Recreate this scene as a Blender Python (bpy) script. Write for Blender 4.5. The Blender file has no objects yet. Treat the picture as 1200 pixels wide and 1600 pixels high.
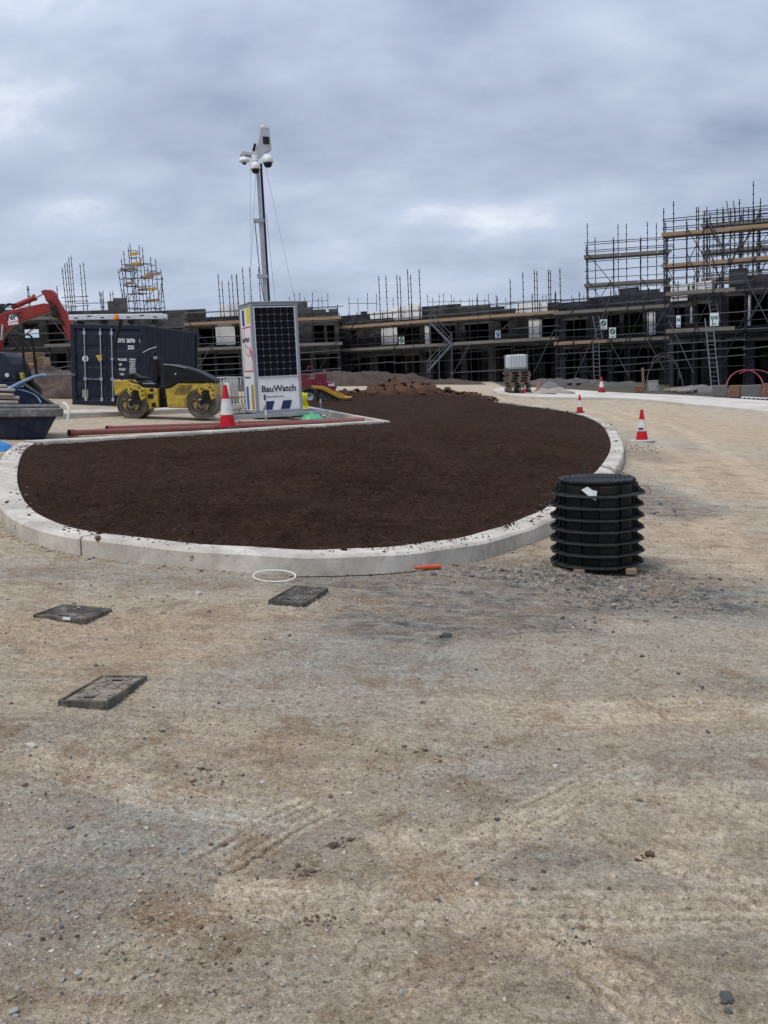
import bpy, bmesh, math, random
import numpy as np
from mathutils import Vector, Matrix

random.seed(7)
rng = np.random.default_rng(11)
SC = bpy.context.scene
COL = SC.collection
R = math.radians

# ---------------------------------------------------------------- camera
F = 1500.0                      # focal length in pixels of the 1200 x 1600 photograph
ROLL = R(2.5)
CAMP = Vector((0, 0, 1.6))
TH = math.atan(225 / F * math.cos(ROLL))
right0, fwd, up0 = Vector((1, 0, 0)), Vector((0, math.cos(TH), -math.sin(TH))), Vector((0, math.sin(TH), math.cos(TH)))
cr = (right0 * math.cos(ROLL) - up0 * math.sin(ROLL)).normalized()
cu = (up0 * math.cos(ROLL) + right0 * math.sin(ROLL)).normalized()
cam = bpy.data.cameras.new('camera')
cam.sensor_fit = 'VERTICAL'; cam.sensor_height = 36; cam.sensor_width = 27
cam.lens = F / 1600 * 36
cam.clip_start = 0.05; cam.clip_end = 4000
camo = bpy.data.objects.new('camera', cam); COL.objects.link(camo)
camo.matrix_world = Matrix(((cr.x, cu.x, -fwd.x, CAMP.x), (cr.y, cu.y, -fwd.y, CAMP.y), (cr.z, cu.z, -fwd.z, CAMP.z), (0, 0, 0, 1)))
SC.camera = camo

# ---------------------------------------------------------------- sky, sun, exposure
SUN_EL, SUN_AZ = R(61), R(-132)          # azimuth measured from +Y towards +X
w = bpy.data.worlds.new('World'); SC.world = w; w.use_nodes = True
nt = w.node_tree; nt.nodes.clear()
def N(t, **kw):
    n = nt.nodes.new(t)
    for k, v in kw.items(): setattr(n, k, v)
    return n
L = lambda a, b: nt.links.new(a, b)
out = N('ShaderNodeOutputWorld'); bg = N('ShaderNodeBackground'); bg.inputs['Strength'].default_value = 0.12
sky = N('ShaderNodeTexSky', sky_type='NISHITA'); sky.sun_disc = False
sky.sun_elevation = SUN_EL; sky.sun_rotation = SUN_AZ; sky.air_density = 1.0; sky.dust_density = 2.0
tc = N('ShaderNodeTexCoord'); sep = N('ShaderNodeSeparateXYZ'); L(tc.outputs['Generated'], sep.inputs[0])
den = N('ShaderNodeMath', operation='ADD'); den.inputs[1].default_value = 0.42
zab = N('ShaderNodeMath', operation='ABSOLUTE'); L(sep.outputs['Z'], zab.inputs[0]); L(zab.outputs[0], den.inputs[0])
dx = N('ShaderNodeMath', operation='DIVIDE'); L(sep.outputs['X'], dx.inputs[0]); L(den.outputs[0], dx.inputs[1])
dy = N('ShaderNodeMath', operation='DIVIDE'); L(sep.outputs['Y'], dy.inputs[0]); L(den.outputs[0], dy.inputs[1])
cmb = N('ShaderNodeCombineXYZ'); L(dx.outputs[0], cmb.inputs[0]); L(dy.outputs[0], cmb.inputs[1])
mp = N('ShaderNodeMapping'); mp.inputs['Location'].default_value = (5.3, 2.2, 0); mp.inputs['Rotation'].default_value = (0, 0, R(-5)); mp.inputs['Scale'].default_value = (0.9, 1.25, 1)
L(cmb.outputs[0], mp.inputs['Vector'])
n1 = N('ShaderNodeTexNoise'); n1.inputs['Scale'].default_value = 1.9; n1.inputs['Detail'].default_value = 6; n1.inputs['Roughness'].default_value = 0.52; n1.inputs['Distortion'].default_value = 0.1
n2 = N('ShaderNodeTexNoise'); n2.inputs['Scale'].default_value = 5.0; n2.inputs['Detail'].default_value = 6; n2.inputs['Roughness'].default_value = 0.55; n2.inputs['Distortion'].default_value = 0.15
L(mp.outputs[0], n1.inputs['Vector']); L(mp.outputs[0], n2.inputs['Vector'])
mxn = N('ShaderNodeMix', data_type='FLOAT'); mxn.inputs[0].default_value = 0.26
L(n1.outputs['Fac'], mxn.inputs[2]); L(n2.outputs['Fac'], mxn.inputs[3])
rmp = N('ShaderNodeValToRGB'); cr_ = rmp.color_ramp
cr_.elements[0].position = 0.37; cr_.elements[0].color = (0.232, 0.28, 0.388, 1)
cr_.elements[1].position = 0.645; cr_.elements[1].color = (0.655, 0.695, 0.775, 1)
e = cr_.elements.new(0.47); e.color = (0.34, 0.396, 0.515, 1)
e = cr_.elements.new(0.58); e.color = (0.455, 0.51, 0.63, 1)
L(mxn.outputs[0], rmp.inputs[0])
# towards the zenith an overcast sky is brighter
zr = N('ShaderNodeMapRange'); zr.inputs[1].default_value = 0.25; zr.inputs[2].default_value = 1.0; zr.inputs[3].default_value = 8.2; zr.inputs[4].default_value = 15.5
L(sep.outputs['Z'], zr.inputs[0])
scl = N('ShaderNodeVectorMath', operation='SCALE'); L(rmp.outputs[0], scl.inputs[0]); L(zr.outputs[0], scl.inputs['Scale'])
mx = N('ShaderNodeMix', data_type='RGBA'); mx.inputs[0].default_value = 0.94
L(sky.outputs[0], mx.inputs[6]); L(scl.outputs[0], mx.inputs[7])
L(mx.outputs[2], bg.inputs[0]); L(bg.outputs[0], out.inputs[0])
sl = bpy.data.lights.new('sun', 'SUN'); sl.energy = 1.5; sl.angle = R(13); sl.color = (1.0, 0.93, 0.84)
so = bpy.data.objects.new('sun', sl); COL.objects.link(so)
sd = Vector((math.sin(SUN_AZ) * math.cos(SUN_EL), math.cos(SUN_AZ) * math.cos(SUN_EL), math.sin(SUN_EL)))
so.rotation_euler = sd.to_track_quat('Z', 'Y').to_euler(); so.location = sd * 60
SC.view_settings.view_transform = 'Standard'; SC.view_settings.look = 'None'
SC.view_settings.exposure = 0.38; SC.view_settings.gamma = 1.0; SC.view_settings.use_curve_mapping = False
SC.cycles.max_bounces = 6; SC.cycles.diffuse_bounces = 3; SC.cycles.glossy_bounces = 2; SC.cycles.transmission_bounces = 3

# ---------------------------------------------------------------- the lie of the land
def ray(u, v): return fwd + cr * ((u - 600) / F) + cu * ((800 - v) / F)
def pt(u, v, D): return CAMP + ray(u, v) * D
_d0 = ray(600, 571.5); _r = ray(1600, 571.5 + 35) - ray(600, 571.5)
GN = _r.cross(_d0).normalized()
if GN.z < 0: GN = -GN
def sstep(a, b, x):
    t = np.clip((x - a) / (b - a), 0, 1); return t * t * (3 - 2 * t)
def gz(x, y):
    """height of the bare ground: the near slope, eased into the gentler far slope"""
    near = -(GN.x * x + GN.y * y) / GN.z
    far = 0.62 - 0.05 * x
    k = sstep(32.0, 58.0, y)
    return near * (1 - k) + far * k
def gp(u, v, h=0.0):
    """the point of the ground (raised by h) that the photograph shows at pixel u, v"""
    d = ray(u, v); lo, hi = 1.0, 400.0
    for _ in range(60):
        m = (lo + hi) / 2; p = CAMP + d * m
        if p.z > float(gz(p.x, p.y)) + h: lo = m
        else: hi = m
    return CAMP + d * lo

# value noise
def _hash(ix, iy, s):
    h = (ix * 374761393 + iy * 668265263 + s * 974711) & 0xFFFFFFFF
    h = ((h ^ (h >> 13)) * 1274126177) & 0xFFFFFFFF
    return ((h ^ (h >> 16)) & 0xFFFF) / 65535.0
def vnoise(x, y, s=0):
    x0 = np.floor(x).astype(np.int64); y0 = np.floor(y).astype(np.int64)
    fx = x - x0; fy = y - y0; fx = fx * fx * (3 - 2 * fx); fy = fy * fy * (3 - 2 * fy)
    a = _hash(x0, y0, s); b = _hash(x0 + 1, y0, s); c = _hash(x0, y0 + 1, s); d = _hash(x0 + 1, y0 + 1, s)
    return (a * (1 - fx) + b * fx) * (1 - fy) + (c * (1 - fx) + d * fx) * fy
def fbm(x, y, scale, octv=4, s=0, rough=0.5):
    t = 0; a = 1; tot = 0
    for o in range(octv):
        t = t + a * vnoise(x * scale + 17.3 * o, y * scale - 9.1 * o, s + o); tot += a
        a *= rough; scale *= 2.03
    return t / tot - 0.5

# ---------------------------------------------------------------- materials
MATS = {}
def mat(name, col, rough=0.7, metal=0.0, var=0.15, vscale=6.0, bump=0.0, bscale=30.0, dirt=None, dirt_amt=0.35, dscale=2.5, spec=0.4):
    """procedural paint / metal / concrete: base colour with noise variation, optional dirt patches and bump"""
    if name in MATS: return MATS[name]
    m = bpy.data.materials.new(name); m.use_nodes = True; t = m.node_tree; b = t.nodes['Principled BSDF']
    b.inputs['Metallic'].default_value = metal; b.inputs['Specular IOR Level'].default_value = spec
    tcn = t.nodes.new('ShaderNodeTexCoord'); nz = t.nodes.new('ShaderNodeTexNoise')
    nz.inputs['Scale'].default_value = vscale; nz.inputs['Detail'].default_value = 5; t.links.new(tcn.outputs['Object'], nz.inputs['Vector'])
    rp = t.nodes.new('ShaderNodeValToRGB')
    c = Vector(col[:3])
    rp.color_ramp.elements[0].position = 0.3; rp.color_ramp.elements[0].color = (*(c * (1 - var)), 1)
    rp.color_ramp.elements[1].position = 0.7; rp.color_ramp.elements[1].color = (*(c * (1 + var)), 1)
    t.links.new(nz.outputs['Fac'], rp.inputs[0]); src = rp.outputs[0]
    if dirt is not None:
        n_ = t.nodes.new('ShaderNodeTexNoise'); n_.inputs['Scale'].default_value = dscale; n_.inputs['Detail'].default_value = 8; n_.inputs['Roughness'].default_value = 0.65
        t.links.new(tcn.outputs['Object'], n_.inputs['Vector'])
        mr = t.nodes.new('ShaderNodeMapRange'); mr.inputs[1].default_value = 0.45; mr.inputs[2].default_value = 0.7; mr.inputs[4].default_value = dirt_amt
        t.links.new(n_.outputs['Fac'], mr.inputs[0])
        mxx = t.nodes.new('ShaderNodeMix'); mxx.data_type = 'RGBA'; t.links.new(mr.outputs[0], mxx.inputs[0]); t.links.new(src, mxx.inputs[6]); mxx.inputs[7].default_value = (*dirt, 1)
        src = mxx.outputs[2]
    t.links.new(src, b.inputs['Base Color'])
    mr2 = t.nodes.new('ShaderNodeMapRange'); mr2.inputs[3].default_value = max(0.02, rough - 0.12); mr2.inputs[4].default_value = min(1, rough + 0.12)
    t.links.new(nz.outputs['Fac'], mr2.inputs[0]); t.links.new(mr2.outputs[0], b.inputs['Roughness'])
    if bump > 0:
        nb = t.nodes.new('ShaderNodeTexNoise'); nb.inputs['Scale'].default_value = bscale; nb.inputs['Detail'].default_value = 6
        t.links.new(tcn.outputs['Object'], nb.inputs['Vector'])
        bp = t.nodes.new('ShaderNodeBump'); bp.inputs['Strength'].default_value = bump; bp.inputs['Distance'].default_value = 0.02
        t.links.new(nb.outputs['Fac'], bp.inputs['Height']); t.links.new(bp.outputs[0], b.inputs['Normal'])
    MATS[name] = m
    return m

def block_mat(name, c1, c2, mortar, w_=0.45, h_=0.225):
    """blockwork for walls too far away to tell every block apart; courses run along local x / z"""
    if name in MATS: return MATS[name]
    m = bpy.data.materials.new(name); m.use_nodes = True; t = m.node_tree; b = t.nodes['Principled BSDF']; b.inputs['Roughness'].default_value = 0.95
    b.inputs['Specular IOR Level'].default_value = 0.15
    tcn = t.nodes.new('ShaderNodeTexCoord'); sp = t.nodes.new('ShaderNodeSeparateXYZ'); t.links.new(tcn.outputs['Object'], sp.inputs[0])
    ad = t.nodes.new('ShaderNodeMath'); ad.operation = 'ADD'; t.links.new(sp.outputs[0], ad.inputs[0]); t.links.new(sp.outputs[1], ad.inputs[1])
    cb = t.nodes.new('ShaderNodeCombineXYZ'); t.links.new(ad.outputs[0], cb.inputs[0]); t.links.new(sp.outputs[2], cb.inputs[1])
    br = t.nodes.new('ShaderNodeTexBrick'); br.inputs['Scale'].default_value = 1.0; br.inputs['Brick Width'].default_value = w_; br.inputs['Row Height'].default_value = h_
    br.inputs['Mortar Size'].default_value = 0.008; br.inputs['Color1'].default_value = (*c1, 1); br.inputs['Color2'].default_value = (*c2, 1); br.inputs['Mortar'].default_value = (*mortar, 1)
    br.inputs['Bias'].default_value = -0.2
    t.links.new(cb.outputs[0], br.inputs['Vector'])
    nz = t.nodes.new('ShaderNodeTexNoise'); nz.inputs['Scale'].default_value = 0.55; nz.inputs['Detail'].default_value = 4; t.links.new(tcn.outputs['Object'], nz.inputs['Vector'])
    mr = t.nodes.new('ShaderNodeMapRange'); mr.inputs[1].default_value = 0.3; mr.inputs[2].default_value = 0.7; mr.inputs[3].default_value = 0.6; mr.inputs[4].default_value = 1.35; t.links.new(nz.outputs['Fac'], mr.inputs[0])
    vm = t.nodes.new('ShaderNodeVectorMath'); vm.operation = 'SCALE'; t.links.new(br.outputs['Color'], vm.inputs[0]); t.links.new(mr.outputs[0], vm.inputs['Scale'])
    t.links.new(vm.outputs[0], b.inputs['Base Color'])
    MATS[name] = m; return m

M_ = lambda k: MATS[k]
mat('white_paint', (0.72, 0.725, 0.73), 0.45, var=0.06, dirt=(0.42, 0.39, 0.34), dirt_amt=0.4, dscale=3.5)
mat('head_grey', (0.42, 0.43, 0.45), 0.5, var=0.08, dirt=(0.3, 0.29, 0.28), dirt_amt=0.4)
mat('galv', (0.36, 0.38, 0.41), 0.45, 0.6, 0.15, 9, dirt=(0.25, 0.24, 0.23), dirt_amt=0.4)
mat('alu', (0.62, 0.64, 0.66), 0.4, 0.7, 0.1, 8)
mat('grey_paint', (0.27, 0.29, 0.32), 0.5, 0.2, 0.1, 8)
mat('black_plastic', (0.008, 0.0083, 0.009), 0.55, var=0.25, vscale=14, dirt=(0.035, 0.033, 0.03), dirt_amt=0.3, dscale=6, bump=0.15, bscale=60, spec=0.22)
mat('black_flange', (0.017, 0.0175, 0.019), 0.55, var=0.25, vscale=14, dirt=(0.06, 0.056, 0.05), dirt_amt=0.4, dscale=6, spec=0.3)
mat('lid_slat_lit', (0.04, 0.04, 0.042), 0.6, var=0.25, vscale=14, dirt=(0.11, 0.105, 0.095), dirt_amt=0.5, dscale=6, spec=0.3)  # paler than the rings: sun reflected off the slats, put into the colour
mat('black_steel', (0.008, 0.008, 0.009), 0.55, var=0.2, dirt=(0.04, 0.035, 0.03), dirt_amt=0.3, spec=0.25)
mat('dark_iron', (0.045, 0.045, 0.047), 0.65, 0.3, 0.3, 20, bump=0.5, bscale=90, dirt=(0.22, 0.19, 0.15), dirt_amt=0.75, dscale=9)
mat('iron_dusty', (0.075, 0.07, 0.062), 0.9, 0.0, 0.3, 20, bump=0.6, bscale=80, dirt=(0.27, 0.225, 0.165), dirt_amt=0.9, dscale=6)
mat('iron_dirty', (0.19, 0.16, 0.125), 0.9, 0.0, 0.3, 14, bump=0.6, bscale=70, dirt=(0.3, 0.25, 0.19), dirt_amt=0.8, dscale=7)
mat('navy', (0.007, 0.0125, 0.027), 0.5, 0.0, 0.25, 3, dirt=(0.03, 0.033, 0.04), dirt_amt=0.45, dscale=1.6, spec=0.3)
mat('skip_blue', (0.006, 0.011, 0.032), 0.5, 0.1, 0.3, 3, dirt=(0.07, 0.066, 0.06), dirt_amt=0.55, dscale=3.5, bump=0.25, bscale=9, spec=0.3)
mat('skip_inside', (0.01, 0.024, 0.065), 0.6, 0.1, 0.3, 3, dirt=(0.14, 0.13, 0.12), dirt_amt=0.6, dscale=3)
mat('rim_grey', (0.12, 0.12, 0.118), 0.8, 0.2, 0.3, 9, dirt=(0.32, 0.3, 0.27), dirt_amt=0.8, dscale=6, bump=0.4, bscale=25)
mat('steel_bar', (0.36, 0.38, 0.42), 0.5, 0.4, 0.15, 9)
mat('yellow', (0.46, 0.325, 0.03), 0.5, 0.0, 0.15, 6, dirt=(0.15, 0.115, 0.06), dirt_amt=0.85, dscale=7)
mat('drum_steel', (0.17, 0.145, 0.12), 0.5, 0.5, 0.3, 8, dirt=(0.24, 0.2, 0.16), dirt_amt=0.7, dscale=6)
mat('red_paint', (0.26, 0.017, 0.015), 0.45, 0.0, 0.15, 4, dirt=(0.13, 0.06, 0.05), dirt_amt=0.5, dscale=2.5)
mat('maroon', (0.13, 0.008, 0.025), 0.5, 0.0, 0.15, 5, dirt=(0.14, 0.1, 0.09), dirt_amt=0.4)
mat('chrome', (0.75, 0.76, 0.78), 0.2, 0.9, 0.05)
mat('rubber', (0.012, 0.012, 0.012), 0.85, var=0.2, dirt=(0.13, 0.11, 0.09), dirt_amt=0.5, dscale=6)
mat('cone_red', (0.47, 0.006, 0.016), 0.6, var=0.12, vscale=12, dirt=(0.22, 0.05, 0.05), dirt_amt=0.45, dscale=9, spec=0.2)
mat('cone_orange', (0.5, 0.17, 0.09), 0.6, var=0.12, vscale=12, dirt=(0.4, 0.28, 0.2), dirt_amt=0.5, dscale=9)
mat('cone_white', (0.66, 0.65, 0.63), 0.45, var=0.08, vscale=10, dirt=(0.3, 0.27, 0.24), dirt_amt=0.6, dscale=10)
mat('cone_base', (0.42, 0.4, 0.37), 0.9, var=0.2, vscale=10, dirt=(0.2, 0.18, 0.16), dirt_amt=0.5, bump=0.3)
mat('terracotta', (0.225, 0.062, 0.05), 0.6, var=0.12, vscale=3, dirt=(0.19, 0.115, 0.095), dirt_amt=0.7, dscale=2.5)
mat('orange_pipe', (0.52, 0.085, 0.03), 0.5, var=0.1, dirt=(0.3, 0.2, 0.14), dirt_amt=0.6, dscale=14)
mat('timber', (0.30, 0.215, 0.14), 0.85, var=0.3, vscale=5, dirt=(0.16, 0.12, 0.09), dirt_amt=0.6, dscale=2)
mat('timber_pale', (0.44, 0.37, 0.29), 0.85, var=0.25, vscale=5, dirt=(0.25, 0.22, 0.19), dirt_amt=0.6, dscale=3)
mat('board_grey', (0.17, 0.155, 0.135), 0.9, var=0.25, vscale=2.5, dirt=(0.15, 0.14, 0.13), dirt_amt=0.6, dscale=1.2)
mat('board_warm', (0.29, 0.195, 0.12), 0.85, var=0.25, vscale=2.5, dirt=(0.26, 0.2, 0.15), dirt_amt=0.6, dscale=1.2)
mat('board_yellow', (0.58, 0.33, 0.04), 0.8, var=0.2, dirt=(0.3, 0.22, 0.1), dirt_amt=0.5)
mat('tube', (0.028, 0.031, 0.037), 0.65, 0.2, 0.3, 2, dirt=(0.03, 0.026, 0.022), dirt_amt=0.4, spec=0.25)
mat('tube_pale', (0.13, 0.135, 0.145), 0.5, 0.5, 0.25, 2)
mat('white_board', (0.86, 0.86, 0.85), 0.75, var=0.04, vscale=1.0, dirt=(0.62, 0.6, 0.57), dirt_amt=0.35, dscale=0.9)
mat('slab', (0.085, 0.08, 0.076), 0.95, var=0.2, vscale=1.5)
block_mat('block_dark', (0.034, 0.034, 0.036), (0.085, 0.083, 0.081), (0.075, 0.073, 0.072))
block_mat('block_mid', (0.055, 0.054, 0.053), (0.115, 0.112, 0.108), (0.10, 0.098, 0.095))
block_mat('block_navy', (0.026, 0.028, 0.036), (0.058, 0.06, 0.068), (0.052, 0.052, 0.057))
mat('concrete_dark', (0.15, 0.145, 0.14), 0.9, var=0.2, vscale=3, dirt=(0.09, 0.085, 0.08), dirt_amt=0.6, dscale=1.5, bump=0.25, bscale=40)
mat('pallet_wood', (0.15, 0.115, 0.08), 0.9, var=0.35, vscale=6, dirt=(0.07, 0.055, 0.04), dirt_amt=0.6, dscale=3)
mat('yellow_dirty', (0.26, 0.19, 0.05), 0.7, var=0.2, dirt=(0.12, 0.095, 0.06), dirt_amt=0.7, dscale=5)
mat('chute_yellow', (0.42, 0.235, 0.018), 0.6, var=0.15, dirt=(0.14, 0.1, 0.05), dirt_amt=0.5, dscale=3)
mat('concrete_grey', (0.30, 0.29, 0.275), 0.9, var=0.15, vscale=3, dirt=(0.19, 0.18, 0.165), dirt_amt=0.6, dscale=1.5, bump=0.25, bscale=40)
mat('concrete_pale', (0.54, 0.505, 0.45), 0.9, var=0.12, vscale=1.0, dirt=(0.38, 0.32, 0.25), dirt_amt=0.75, dscale=.55, bump=0.2, bscale=30)
mat('brick_brown', (0.18, 0.095, 0.062), 0.9, var=0.25, vscale=8, dirt=(0.18, 0.12, 0.09), dirt_amt=0.5)
mat('orange_steel', (0.42, 0.14, 0.03), 0.6, var=0.2, dirt=(0.18, 0.09, 0.05), dirt_amt=0.6)
mat('navy_print', (0.012, 0.022, 0.10), 0.5, var=0.05)
mat('yellow_print', (0.65, 0.52, 0.03), 0.5, var=0.05)
mat('orange_print', (0.42, 0.24, 0.05), 0.5, var=0.05)
mat('blue_print', (0.03, 0.12, 0.33), 0.5, var=0.05)
mat('red_print', (0.5, 0.03, 0.05), 0.5, var=0.05)
mat('ink', (0.012, 0.014, 0.03), 0.6, var=0.05)
mat('white_print', (0.72, 0.73, 0.74), 0.6, var=0.04)
mat('warning_yellow', (0.68, 0.38, 0.02), 0.5, var=0.05)
mat('sign_green', (0.01, 0.16, 0.07), 0.5, var=0.05)
mat('sign_blue', (0.03, 0.06, 0.34), 0.5, var=0.05)
mat('sign_white', (0.72, 0.76, 0.74), 0.5, var=0.05)
mat('cell', (0.003, 0.0035, 0.007), 0.5, 0.0, 0.2, 3, spec=0.12)
mat('backsheet', (0.22, 0.225, 0.24), 0.4, var=0.05)
mat('hose_blue', (0.13, 0.24, 0.36), 0.5, var=0.15, dirt=(0.35, 0.36, 0.36), dirt_amt=0.5, dscale=4)
mat('hose_pink', (0.26, 0.05, 0.075), 0.5, var=0.15)
mat('hose_grey', (0.035, 0.03, 0.03), 0.7, var=0.15)
mat('cable_white', (0.66, 0.64, 0.58), 0.6, var=0.1)
mat('tarp_blue', (0.02, 0.2, 0.5), 0.5, var=0.2, vscale=8)
mat('bag_green', (0.07, 0.33, 0.17), 0.4, var=0.2, vscale=10)
mat('sack', (0.30, 0.265, 0.22), 0.9, var=0.2, vscale=5, dirt=(0.25, 0.22, 0.19), dirt_amt=0.6)
mat('ibc_plastic', (0.62, 0.65, 0.65), 0.4, var=0.08, vscale=3, dirt=(0.4, 0.42, 0.42), dirt_amt=0.4)
mat('hivis', (0.7, 0.66, 0.02), 0.7, var=0.1)
mat('amber', (0.75, 0.22, 0.01), 0.3, var=0.05)
mat('lens_dark', (0.005, 0.005, 0.006), 0.3, var=0.0)
mat('paper', (0.7, 0.72, 0.72), 0.6, var=0.08)

# ---------------------------------------------------------------- mesh building
class MB:
    def __init__(s): s.v = []; s.f = []; s.m = []
    def add(s, vs, fs, mi=0):
        o = len(s.v); s.v.extend(vs); s.f.extend([tuple(i + o for i in f) for f in fs]); s.m.extend([mi] * len(fs)); return s
    def box(s, c, d, rot=None, mi=0):
        hx, hy, hz = d[0] / 2, d[1] / 2, d[2] / 2; c = Vector(c)
        vs = [Vector((x, y, z)) for z in (-hz, hz) for y in (-hy, hy) for x in (-hx, hx)]
        if rot is not None: vs = [rot @ q for q in vs]
        return s.add([tuple(c + q) for q in vs], [(0, 2, 3, 1), (4, 5, 7, 6), (0, 1, 5, 4), (2, 6, 7, 3), (0, 4, 6, 2), (1, 3, 7, 5)], mi)
    def bar(s, a, b, wd, hd, mi=0, upv=(0, 0, 1)):
        a, b = Vector(a), Vector(b); d = b - a; l = d.length; d.normalize(); u = Vector(upv)
        if abs(d.dot(u)) > 0.99: u = Vector((0, 1, 0))
        sx = d.cross(u).normalized(); uu = sx.cross(d)
        rot = Matrix((d, sx, uu)).transposed()
        return s.box((a + b) / 2, (l, wd, hd), rot, mi)
    def cyl(s, a, b, r, n=10, r2=None, mi=0, caps=True):
        a, b = Vector(a), Vector(b); d = (b - a).normalized(); u = Vector((0, 0, 1)) if abs(d.z) < 0.9 else Vector((1, 0, 0))
        e1 = d.cross(u).normalized(); e2 = d.cross(e1); r2 = r if r2 is None else r2
        vs = [tuple(a + (e1 * math.cos(2 * math.pi * i / n) + e2 * math.sin(2 * math.pi * i / n)) * r) for i in range(n)]
        vs += [tuple(b + (e1 * math.cos(2 * math.pi * i / n) + e2 * math.sin(2 * math.pi * i / n)) * r2) for i in range(n)]
        fs = [(i, (i + 1) % n, n + (i + 1) % n, n + i) for i in range(n)]
        if caps: fs += [tuple(range(n - 1, -1, -1)), tuple(range(n, 2 * n))]
        return s.add(vs, fs, mi)
    def lathe(s, prof, n=20, mi=0, axis='z', c=(0, 0, 0), close=False, sy=1.0):
        vs = []; c = Vector(c)
        for r, z in prof:
            for i in range(n):
                a = 2 * math.pi * (i + 0.5) / n; x, y = r * math.cos(a), r * math.sin(a) * sy
                q = {'z': (x, y, z), 'y': (x, z, y), 'x': (z, x, y)}[axis]; vs.append(tuple(c + Vector(q)))
        k = len(prof); fs = []
        for j in range(k - 1 if not close else k):
            for i in range(n):
                a, b = j * n + i, j * n + (i + 1) % n; c2, d2 = ((j + 1) % k) * n + (i + 1) % n, ((j + 1) % k) * n + i
                fs.append((a, b, c2, d2) if axis != 'y' else (d2, c2, b, a))
        return s.add(vs, fs, mi)
    def disc(s, c, r, n=16, axis='z', mi=0):
        c = Vector(c); vs = []
        for i in range(n):
            a = 2 * math.pi * i / n; x, y = r * math.cos(a), r * math.sin(a)
            vs.append(tuple(c + Vector({'z': (x, y, 0), 'y': (x, 0, y), 'x': (0, x, y)}[axis])))
        return s.add(vs, [tuple(range(n))], mi)
    def prism(s, poly, y0, y1, mi=0):
        """polygon in local x, z pulled from y0 to y1"""
        n = len(poly)
        area = sum(poly[i][0] * poly[(i + 1) % n][1] - poly[(i + 1) % n][0] * poly[i][1] for i in range(n))
        if area < 0: poly = poly[::-1]
        vs = [(x, y0, z) for x, z in poly] + [(x, y1, z) for x, z in poly]
        fs = [tuple(range(n)), tuple(range(2 * n - 1, n - 1, -1))] + [(i, n + i, n + (i + 1) % n, (i + 1) % n) for i in range(n)]
        return s.add(vs, fs, mi)
    def tube(s, path, r, n=8, mi=0, closed=False):
        P = [Vector(p) for p in path]; k = len(P); vs = []; prev = None
        for i, p in enumerate(P):
            a = P[(i - 1) % k] if (i > 0 or closed) else p; b = P[(i + 1) % k] if (i < k - 1 or closed) else p
            d = (b - a).normalized()
            if prev is None:
                u = Vector((0, 0, 1)) if abs(d.z) < 0.9 else Vector((1, 0, 0)); e1 = d.cross(u).normalized()
            else: e1 = (prev - d * prev.dot(d)).normalized()
            prev = e1; e2 = d.cross(e1); rr = r[i] if isinstance(r, (list, tuple)) else r
            vs += [tuple(p + (e1 * math.cos(2 * math.pi * j / n) + e2 * math.sin(2 * math.pi * j / n)) * rr) for j in range(n)]
        fs = []
        for i in range(k if closed else k - 1):
            for j in range(n):
                fs.append((i * n + j, i * n + (j + 1) % n, ((i + 1) % k) * n + (j + 1) % n, ((i + 1) % k) * n + j))
        if not closed: fs += [tuple(range(n - 1, -1, -1)), tuple(range((k - 1) * n, k * n))]
        return s.add(vs, fs, mi)
    def mesh(s, name, mats, smooth=False, bevel=0.0, auto=None):
        me = bpy.data.meshes.new(name); me.from_pydata([tuple(q) for q in s.v], [], s.f)
        for m in (mats if isinstance(mats, (list, tuple)) else [mats]): me.materials.append(MATS[m] if isinstance(m, str) else m)
        me.polygons.foreach_set('material_index', s.m)
        bm = bmesh.new(); bm.from_mesh(me)
        bmesh.ops.recalc_face_normals(bm, faces=bm.faces)
        if bevel > 0:
            es = [e for e in bm.edges if len(e.link_faces) == 2 and e.calc_face_angle(0) > 0.5]
            bmesh.ops.bevel(bm, geom=es, offset=bevel, segments=1, affect='EDGES', profile=0.5, clamp_overlap=True)
        bm.to_mesh(me); bm.free()
        if smooth:
            me.polygons.foreach_set('use_smooth', [True] * len(me.polygons))
            if auto: me.set_sharp_from_angle(angle=R(auto))
        return me
    def build(s, name, mats, parent=None, smooth=False, bevel=0.0, auto=40, label=None):
        return link(name, s.mesh(name, mats, smooth, bevel, auto), parent, label=label)

def link(name, data, parent=None, loc=None, rot=None, scale=None, label=None):
    o = bpy.data.objects.new(name, data); COL.objects.link(o)
    if parent is not None: o.parent = parent
    if loc is not None: o.location = loc
    if rot is not None: o.rotation_euler = rot
    if scale is not None: o.scale = scale
    if label: o['label'] = label
    return o
def tag(o, label, cat, group=None, kind=None):
    o['label'] = label
    if cat: o['category'] = cat
    if group: o['group'] = group
    if kind: o['kind'] = kind
    return o
def structure(o, label=None):
    o['kind'] = 'structure'
    if label: o['label'] = label
    return o
def frame(P, head=0.0, tilt=0.0, up=None):
    """matrix with origin P, x axis at heading (radians, anticlockwise from +X), z up or along the given normal blended by tilt"""
    z = Vector((0, 0, 1))
    if up is not None: z = z.lerp(up, tilt).normalized()
    x = Vector((math.cos(head), math.sin(head), 0)); x = (x - z * x.dot(z)).normalized(); y = z.cross(x)
    return Matrix(((x.x, y.x, z.x, P.x), (x.y, y.y, z.y, P.y), (x.z, y.z, z.z, P.z), (0, 0, 0, 1)))
def thing(name, label, cat, M, group=None):
    o = bpy.data.objects.new(name, None); COL.objects.link(o); o.empty_display_size = 0.2
    o.matrix_world = M if isinstance(M, Matrix) else Matrix.Translation(M)
    return tag(o, label, cat, group)
def kids(o): return [c for c in o.children]
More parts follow.
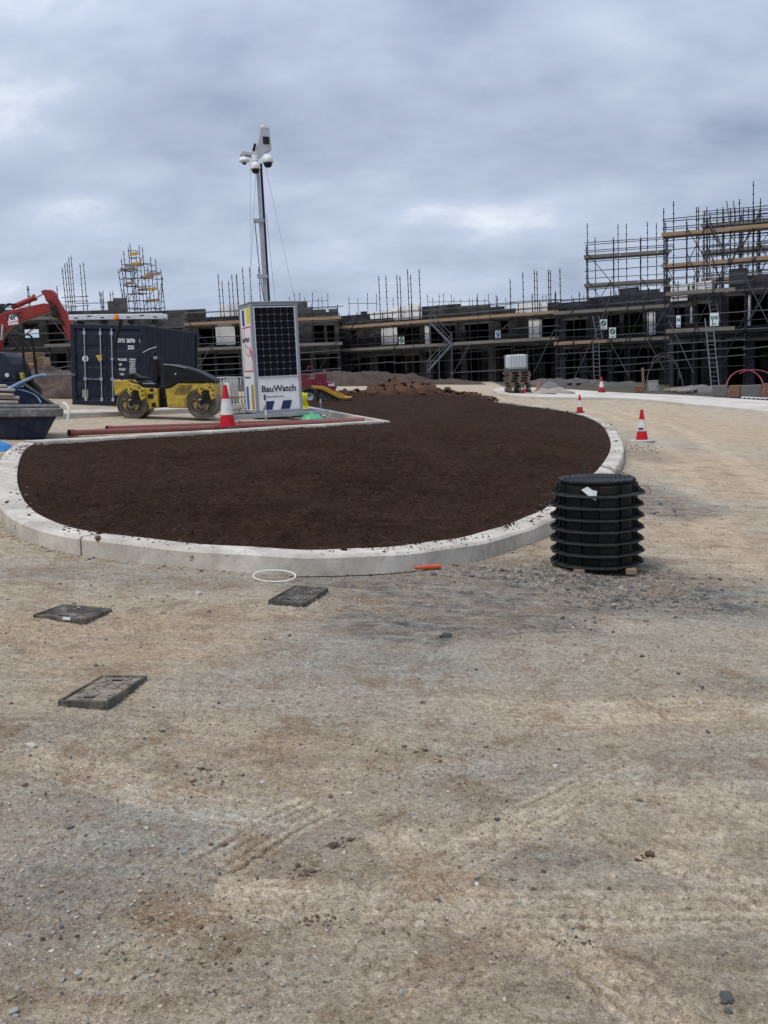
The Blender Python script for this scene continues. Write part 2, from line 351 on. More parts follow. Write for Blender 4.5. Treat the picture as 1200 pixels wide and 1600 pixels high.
def dup(root, M, label, group=None):
    r = root.copy(); COL.objects.link(r); r.matrix_world = M; r['label'] = label
    if group: r['group'] = group
    for ch in list(root.children):
        c = ch.copy(); COL.objects.link(c); c.parent = r
        for g in list(ch.children):
            d = g.copy(); COL.objects.link(d); d.parent = c
    return r
def text(name, body, size, parent, loc, rot, m, align='LEFT', extrude=0.0015, sx=1.0, bold=0.0, label=None, space=1.0):
    cu_ = bpy.data.curves.new(name, 'FONT'); cu_.body = body; cu_.size = size; cu_.align_x = align; cu_.extrude = extrude; cu_.offset = bold
    cu_.space_character = space; cu_.resolution_u = 3
    cu_.materials.append(MATS[m]); tmp = bpy.data.objects.new('tmp', cu_); COL.objects.link(tmp)
    dg_ = bpy.context.evaluated_depsgraph_get(); me = bpy.data.meshes.new_from_object(tmp.evaluated_get(dg_)); me.name = name
    bpy.data.objects.remove(tmp); o = link(name, me, parent, loc, rot, (sx, 1, 1), label); return o
FRONT = (R(90), 0, 0)
SIDEL = (R(90), 0, R(-90))

# ================================================================ STRUCTURE: ground, kerbs, soil bed
def chaikin(P, n=2, closed=False):
    P = [Vector(p) for p in P]
    for _ in range(n):
        Q = [] if closed else [P[0]]
        for i in range(len(P) if closed else len(P) - 1):
            a, b = P[i], P[(i + 1) % len(P)]; Q += [a * .75 + b * .25, a * .25 + b * .75]
        if not closed: Q.append(P[-1])
        P = Q
    return P
def resample(P, step):
    out_ = [P[0]]; acc = 0.0
    for a, b in zip(P[:-1], P[1:]):
        l = (b - a).length
        while acc + l >= step:
            t = (step - acc) / l; a = a.lerp(b, t); out_.append(a); l = (b - a).length; acc = 0.0
        acc += l
    out_.append(P[-1]); return out_
KH = 0.155
# outer top edge of the island's kerb, from the photograph's own ground points
front_px = [(30, 691), (18, 696), (6, 706), (-3, 722), (-11, 748), (-9, 775), (2, 795), (18, 809), (62, 827.5), (137, 841), (250, 854), (375, 863.5), (487, 868.5),
            (592, 866), (700, 855.5), (787, 840), (865, 811), (920, 777), (957, 742), (974, 712), (975, 694), (966, 676.5), (955, 664), (940, 655.5), (916, 646.5), (876, 639), (840, 634.5), (813, 631.5), (786, 628)]
def top_xy(u, v, h=KH):
    p = gp(u, v, h); return Vector((p.x, p.y, 0))
outer = chaikin([top_xy(*q) for q in front_px], 3)
outer = resample(outer, 0.16)
notch = top_xy(606, 657); bay = top_xy(473, 632.7)
KW = 0.25
def offset(P, d):
    Q = []
    for i, p in enumerate(P):
        a = P[max(0, i - 1)]; b = P[min(len(P) - 1, i + 1)]; t = (b - a).normalized(); Q.append(p + Vector((-t.y, t.x, 0)) * d)
    return Q

m = bpy.data.materials.new('kerb_concrete'); m.use_nodes = True; MATS['kerb'] = m; t = m.node_tree; b = t.nodes['Principled BSDF']; b.inputs['Roughness'].default_value = 0.92
b.inputs['Specular IOR Level'].default_value = 0.2
def tn(t, ty, **kw):
    n = t.nodes.new(ty)
    for k, v in kw.items():
        if k in n.inputs: n.inputs[k].default_value = v
        else: setattr(n, k, v)
    return n
def tmix(t, fac, a, b, bt='MIX'):
    n = t.nodes.new('ShaderNodeMix'); n.data_type = 'RGBA'; n.blend_type = bt
    for i, q in ((0, fac), (6, a), (7, b)):
        if hasattr(q, 'links') or hasattr(q, 'is_linked'): t.links.new(q, n.inputs[i])
        elif i == 0: n.inputs[0].default_value = q
        else: n.inputs[i].default_value = (*q, 1)
    return n.outputs[2]
def tmap(t, src, a, b, c=0.0, d=1.0):
    n = t.nodes.new('ShaderNodeMapRange'); t.links.new(src, n.inputs[0])
    for i, q in enumerate((a, b, c, d)): n.inputs[i + 1].default_value = q
    return n.outputs[0]
def tnoise(t, vec, sc, det=5, ro=0.55, dis=0.0):
    n = t.nodes.new('ShaderNodeTexNoise'); n.inputs['Scale'].default_value = sc; n.inputs['Detail'].default_value = det; n.inputs['Roughness'].default_value = ro; n.inputs['Distortion'].default_value = dis
    t.links.new(vec, n.inputs['Vector']); return n.outputs['Fac']
co = t.nodes.new('ShaderNodeTexCoord').outputs['Object']
c = tmix(t, tmap(t, tnoise(t, co, 1.4, 6, 0.6, 0.6), 0.36, 0.66), (0.41, 0.37, 0.31), (0.66, 0.61, 0.525))
c = tmix(t, tmap(t, tnoise(t, co, 14, 6, 0.6), 0.42, 0.7, 0, 0.5), c, (0.40, 0.37, 0.33))
stain = tmap(t, tnoise(t, co, 2.6, 7, 0.65, 1.0), 0.46, 0.64, 0, 0.6)      # water stains and old splashes
c = tmix(t, stain, c, (0.30, 0.27, 0.225))
soilspot = tmap(t, tnoise(t, co, 9, 8, 0.7), 0.60, 0.68)
wipe = tmap(t, tnoise(t, co, 0.9, 3, 0.5), 0.42, 0.6)
mm = t.nodes.new('ShaderNodeMath'); mm.operation = 'MULTIPLY'; t.links.new(soilspot, mm.inputs[0]); t.links.new(wipe, mm.inputs[1])
c = tmix(t, mm.outputs[0], c, (0.13, 0.085, 0.06))
t.links.new(c, b.inputs['Base Color'])
bp = tn(t, 'ShaderNodeBump', Strength=0.35, Distance=0.01); t.links.new(tnoise(t, co, 45, 6), bp.inputs['Height']); t.links.new(bp.outputs[0], b.inputs['Normal'])

def kerb_piece(P, Q, name, parent, h=KH, base=-0.12):
    """a run of kerb: outer line P, inner line Q (both xy), real section with a rounded outer arris"""
    mb = MB(); n = len(P); face = []
    rings = []
    for p, q in zip(P, Q):
        g = float(gz(p.x, p.y)); g2 = float(gz(q.x, q.y))
        jit = 0.004 * math.sin(p.x * 7 + p.y * 3)
        d = (q - p)
        rings.append([(p.x - d.x * .03, p.y - d.y * .03, g + base), (p.x, p.y, g + h - 0.022 + jit), (p.x + d.x * .09, p.y + d.y * .09, g + h + jit), (q.x, q.y, g2 + h - 0.004 + jit), (q.x, q.y, g2 + base)])
    for r_ in rings: mb.v.extend(r_)
    for i in range(n - 1):
        for j in range(4):
            mb.f.append((i * 5 + j, (i + 1) * 5 + j, (i + 1) * 5 + j + 1, i * 5 + j + 1)); mb.m.append(0)
    mb.f += [(0, 1, 2, 3, 4), tuple((n - 1) * 5 + k for k in (4, 3, 2, 1, 0))]; mb.m += [0, 0]
    me = mb.mesh(name, 'kerb', smooth=True, auto=35)
    return link(name, me, parent)

kerb = structure(bpy.data.objects.new('island_kerb', None), 'pale cast concrete kerb curving round the dark soil island'); COL.objects.link(kerb)
inner = offset(outer, -KW)
if (inner[len(inner) // 3] - top_xy(487, 750)).length > (outer[len(outer) // 3] - top_xy(487, 750)).length: inner = offset(outer, KW)
# joints where the photograph shows one (under pixel 489) and about every five metres beyond
jd = [(p - top_xy(489, 868.5)).length for p in outer]; j0 = jd.index(min(jd))
cuts = sorted(set([0, len(outer) - 1] + [j0 + k for k in range(-300, 320, 32) if 4 < j0 + k < len(outer) - 4]))
def trim(P, a, b):
    S = [Vector(q) for q in P[a:b + 1]]
    S[0] = S[0].lerp(S[1], 0.06); S[-1] = S[-1].lerp(S[-2], 0.06); return S
for a, b_ in zip(cuts[:-1], cuts[1:]): kerb_piece(trim(outer, a, b_), trim(inner, a, b_), 'kerb_section', kerb)
# straight kerb along the back of the island and the bay's side
def straight(A, B, side, name, par, wd=0.22, h=KH, seg=3.0):
    d = (B - A); l = d.length; d.normalize(); nn = Vector((-d.y, d.x, 0)) * side * wd
    k = max(1, round(l / seg))
    for i in range(k):
        a = A + d * (l * i / k + 0.004); b2 = A + d * (l * (i + 1) / k - 0.004); m_ = (a + b2) / 2
        kerb_piece([a, m_, b2], [a + nn, m_ + nn, b2 + nn], name, par, h)
bk = structure(bpy.data.objects.new('bay_kerb', None), 'straight pale kerb round the parking bay behind the island'); COL.objects.link(bk)
backleft = outer[0]
straight(notch, backleft + (notch - backleft).normalized() * 0.3, -1, 'kerb_section', bk)
far_bay = bay + (bay - notch) * 0.35
straight(far_bay, notch + (notch - bay).normalized() * 0.22, -1, 'kerb_section', bk)
# a further kerb line behind the roller, in front of the container
fk = structure(bpy.data.objects.new('footway_kerb', None), 'grey kerb line between the roller and the container'); COL.objects.link(fk)
A_, B_ = top_xy(60, 646.5), top_xy(378, 634); straight(A_, B_, 1, 'kerb_section', fk, 0.9, 0.15)

def inside(poly, x, y):
    r_ = np.zeros(x.shape, bool); n = len(poly)
    for i in range(n):
        x1, y1 = poly[i].x, poly[i].y; x2, y2 = poly[(i + 1) % n].x, poly[(i + 1) % n].y
        if y1 == y2: continue
        c_ = ((y1 > y) != (y2 > y)) & (x < (x2 - x1) * (y - y1) / (y2 - y1) + x1); r_ ^= c_
    return r_
# ---- ground sheet: one graded mesh, fine near the camera, reaching past the horizon
ts = np.concatenate([-np.geomspace(9, 0.52, 26), np.linspace(-0.47, 0.47, 600), np.geomspace(0.52, 9, 26)])
ds = np.concatenate([np.linspace(0.3, 1.9, 12), np.geomspace(1.98, 5.2, 500), np.geomspace(5.23, 15, 190), np.geomspace(15.25, 60, 130), np.geomspace(62, 1500, 40)])
T, D = np.meshgrid(ts, ds)
X = T * D; Y = D.copy()
Z = gz(X, Y)
fade = 1 - sstep(16, 30, Y)
lo = fbm(X, Y, 0.55, 4, 3); mid = fbm(X, Y, 2.6, 4, 21); hi = fbm(X, Y, 13, 4, 40); vh = fbm(X, Y, 48, 3, 60)
clodn = fbm(X, Y, 22, 3, 80); patch = fbm(X, Y, 1.1, 3, 90)
clod = np.clip(clodn - 0.16, 0, 1) * np.clip(patch + 0.12, 0, 0.4) * 0.18
disp = lo * 0.05 + mid * 0.026 + hi * 0.006 + vh * 0.008 * (1 - sstep(7, 12, Y)) + clod + (np.clip(vnoise(X * 105, Y * 105, 61) - .52, 0, 1) * 0.016 * np.clip(.35 + 2.2 * fbm(X, Y, 5, 3, 62), .1, 1) + np.clip(vnoise(X * 52, Y * 52, 63) - .62, 0, 1) * 0.03 * np.clip(.2 + 2.5 * fbm(X, Y, 3, 3, 64), 0, 1)) * (1 - sstep(6, 10, Y))
# masks: fresh tan clay, dark stone dust, rusty clay, pressed (smooth) wheel marks
def blob(u, v, ru, rv, amp=1.0):
    """a patch of ground centred under pixel u, v with extents ru (across, m) and rv (along, m)"""
    p = gp(u, v); wx = fbm(X, Y, 1.3, 4, 133) * 1.3; wy = fbm(X, Y, 1.3, 4, 155) * 1.3
    q = ((X + wx * ru - p.x) / ru) ** 2 + ((Y + wy * rv - p.y) / rv) ** 2
    return amp * np.clip(1.25 - q, 0, 1)
tan = sum(blob(*a) for a in [(1150, 740, 1.6, 5.5, .9), (1180, 850, .9, 2.0, .8), (1080, 665, 3.2, 8, .8), (250, 985, .9, .7, .8), (120, 1000, .7, .6, .6), (330, 1190, .7, .5, .35), (160, 1050, .6, .5, .5), (900, 1120, 1.2, .4, .35), (620, 1250, .8, .4, .2), (760, 1340, .9, .3, .2), (700, 1550, 1.3, .4, .25), (430, 925, .7, .3, .4)])
rust = sum(blob(*a) for a in [(265, 1430, .20, .13, 1.0), (690, 1385, .22, .12, .75), (640, 1180, .3, .1, .35), (850, 1500, .25, .12, .25), (225, 1555, .25, .1, .4), (470, 1165, .25, .12, .4), (340, 1175, .22, .12, .4), (600, 1345, .3, .1, .35)])
dark = sum(blob(*a) for a in [(690, 960, 1.2, .6, 1.1), (890, 900, 1.3, .8, 1.3), (1000, 935, 1.0, .55, 1.2), (1010, 775, .7, 2.2, .9), (780, 930, 1.2, .5, .8), (600, 925, .9, .4, .5), (760, 985, .7, .35, .45), (1000, 710, .7, 1.8, .7), (1010, 790, .6, 1.5, .6), (60, 1130, .35, .2, .4), (1150, 1080, .5, .25, .5), (120, 1380, .45, .18, .15), (20, 1440, .3, .3, .3), (850, 1340, .3, .1, .5), (1180, 1480, .25, .15, .5), (1050, 1530, .4, .15, .3), (830, 1510, .25, .1, .3), (300, 905, 2.0, .3, .35), (470, 930, .25, .25, .4), (640, 1035, .4, .3, .35)])
grey = sum(blob(*a) for a in [(760, 930, 2.0, .8, 1.1), (900, 930, 1.5, .9, 1.1), (1010, 770, .7, 3.5, .9), (1000, 690, 1.2, 5, .8), (560, 1010, 1.0, .6, .6), (180, 1290, .8, .4, .6), (60, 1400, .5, .3, .5), (520, 1080, .8, .5, .6), (760, 1080, .8, .5, .6), (950, 1180, .9, .3, .5), (760, 1230, .6, .3, .5), (900, 1400, .8, .3, .45), (330, 1300, .5, .3, .5), (720, 1000, 1.5, .7, .6), (250, 900, 3, .5, .5), (500, 650, 9, 5, .5)])
press = np.zeros_like(X)
fwb = [top_xy(u, v) for u, v in [(792, 604.5), (850, 606), (940, 612), (1000, 615), (1050, 616.7), (1108, 620), (1200, 626), (1290, 632)]]
dark_strip = inside(fwb + [Vector((60, 50, 0)), Vector((60, 90, 0)), Vector((10, 90, 0))], X, Y)  # all ground behind the pavement, up to the houses, is darkened
def track(px, wd, depth, lug, ribs, amp=1.0, seed=0, rad=True):
    """wheel mark along a line of pixels: pressed band with ribs and cross lugs"""
    global disp, press
    P = [gp(u, v) for u, v in px]; P = [Vector((p.x, p.y, 0)) for p in P]; P = chaikin(P, 2) if len(P) > 2 else P
    s0 = 0.0
    for a, b2 in zip(P[:-1], P[1:]):
        d = b2 - a; l = d.length; d.normalize()
        x0, x1 = min(a.x, b2.x) - wd, max(a.x, b2.x) + wd; y0, y1 = min(a.y, b2.y) - wd, max(a.y, b2.y) + wd
        sel = np.where((X > x0) & (X < x1) & (Y > y0) & (Y < y1))
        xx, yy = X[sel] - a.x, Y[sel] - a.y
        s_ = xx * d.x + yy * d.y; q = -xx * d.y + yy * d.x + fbm(X[sel], Y[sel], 3, 2, 7) * 0.03
        on = (s_ >= 0) & (s_ < l) & (abs(q) < wd / 2)
        k = amp * on * (1 - sstep(wd * .42, wd * .5, abs(q))) * np.clip(0.95 + 2.4 * fbm(X[sel], Y[sel], 1.7, 3, 300 + seed), 0.25, 1)
        ss = s_ + s0; line = np.zeros_like(q); hw = 0.0058 if a.y < 4.5 else 0.011
        if ribs > 2:
            for r_ in range(1, ribs + 1):
                qk = (r_ / (ribs + 1) - 0.5) * wd; zz = 0.006 * (np.abs((ss / 0.05 + r_ * .5) % 2 - 1) - .5)
                line = np.maximum(line, np.clip(1.35 - np.abs(q - qk - zz) / hw, 0, 1) * np.clip(.7 + 2.2 * fbm(X[sel], Y[sel], 4.5, 2, 400 + seed + r_), 0, 1))
            cell_ = np.floor((q / wd + .5) * (ribs + 1)); ph = ((ss + q * .35) / lug + cell_ * .5) % 1
            line = np.maximum(line, .36 * np.clip(1.35 - np.abs(ph - .5) * lug / hw, 0, 1) * np.clip(.4 + 2.6 * fbm(X[sel], Y[sel], 6, 2, 500 + seed), 0, 1))
        disp[sel] = disp[sel] * (1 - 0.85 * k) - k * depth * 0.35 - k * line * depth * 1.6
        press[sel] = np.maximum(press[sel], k * (1 - 0.6 * line))
        s0 += l
track([(560, 1408), (760, 1416), (1000, 1422), (1230, 1426)], 0.26, 0.017, 0.05, 4, 1.3, 1)
track([(330, 1398), (560, 1408)], 0.24, 0.014, 0.05, 4, 1.1, 2)
track([(30, 1180), (200, 1225), (300, 1250), (430, 1280)], 0.26, 0.013, 0.06, 5, 1.0, 3)
track([(500, 1255), (440, 1280), (380, 1320), (330, 1350)], 0.24, 0.018, 0.06, 4, 1.1, 4)
track([(1230, 1110), (900, 1118), (640, 1105)], 0.33, 0.010, 0.05, 5, .65, 5)
track([(820, 1440), (900, 1490), (1000, 1560), (1060, 1620)], 0.21, 0.015, 0.05, 4, 1.0, 6)
track([(1000, 1190), (860, 1255), (740, 1330), (640, 1390)], 0.22, 0.011, 0.06, 4, .75, 7)
track([(1230, 1500), (1000, 1480), (760, 1500), (560, 1560)], 0.2, 0.010, 0.05, 4, .55, 15)
track([(1230, 1290), (1100, 1250), (900, 1230)], 0.22, 0.010, 0.05, 4, .55, 16)
track([(620, 1330), (690, 1380)], 0.2, 0.008, 0.05, 4, .5, 8)
track([(1120, 1210), (1090, 1300), (1070, 1340)], 0.2, 0.007, 0.05, 4, .4, 9)
track([(1000, 1330), (1180, 1400)], 0.2, 0.011, 0.05, 3, .75, 10)
track([(600, 1290), (760, 1450)], 0.2, 0.009, 0.05, 4, .7, 11)
track([(120, 1600), (190, 1470), (330, 1420)], 0.2, 0.006, 0.05, 4, .4, 12)
track([(1160, 900), (1100, 800), (1060, 720), (1000, 660), (900, 635)], 0.5, 0.02, 0.3, 2, .3, 13)
track([(1240, 800), (1150, 720), (1060, 665), (960, 640)], 0.5, 0.02, 0.3, 2, .3, 14)
# scuffs and ruts: single dragged furrows
def furrow(px, wd, depth):
    global disp
    P = chaikin([Vector((p.x, p.y, 0)) for p in (gp(u, v) for u, v in px)], 2)
    for a, b2 in zip(P[:-1], P[1:]):
        d = b2 - a; l = d.length; d.normalize()
        sel = np.where((X > min(a.x, b2.x) - .1) & (X < max(a.x, b2.x) + .1) & (Y > min(a.y, b2.y) - .1) & (Y < max(a.y, b2.y) + .1))
        xx, yy = X[sel] - a.x, Y[sel] - a.y; s_ = xx * d.x + yy * d.y; q = -xx * d.y + yy * d.x + fbm(X[sel], Y[sel], 9, 2, 71) * .02
        w_ = np.exp(-(q / wd) ** 2) * (s_ >= 0) * (s_ < l); rimm = np.exp(-((np.abs(q) - wd * 1.8) / wd) ** 2) * (s_ >= 0) * (s_ < l)
        disp[sel] += (-depth * w_ + depth * .45 * rimm) * np.clip(.7 + 2 * fbm(X[sel], Y[sel], 3, 2, 72), 0, 1.3)
rdf = random.Random(21)
for px in [[(432, 1222), (455, 1238), (490, 1242)], [(425, 1330), (470, 1335), (500, 1355)], [(690, 1550), (730, 1535), (790, 1530)], [(680, 1575), (760, 1572), (850, 1590)], [(385, 1580), (410, 1565), (420, 1545)], [(900, 1445), (960, 1490), (1010, 1550)], [(840, 1450), (900, 1510), (960, 1580)], [(640, 1395), (590, 1440), (540, 1500)], [(700, 1385), (640, 1440), (570, 1520)], [(110, 1195), (220, 1235), (330, 1262), (430, 1280)], [(150, 1190), (300, 1228), (430, 1268)], [(350, 1320), (430, 1275), (490, 1260)], [(330, 1345), (420, 1295), (500, 1262)], [(920, 1300), (1000, 1325), (1100, 1360)], [(940, 1285), (1030, 1310), (1150, 1370)], [(850, 1240), (800, 1270), (740, 1320)], [(900, 1230), (840, 1265), (780, 1310)], [(1130, 1295), (1160, 1310), (1175, 1330)], [(0, 1180), (80, 1200), (160, 1240)], [(560, 1370), (640, 1392), (720, 1400)]]: furrow(px, .007, .011)
for _ in range(110):
    u, v = rdf.uniform(0, 1200), rdf.uniform(1000, 1600); l = rdf.uniform(20, 110); a_ = rdf.choice((rdf.gauss(.05, .12), rdf.gauss(.55, .2), rdf.gauss(-.5, .2)))
    furrow([(u, v), (u + l * .5, v + l * .5 * math.sin(a_) + rdf.uniform(-4, 4)), (u + l, v + l * math.sin(a_))], rdf.uniform(.004, .008), rdf.uniform(.003, .008))
Z = Z + disp * np.where(Y < 16, 1, fade * 0.8 + 0.2)
# keep the sheet below the island's and bay's raised work
GT, GD, GZ = ts.copy(), ds.copy(), Z.copy()
nv = X.size; nr, ncol = X.shape
me = bpy.data.meshes.new('ground'); idx = np.arange(nv).reshape(nr, ncol)
quads = np.stack([idx[:-1, :-1], idx[:-1, 1:], idx[1:, 1:], idx[1:, :-1]], -1).reshape(-1, 4)
def np_mesh(name, V, Q, k=4):
    me = bpy.data.meshes.new(name); me.vertices.add(len(V)); me.vertices.foreach_set('co', np.ascontiguousarray(V, dtype=np.float32).ravel())
    me.loops.add(Q.size); me.loops.foreach_set('vertex_index', Q.ravel().astype(np.int32)); me.polygons.add(len(Q))
    me.polygons.foreach_set('loop_start', (np.arange(len(Q)) * k).astype(np.int32)); me.polygons.foreach_set('use_smooth', np.ones(len(Q), dtype=bool))
    me.update(calc_edges=True); return me
def fattr(me, name, a):
    at = me.attributes.new(name, 'FLOAT', 'POINT'); at.data.foreach_set('value', np.clip(a, 0, 1).astype(np.float32).ravel())
bpy.data.meshes.remove(me)
me = np_mesh('ground', np.stack([X, Y, Z], -1).reshape(-1, 3), quads)
for nme, a in (('tan', tan), ('rust', rust), ('dark', dark), ('grey', grey), ('press', press), ('dark_strip', dark_strip * 1.0), ('high', np.clip(disp * 22 + 0.5, 0, 1))): fattr(me, nme, a)
gm = bpy.data.materials.new('stony_ground'); gm.use_nodes = True; MATS['ground'] = gm; t = gm.node_tree; b = t.nodes['Principled BSDF']
b.inputs['Roughness'].default_value = 0.95; b.inputs['Specular IOR Level'].default_value = 0.15
co = t.nodes.new('ShaderNodeTexCoord').outputs['Object']
def A(n):
    q = t.nodes.new('ShaderNodeAttribute'); q.attribute_name = n; return q.outputs['Fac']
big = tnoise(t, co, 0.9, 6, 0.6, 0.5); med = tnoise(t, co, 5.5, 7, 0.65, 0.3); fine = tnoise(t, co, 55, 6, 0.7); vfine = tnoise(t, co, 210, 4, 0.7)
c = tmix(t, tmap(t, big, 0.36, 0.62), (0.485, 0.395, 0.275), (0.47, 0.415, 0.32))
c = tmix(t, tmap(t, med, 0.42, 0.66, 0, 0.6), c, (0.54, 0.475, 0.37))
def mmul(a, k):
    n = t.nodes.new('ShaderNodeMath'); n.operation = 'MULTIPLY'; t.links.new(a, n.inputs[0])
    if isinstance(k, float): n.inputs[1].default_value = k
    else: t.links.new(k, n.inputs[1])
    return n.outputs[0]
brk = tmap(t, tnoise(t, co, 8, 7, 0.7), 0.30, 0.62)
c = tmix(t, mmul(A('grey'), 0.9), c, (0.385, 0.372, 0.325))
c = tmix(t, mmul(A('tan'), 0.9), c, (0.53, 0.40, 0.265))
c = tmix(t, mmul(mmul(A('rust'), brk), 0.95), c, (0.29, 0.165, 0.075))
c = tmix(t, mmul(mmul(A('dark'), brk), 1.1), c, (0.085, 0.085, 0.087))
# dragged streaks, grit and clay crumbs
def streak(rot, sx, sy, sc):
    mpn = t.nodes.new('ShaderNodeMapping'); mpn.inputs['Rotation'].default_value = (0, 0, rot); mpn.inputs['Scale'].default_value = (sx, sy, 1); t.links.new(co, mpn.inputs['Vector']); return tnoise(t, mpn.outputs[0], sc, 7, 0.65, 0.5)
c = tmix(t, tmap(t, streak(R(-4), 1, 5, 1.8), 0.44, 0.64, 0, 0.55), c, (0.34, 0.28, 0.21))
c = tmix(t, tmap(t, streak(R(38), 1, 6, 2.2), 0.50, 0.68, 0, 0.5), c, (0.54, 0.48, 0.385))
c = tmix(t, tmap(t, streak(R(-35), 1, 6, 2.6), 0.50, 0.64, 0, 0.55), c, (0.35, 0.29, 0.215))
brown = tmap(t, tnoise(t, co, 3.3, 8, 0.74, 0.4), 0.50, 0.63, 0, 0.75); c = tmix(t, brown, c, (0.28, 0.20, 0.13))
spk = tmap(t, tnoise(t, co, 26, 8, 0.8), 0.50, 0.60, 0, 0.7); c = tmix(t, spk, c, (0.58, 0.53, 0.48), 'MULTIPLY')
pal = tmap(t, tnoise(t, co, 34, 8, 0.8), 0.50, 0.60, 0, 0.8); c = tmix(t, pal, c, (1.38, 1.38, 1.36), 'MULTIPLY')
c = tmix(t, tmap(t, fine, 0.49, 0.62, 0, 0.65), c, (0.55, 0.50, 0.45), 'MULTIPLY')
c = tmix(t, tmap(t, vfine, 0.49, 0.62, 0, 0.75), c, (1.5, 1.5, 1.48), 'MULTIPLY')
c = tmix(t, tmap(t, tnoise(t, co, 130, 3, 0.7), 0.53, 0.65, 0, 0.75), c, (0.42, 0.40, 0.38), 'MULTIPLY')
c = tmix(t, mmul(A('press'), 0.9), c, (1.42, 1.41, 1.38), 'MULTIPLY')
c = tmix(t, mmul(A('dark_strip'), 0.93), c, (0.06, 0.052, 0.044))  # near-black brown over the ground along the houses
t.links.new(c, b.inputs['Base Color'])
bsum = t.nodes.new('ShaderNodeMath'); bsum.operation = 'ADD'; t.links.new(fine, bsum.inputs[0]); t.links.new(mmul(vfine, 0.6), bsum.inputs[1])
bs2 = t.nodes.new('ShaderNodeMath'); bs2.operation = 'ADD'; t.links.new(bsum.outputs[0], bs2.inputs[0]); t.links.new(mmul(tnoise(t, co, 26, 8, 0.8), 0.8), bs2.inputs[1])
bp = tn(t, 'ShaderNodeBump', Strength=1.0, Distance=0.014); t.links.new(bs2.outputs[0], bp.inputs['Height']); t.links.new(bp.outputs[0], b.inputs['Normal'])
me.materials.append(gm)
ground = structure(link('ground', me), 'bare stony ground of tan clay and grey stone dust with tyre marks')

# ---- bay surface: smoother grey hardstanding behind the island (a sheet just above the ground)
# ---- soil bed inside the kerb
midl = [a.lerp(b2, 0.6) for a, b2 in zip(outer, inner)]
bayd = (bay - notch).normalized()
back_off = Vector((0.1, 0.0, 0))
poly = midl + [top_xy(760, 622), top_xy(700, 618), top_xy(600, 617), top_xy(520, 617), far_bay + Vector((0.12, 0.02, 0)), bay + Vector((0.12, 0.02, 0)), notch + Vector((0.12, -0.16, 0)), backleft + Vector((0.2, -0.14, 0))]
def edge_dist(poly, x, y):
    dmin = np.full(x.shape, 1e9)
    for i in range(len(poly)):
        a, b2 = poly[i], poly[(i + 1) % len(poly)]; ex, ey = b2.x - a.x, b2.y - a.y; l2 = ex * ex + ey * ey + 1e-9
        s_ = np.clip(((x - a.x) * ex + (y - a.y) * ey) / l2, 0, 1); dmin = np.minimum(dmin, np.hypot(x - a.x - ex * s_, y - a.y - ey * s_))
    return dmin
ts = np.linspace(-0.46, 0.33, 500); ds = np.concatenate([np.geomspace(7.3, 20, 620), np.geomspace(20.1, 66, 170)])
T, D = np.meshgrid(ts, ds); SX, SY = T * D, D
simp = midl[::4] + poly[len(midl):]
ed = edge_dist(simp, SX, SY); ins = inside(poly, SX, SY)
def soil_h(x, y, ed):
    crown = 0.10 * sstep(0, 3.5, ed) + 0.12 * sstep(2, 6, ed)
    lump = fbm(x, y, 7, 4, 200) * 0.085 + fbm(x, y, 24, 3, 220) * 0.05 + np.clip(vnoise(x * 34, y * 34, 231) - .5, 0, 1) * .05 * np.clip(.5 + 2 * fbm(x, y, 2.5, 2, 232), .1, 1) + fbm(x, y, 1.2, 3, 240) * 0.05
    th = np.arctan2(y - 17, x + 1.0); rr = np.hypot(x + 1.0, (y - 17) * 1.0)
    rake = np.sin(rr * 2 * np.pi / 0.30 + fbm(x, y, 1.5, 3, 250) * 7) * 0.045 * np.clip(0.6 + fbm(x, y, 0.8, 2, 260) * 2, 0, 1)
    heap = 0.0
    for (u, v, rx, ry, h_) in [(622, 624, 2.4, 3.0, .95), (575, 622, 2.2, 3.0, .62), (545, 622, 2.0, 3, .5), (700, 623, 2.2, 2.8, .55), (735, 626, 1.6, 2.5, .42), (660, 623, 2.0, 2.5, .6), (505, 621, 2, 3, .25), (780, 630, 1.2, 2.6, .28), (830, 637, .8, 2.4, .22), (870, 643, .6, 2, .17)]:
        p = gp(u, v); q = ((x - p.x) / rx) ** 2 + ((y - p.y - ry * .5) / ry) ** 2
        heap = np.maximum(heap, .8 * h_ * np.clip(1 - q, 0, 1) ** 0.8 * (1 + 0.7 * fbm(x, y, 1.6, 4, 280)))
    return crown + lump * (0.35 + 0.65 * sstep(0.05, 0.4, ed)) + rake * sstep(0.3, 1.0, ed) + heap, heap
sh, heap = soil_h(SX, SY, ed)
SZ = gz(SX, SY) + KH - 0.03 + sh
nr, ncol = SX.shape; idx = np.arange(SX.size).reshape(nr, ncol)
ok = ins[:-1, :-1] & ins[:-1, 1:] & ins[1:, 1:] & ins[1:, :-1]
quads = np.stack([idx[:-1, :-1], idx[:-1, 1:], idx[1:, 1:], idx[1:, :-1]], -1)[ok]
used_, inv = np.unique(quads, return_inverse=True); quads = inv.reshape(-1, 4)
V = np.stack([SX, SY, SZ], -1).reshape(-1, 3)[used_]
me = np_mesh('soil', V, quads); fattr(me, 'heap', (heap * 3.2 - 0.1).ravel()[used_])
sm = bpy.data.materials.new('topsoil'); sm.use_nodes = True; MATS['soil'] = sm; t = sm.node_tree; b = t.nodes['Principled BSDF']; b.inputs['Roughness'].default_value = 1.0; b.inputs['Specular IOR Level'].default_value = 0.08
co = t.nodes.new('ShaderNodeTexCoord').outputs['Object']
c = tmix(t, tmap(t, tnoise(t, co, 0.5, 5, 0.6, 0.4), 0.35, 0.65), (0.025, 0.013, 0.009), (0.038, 0.0205, 0.0135))
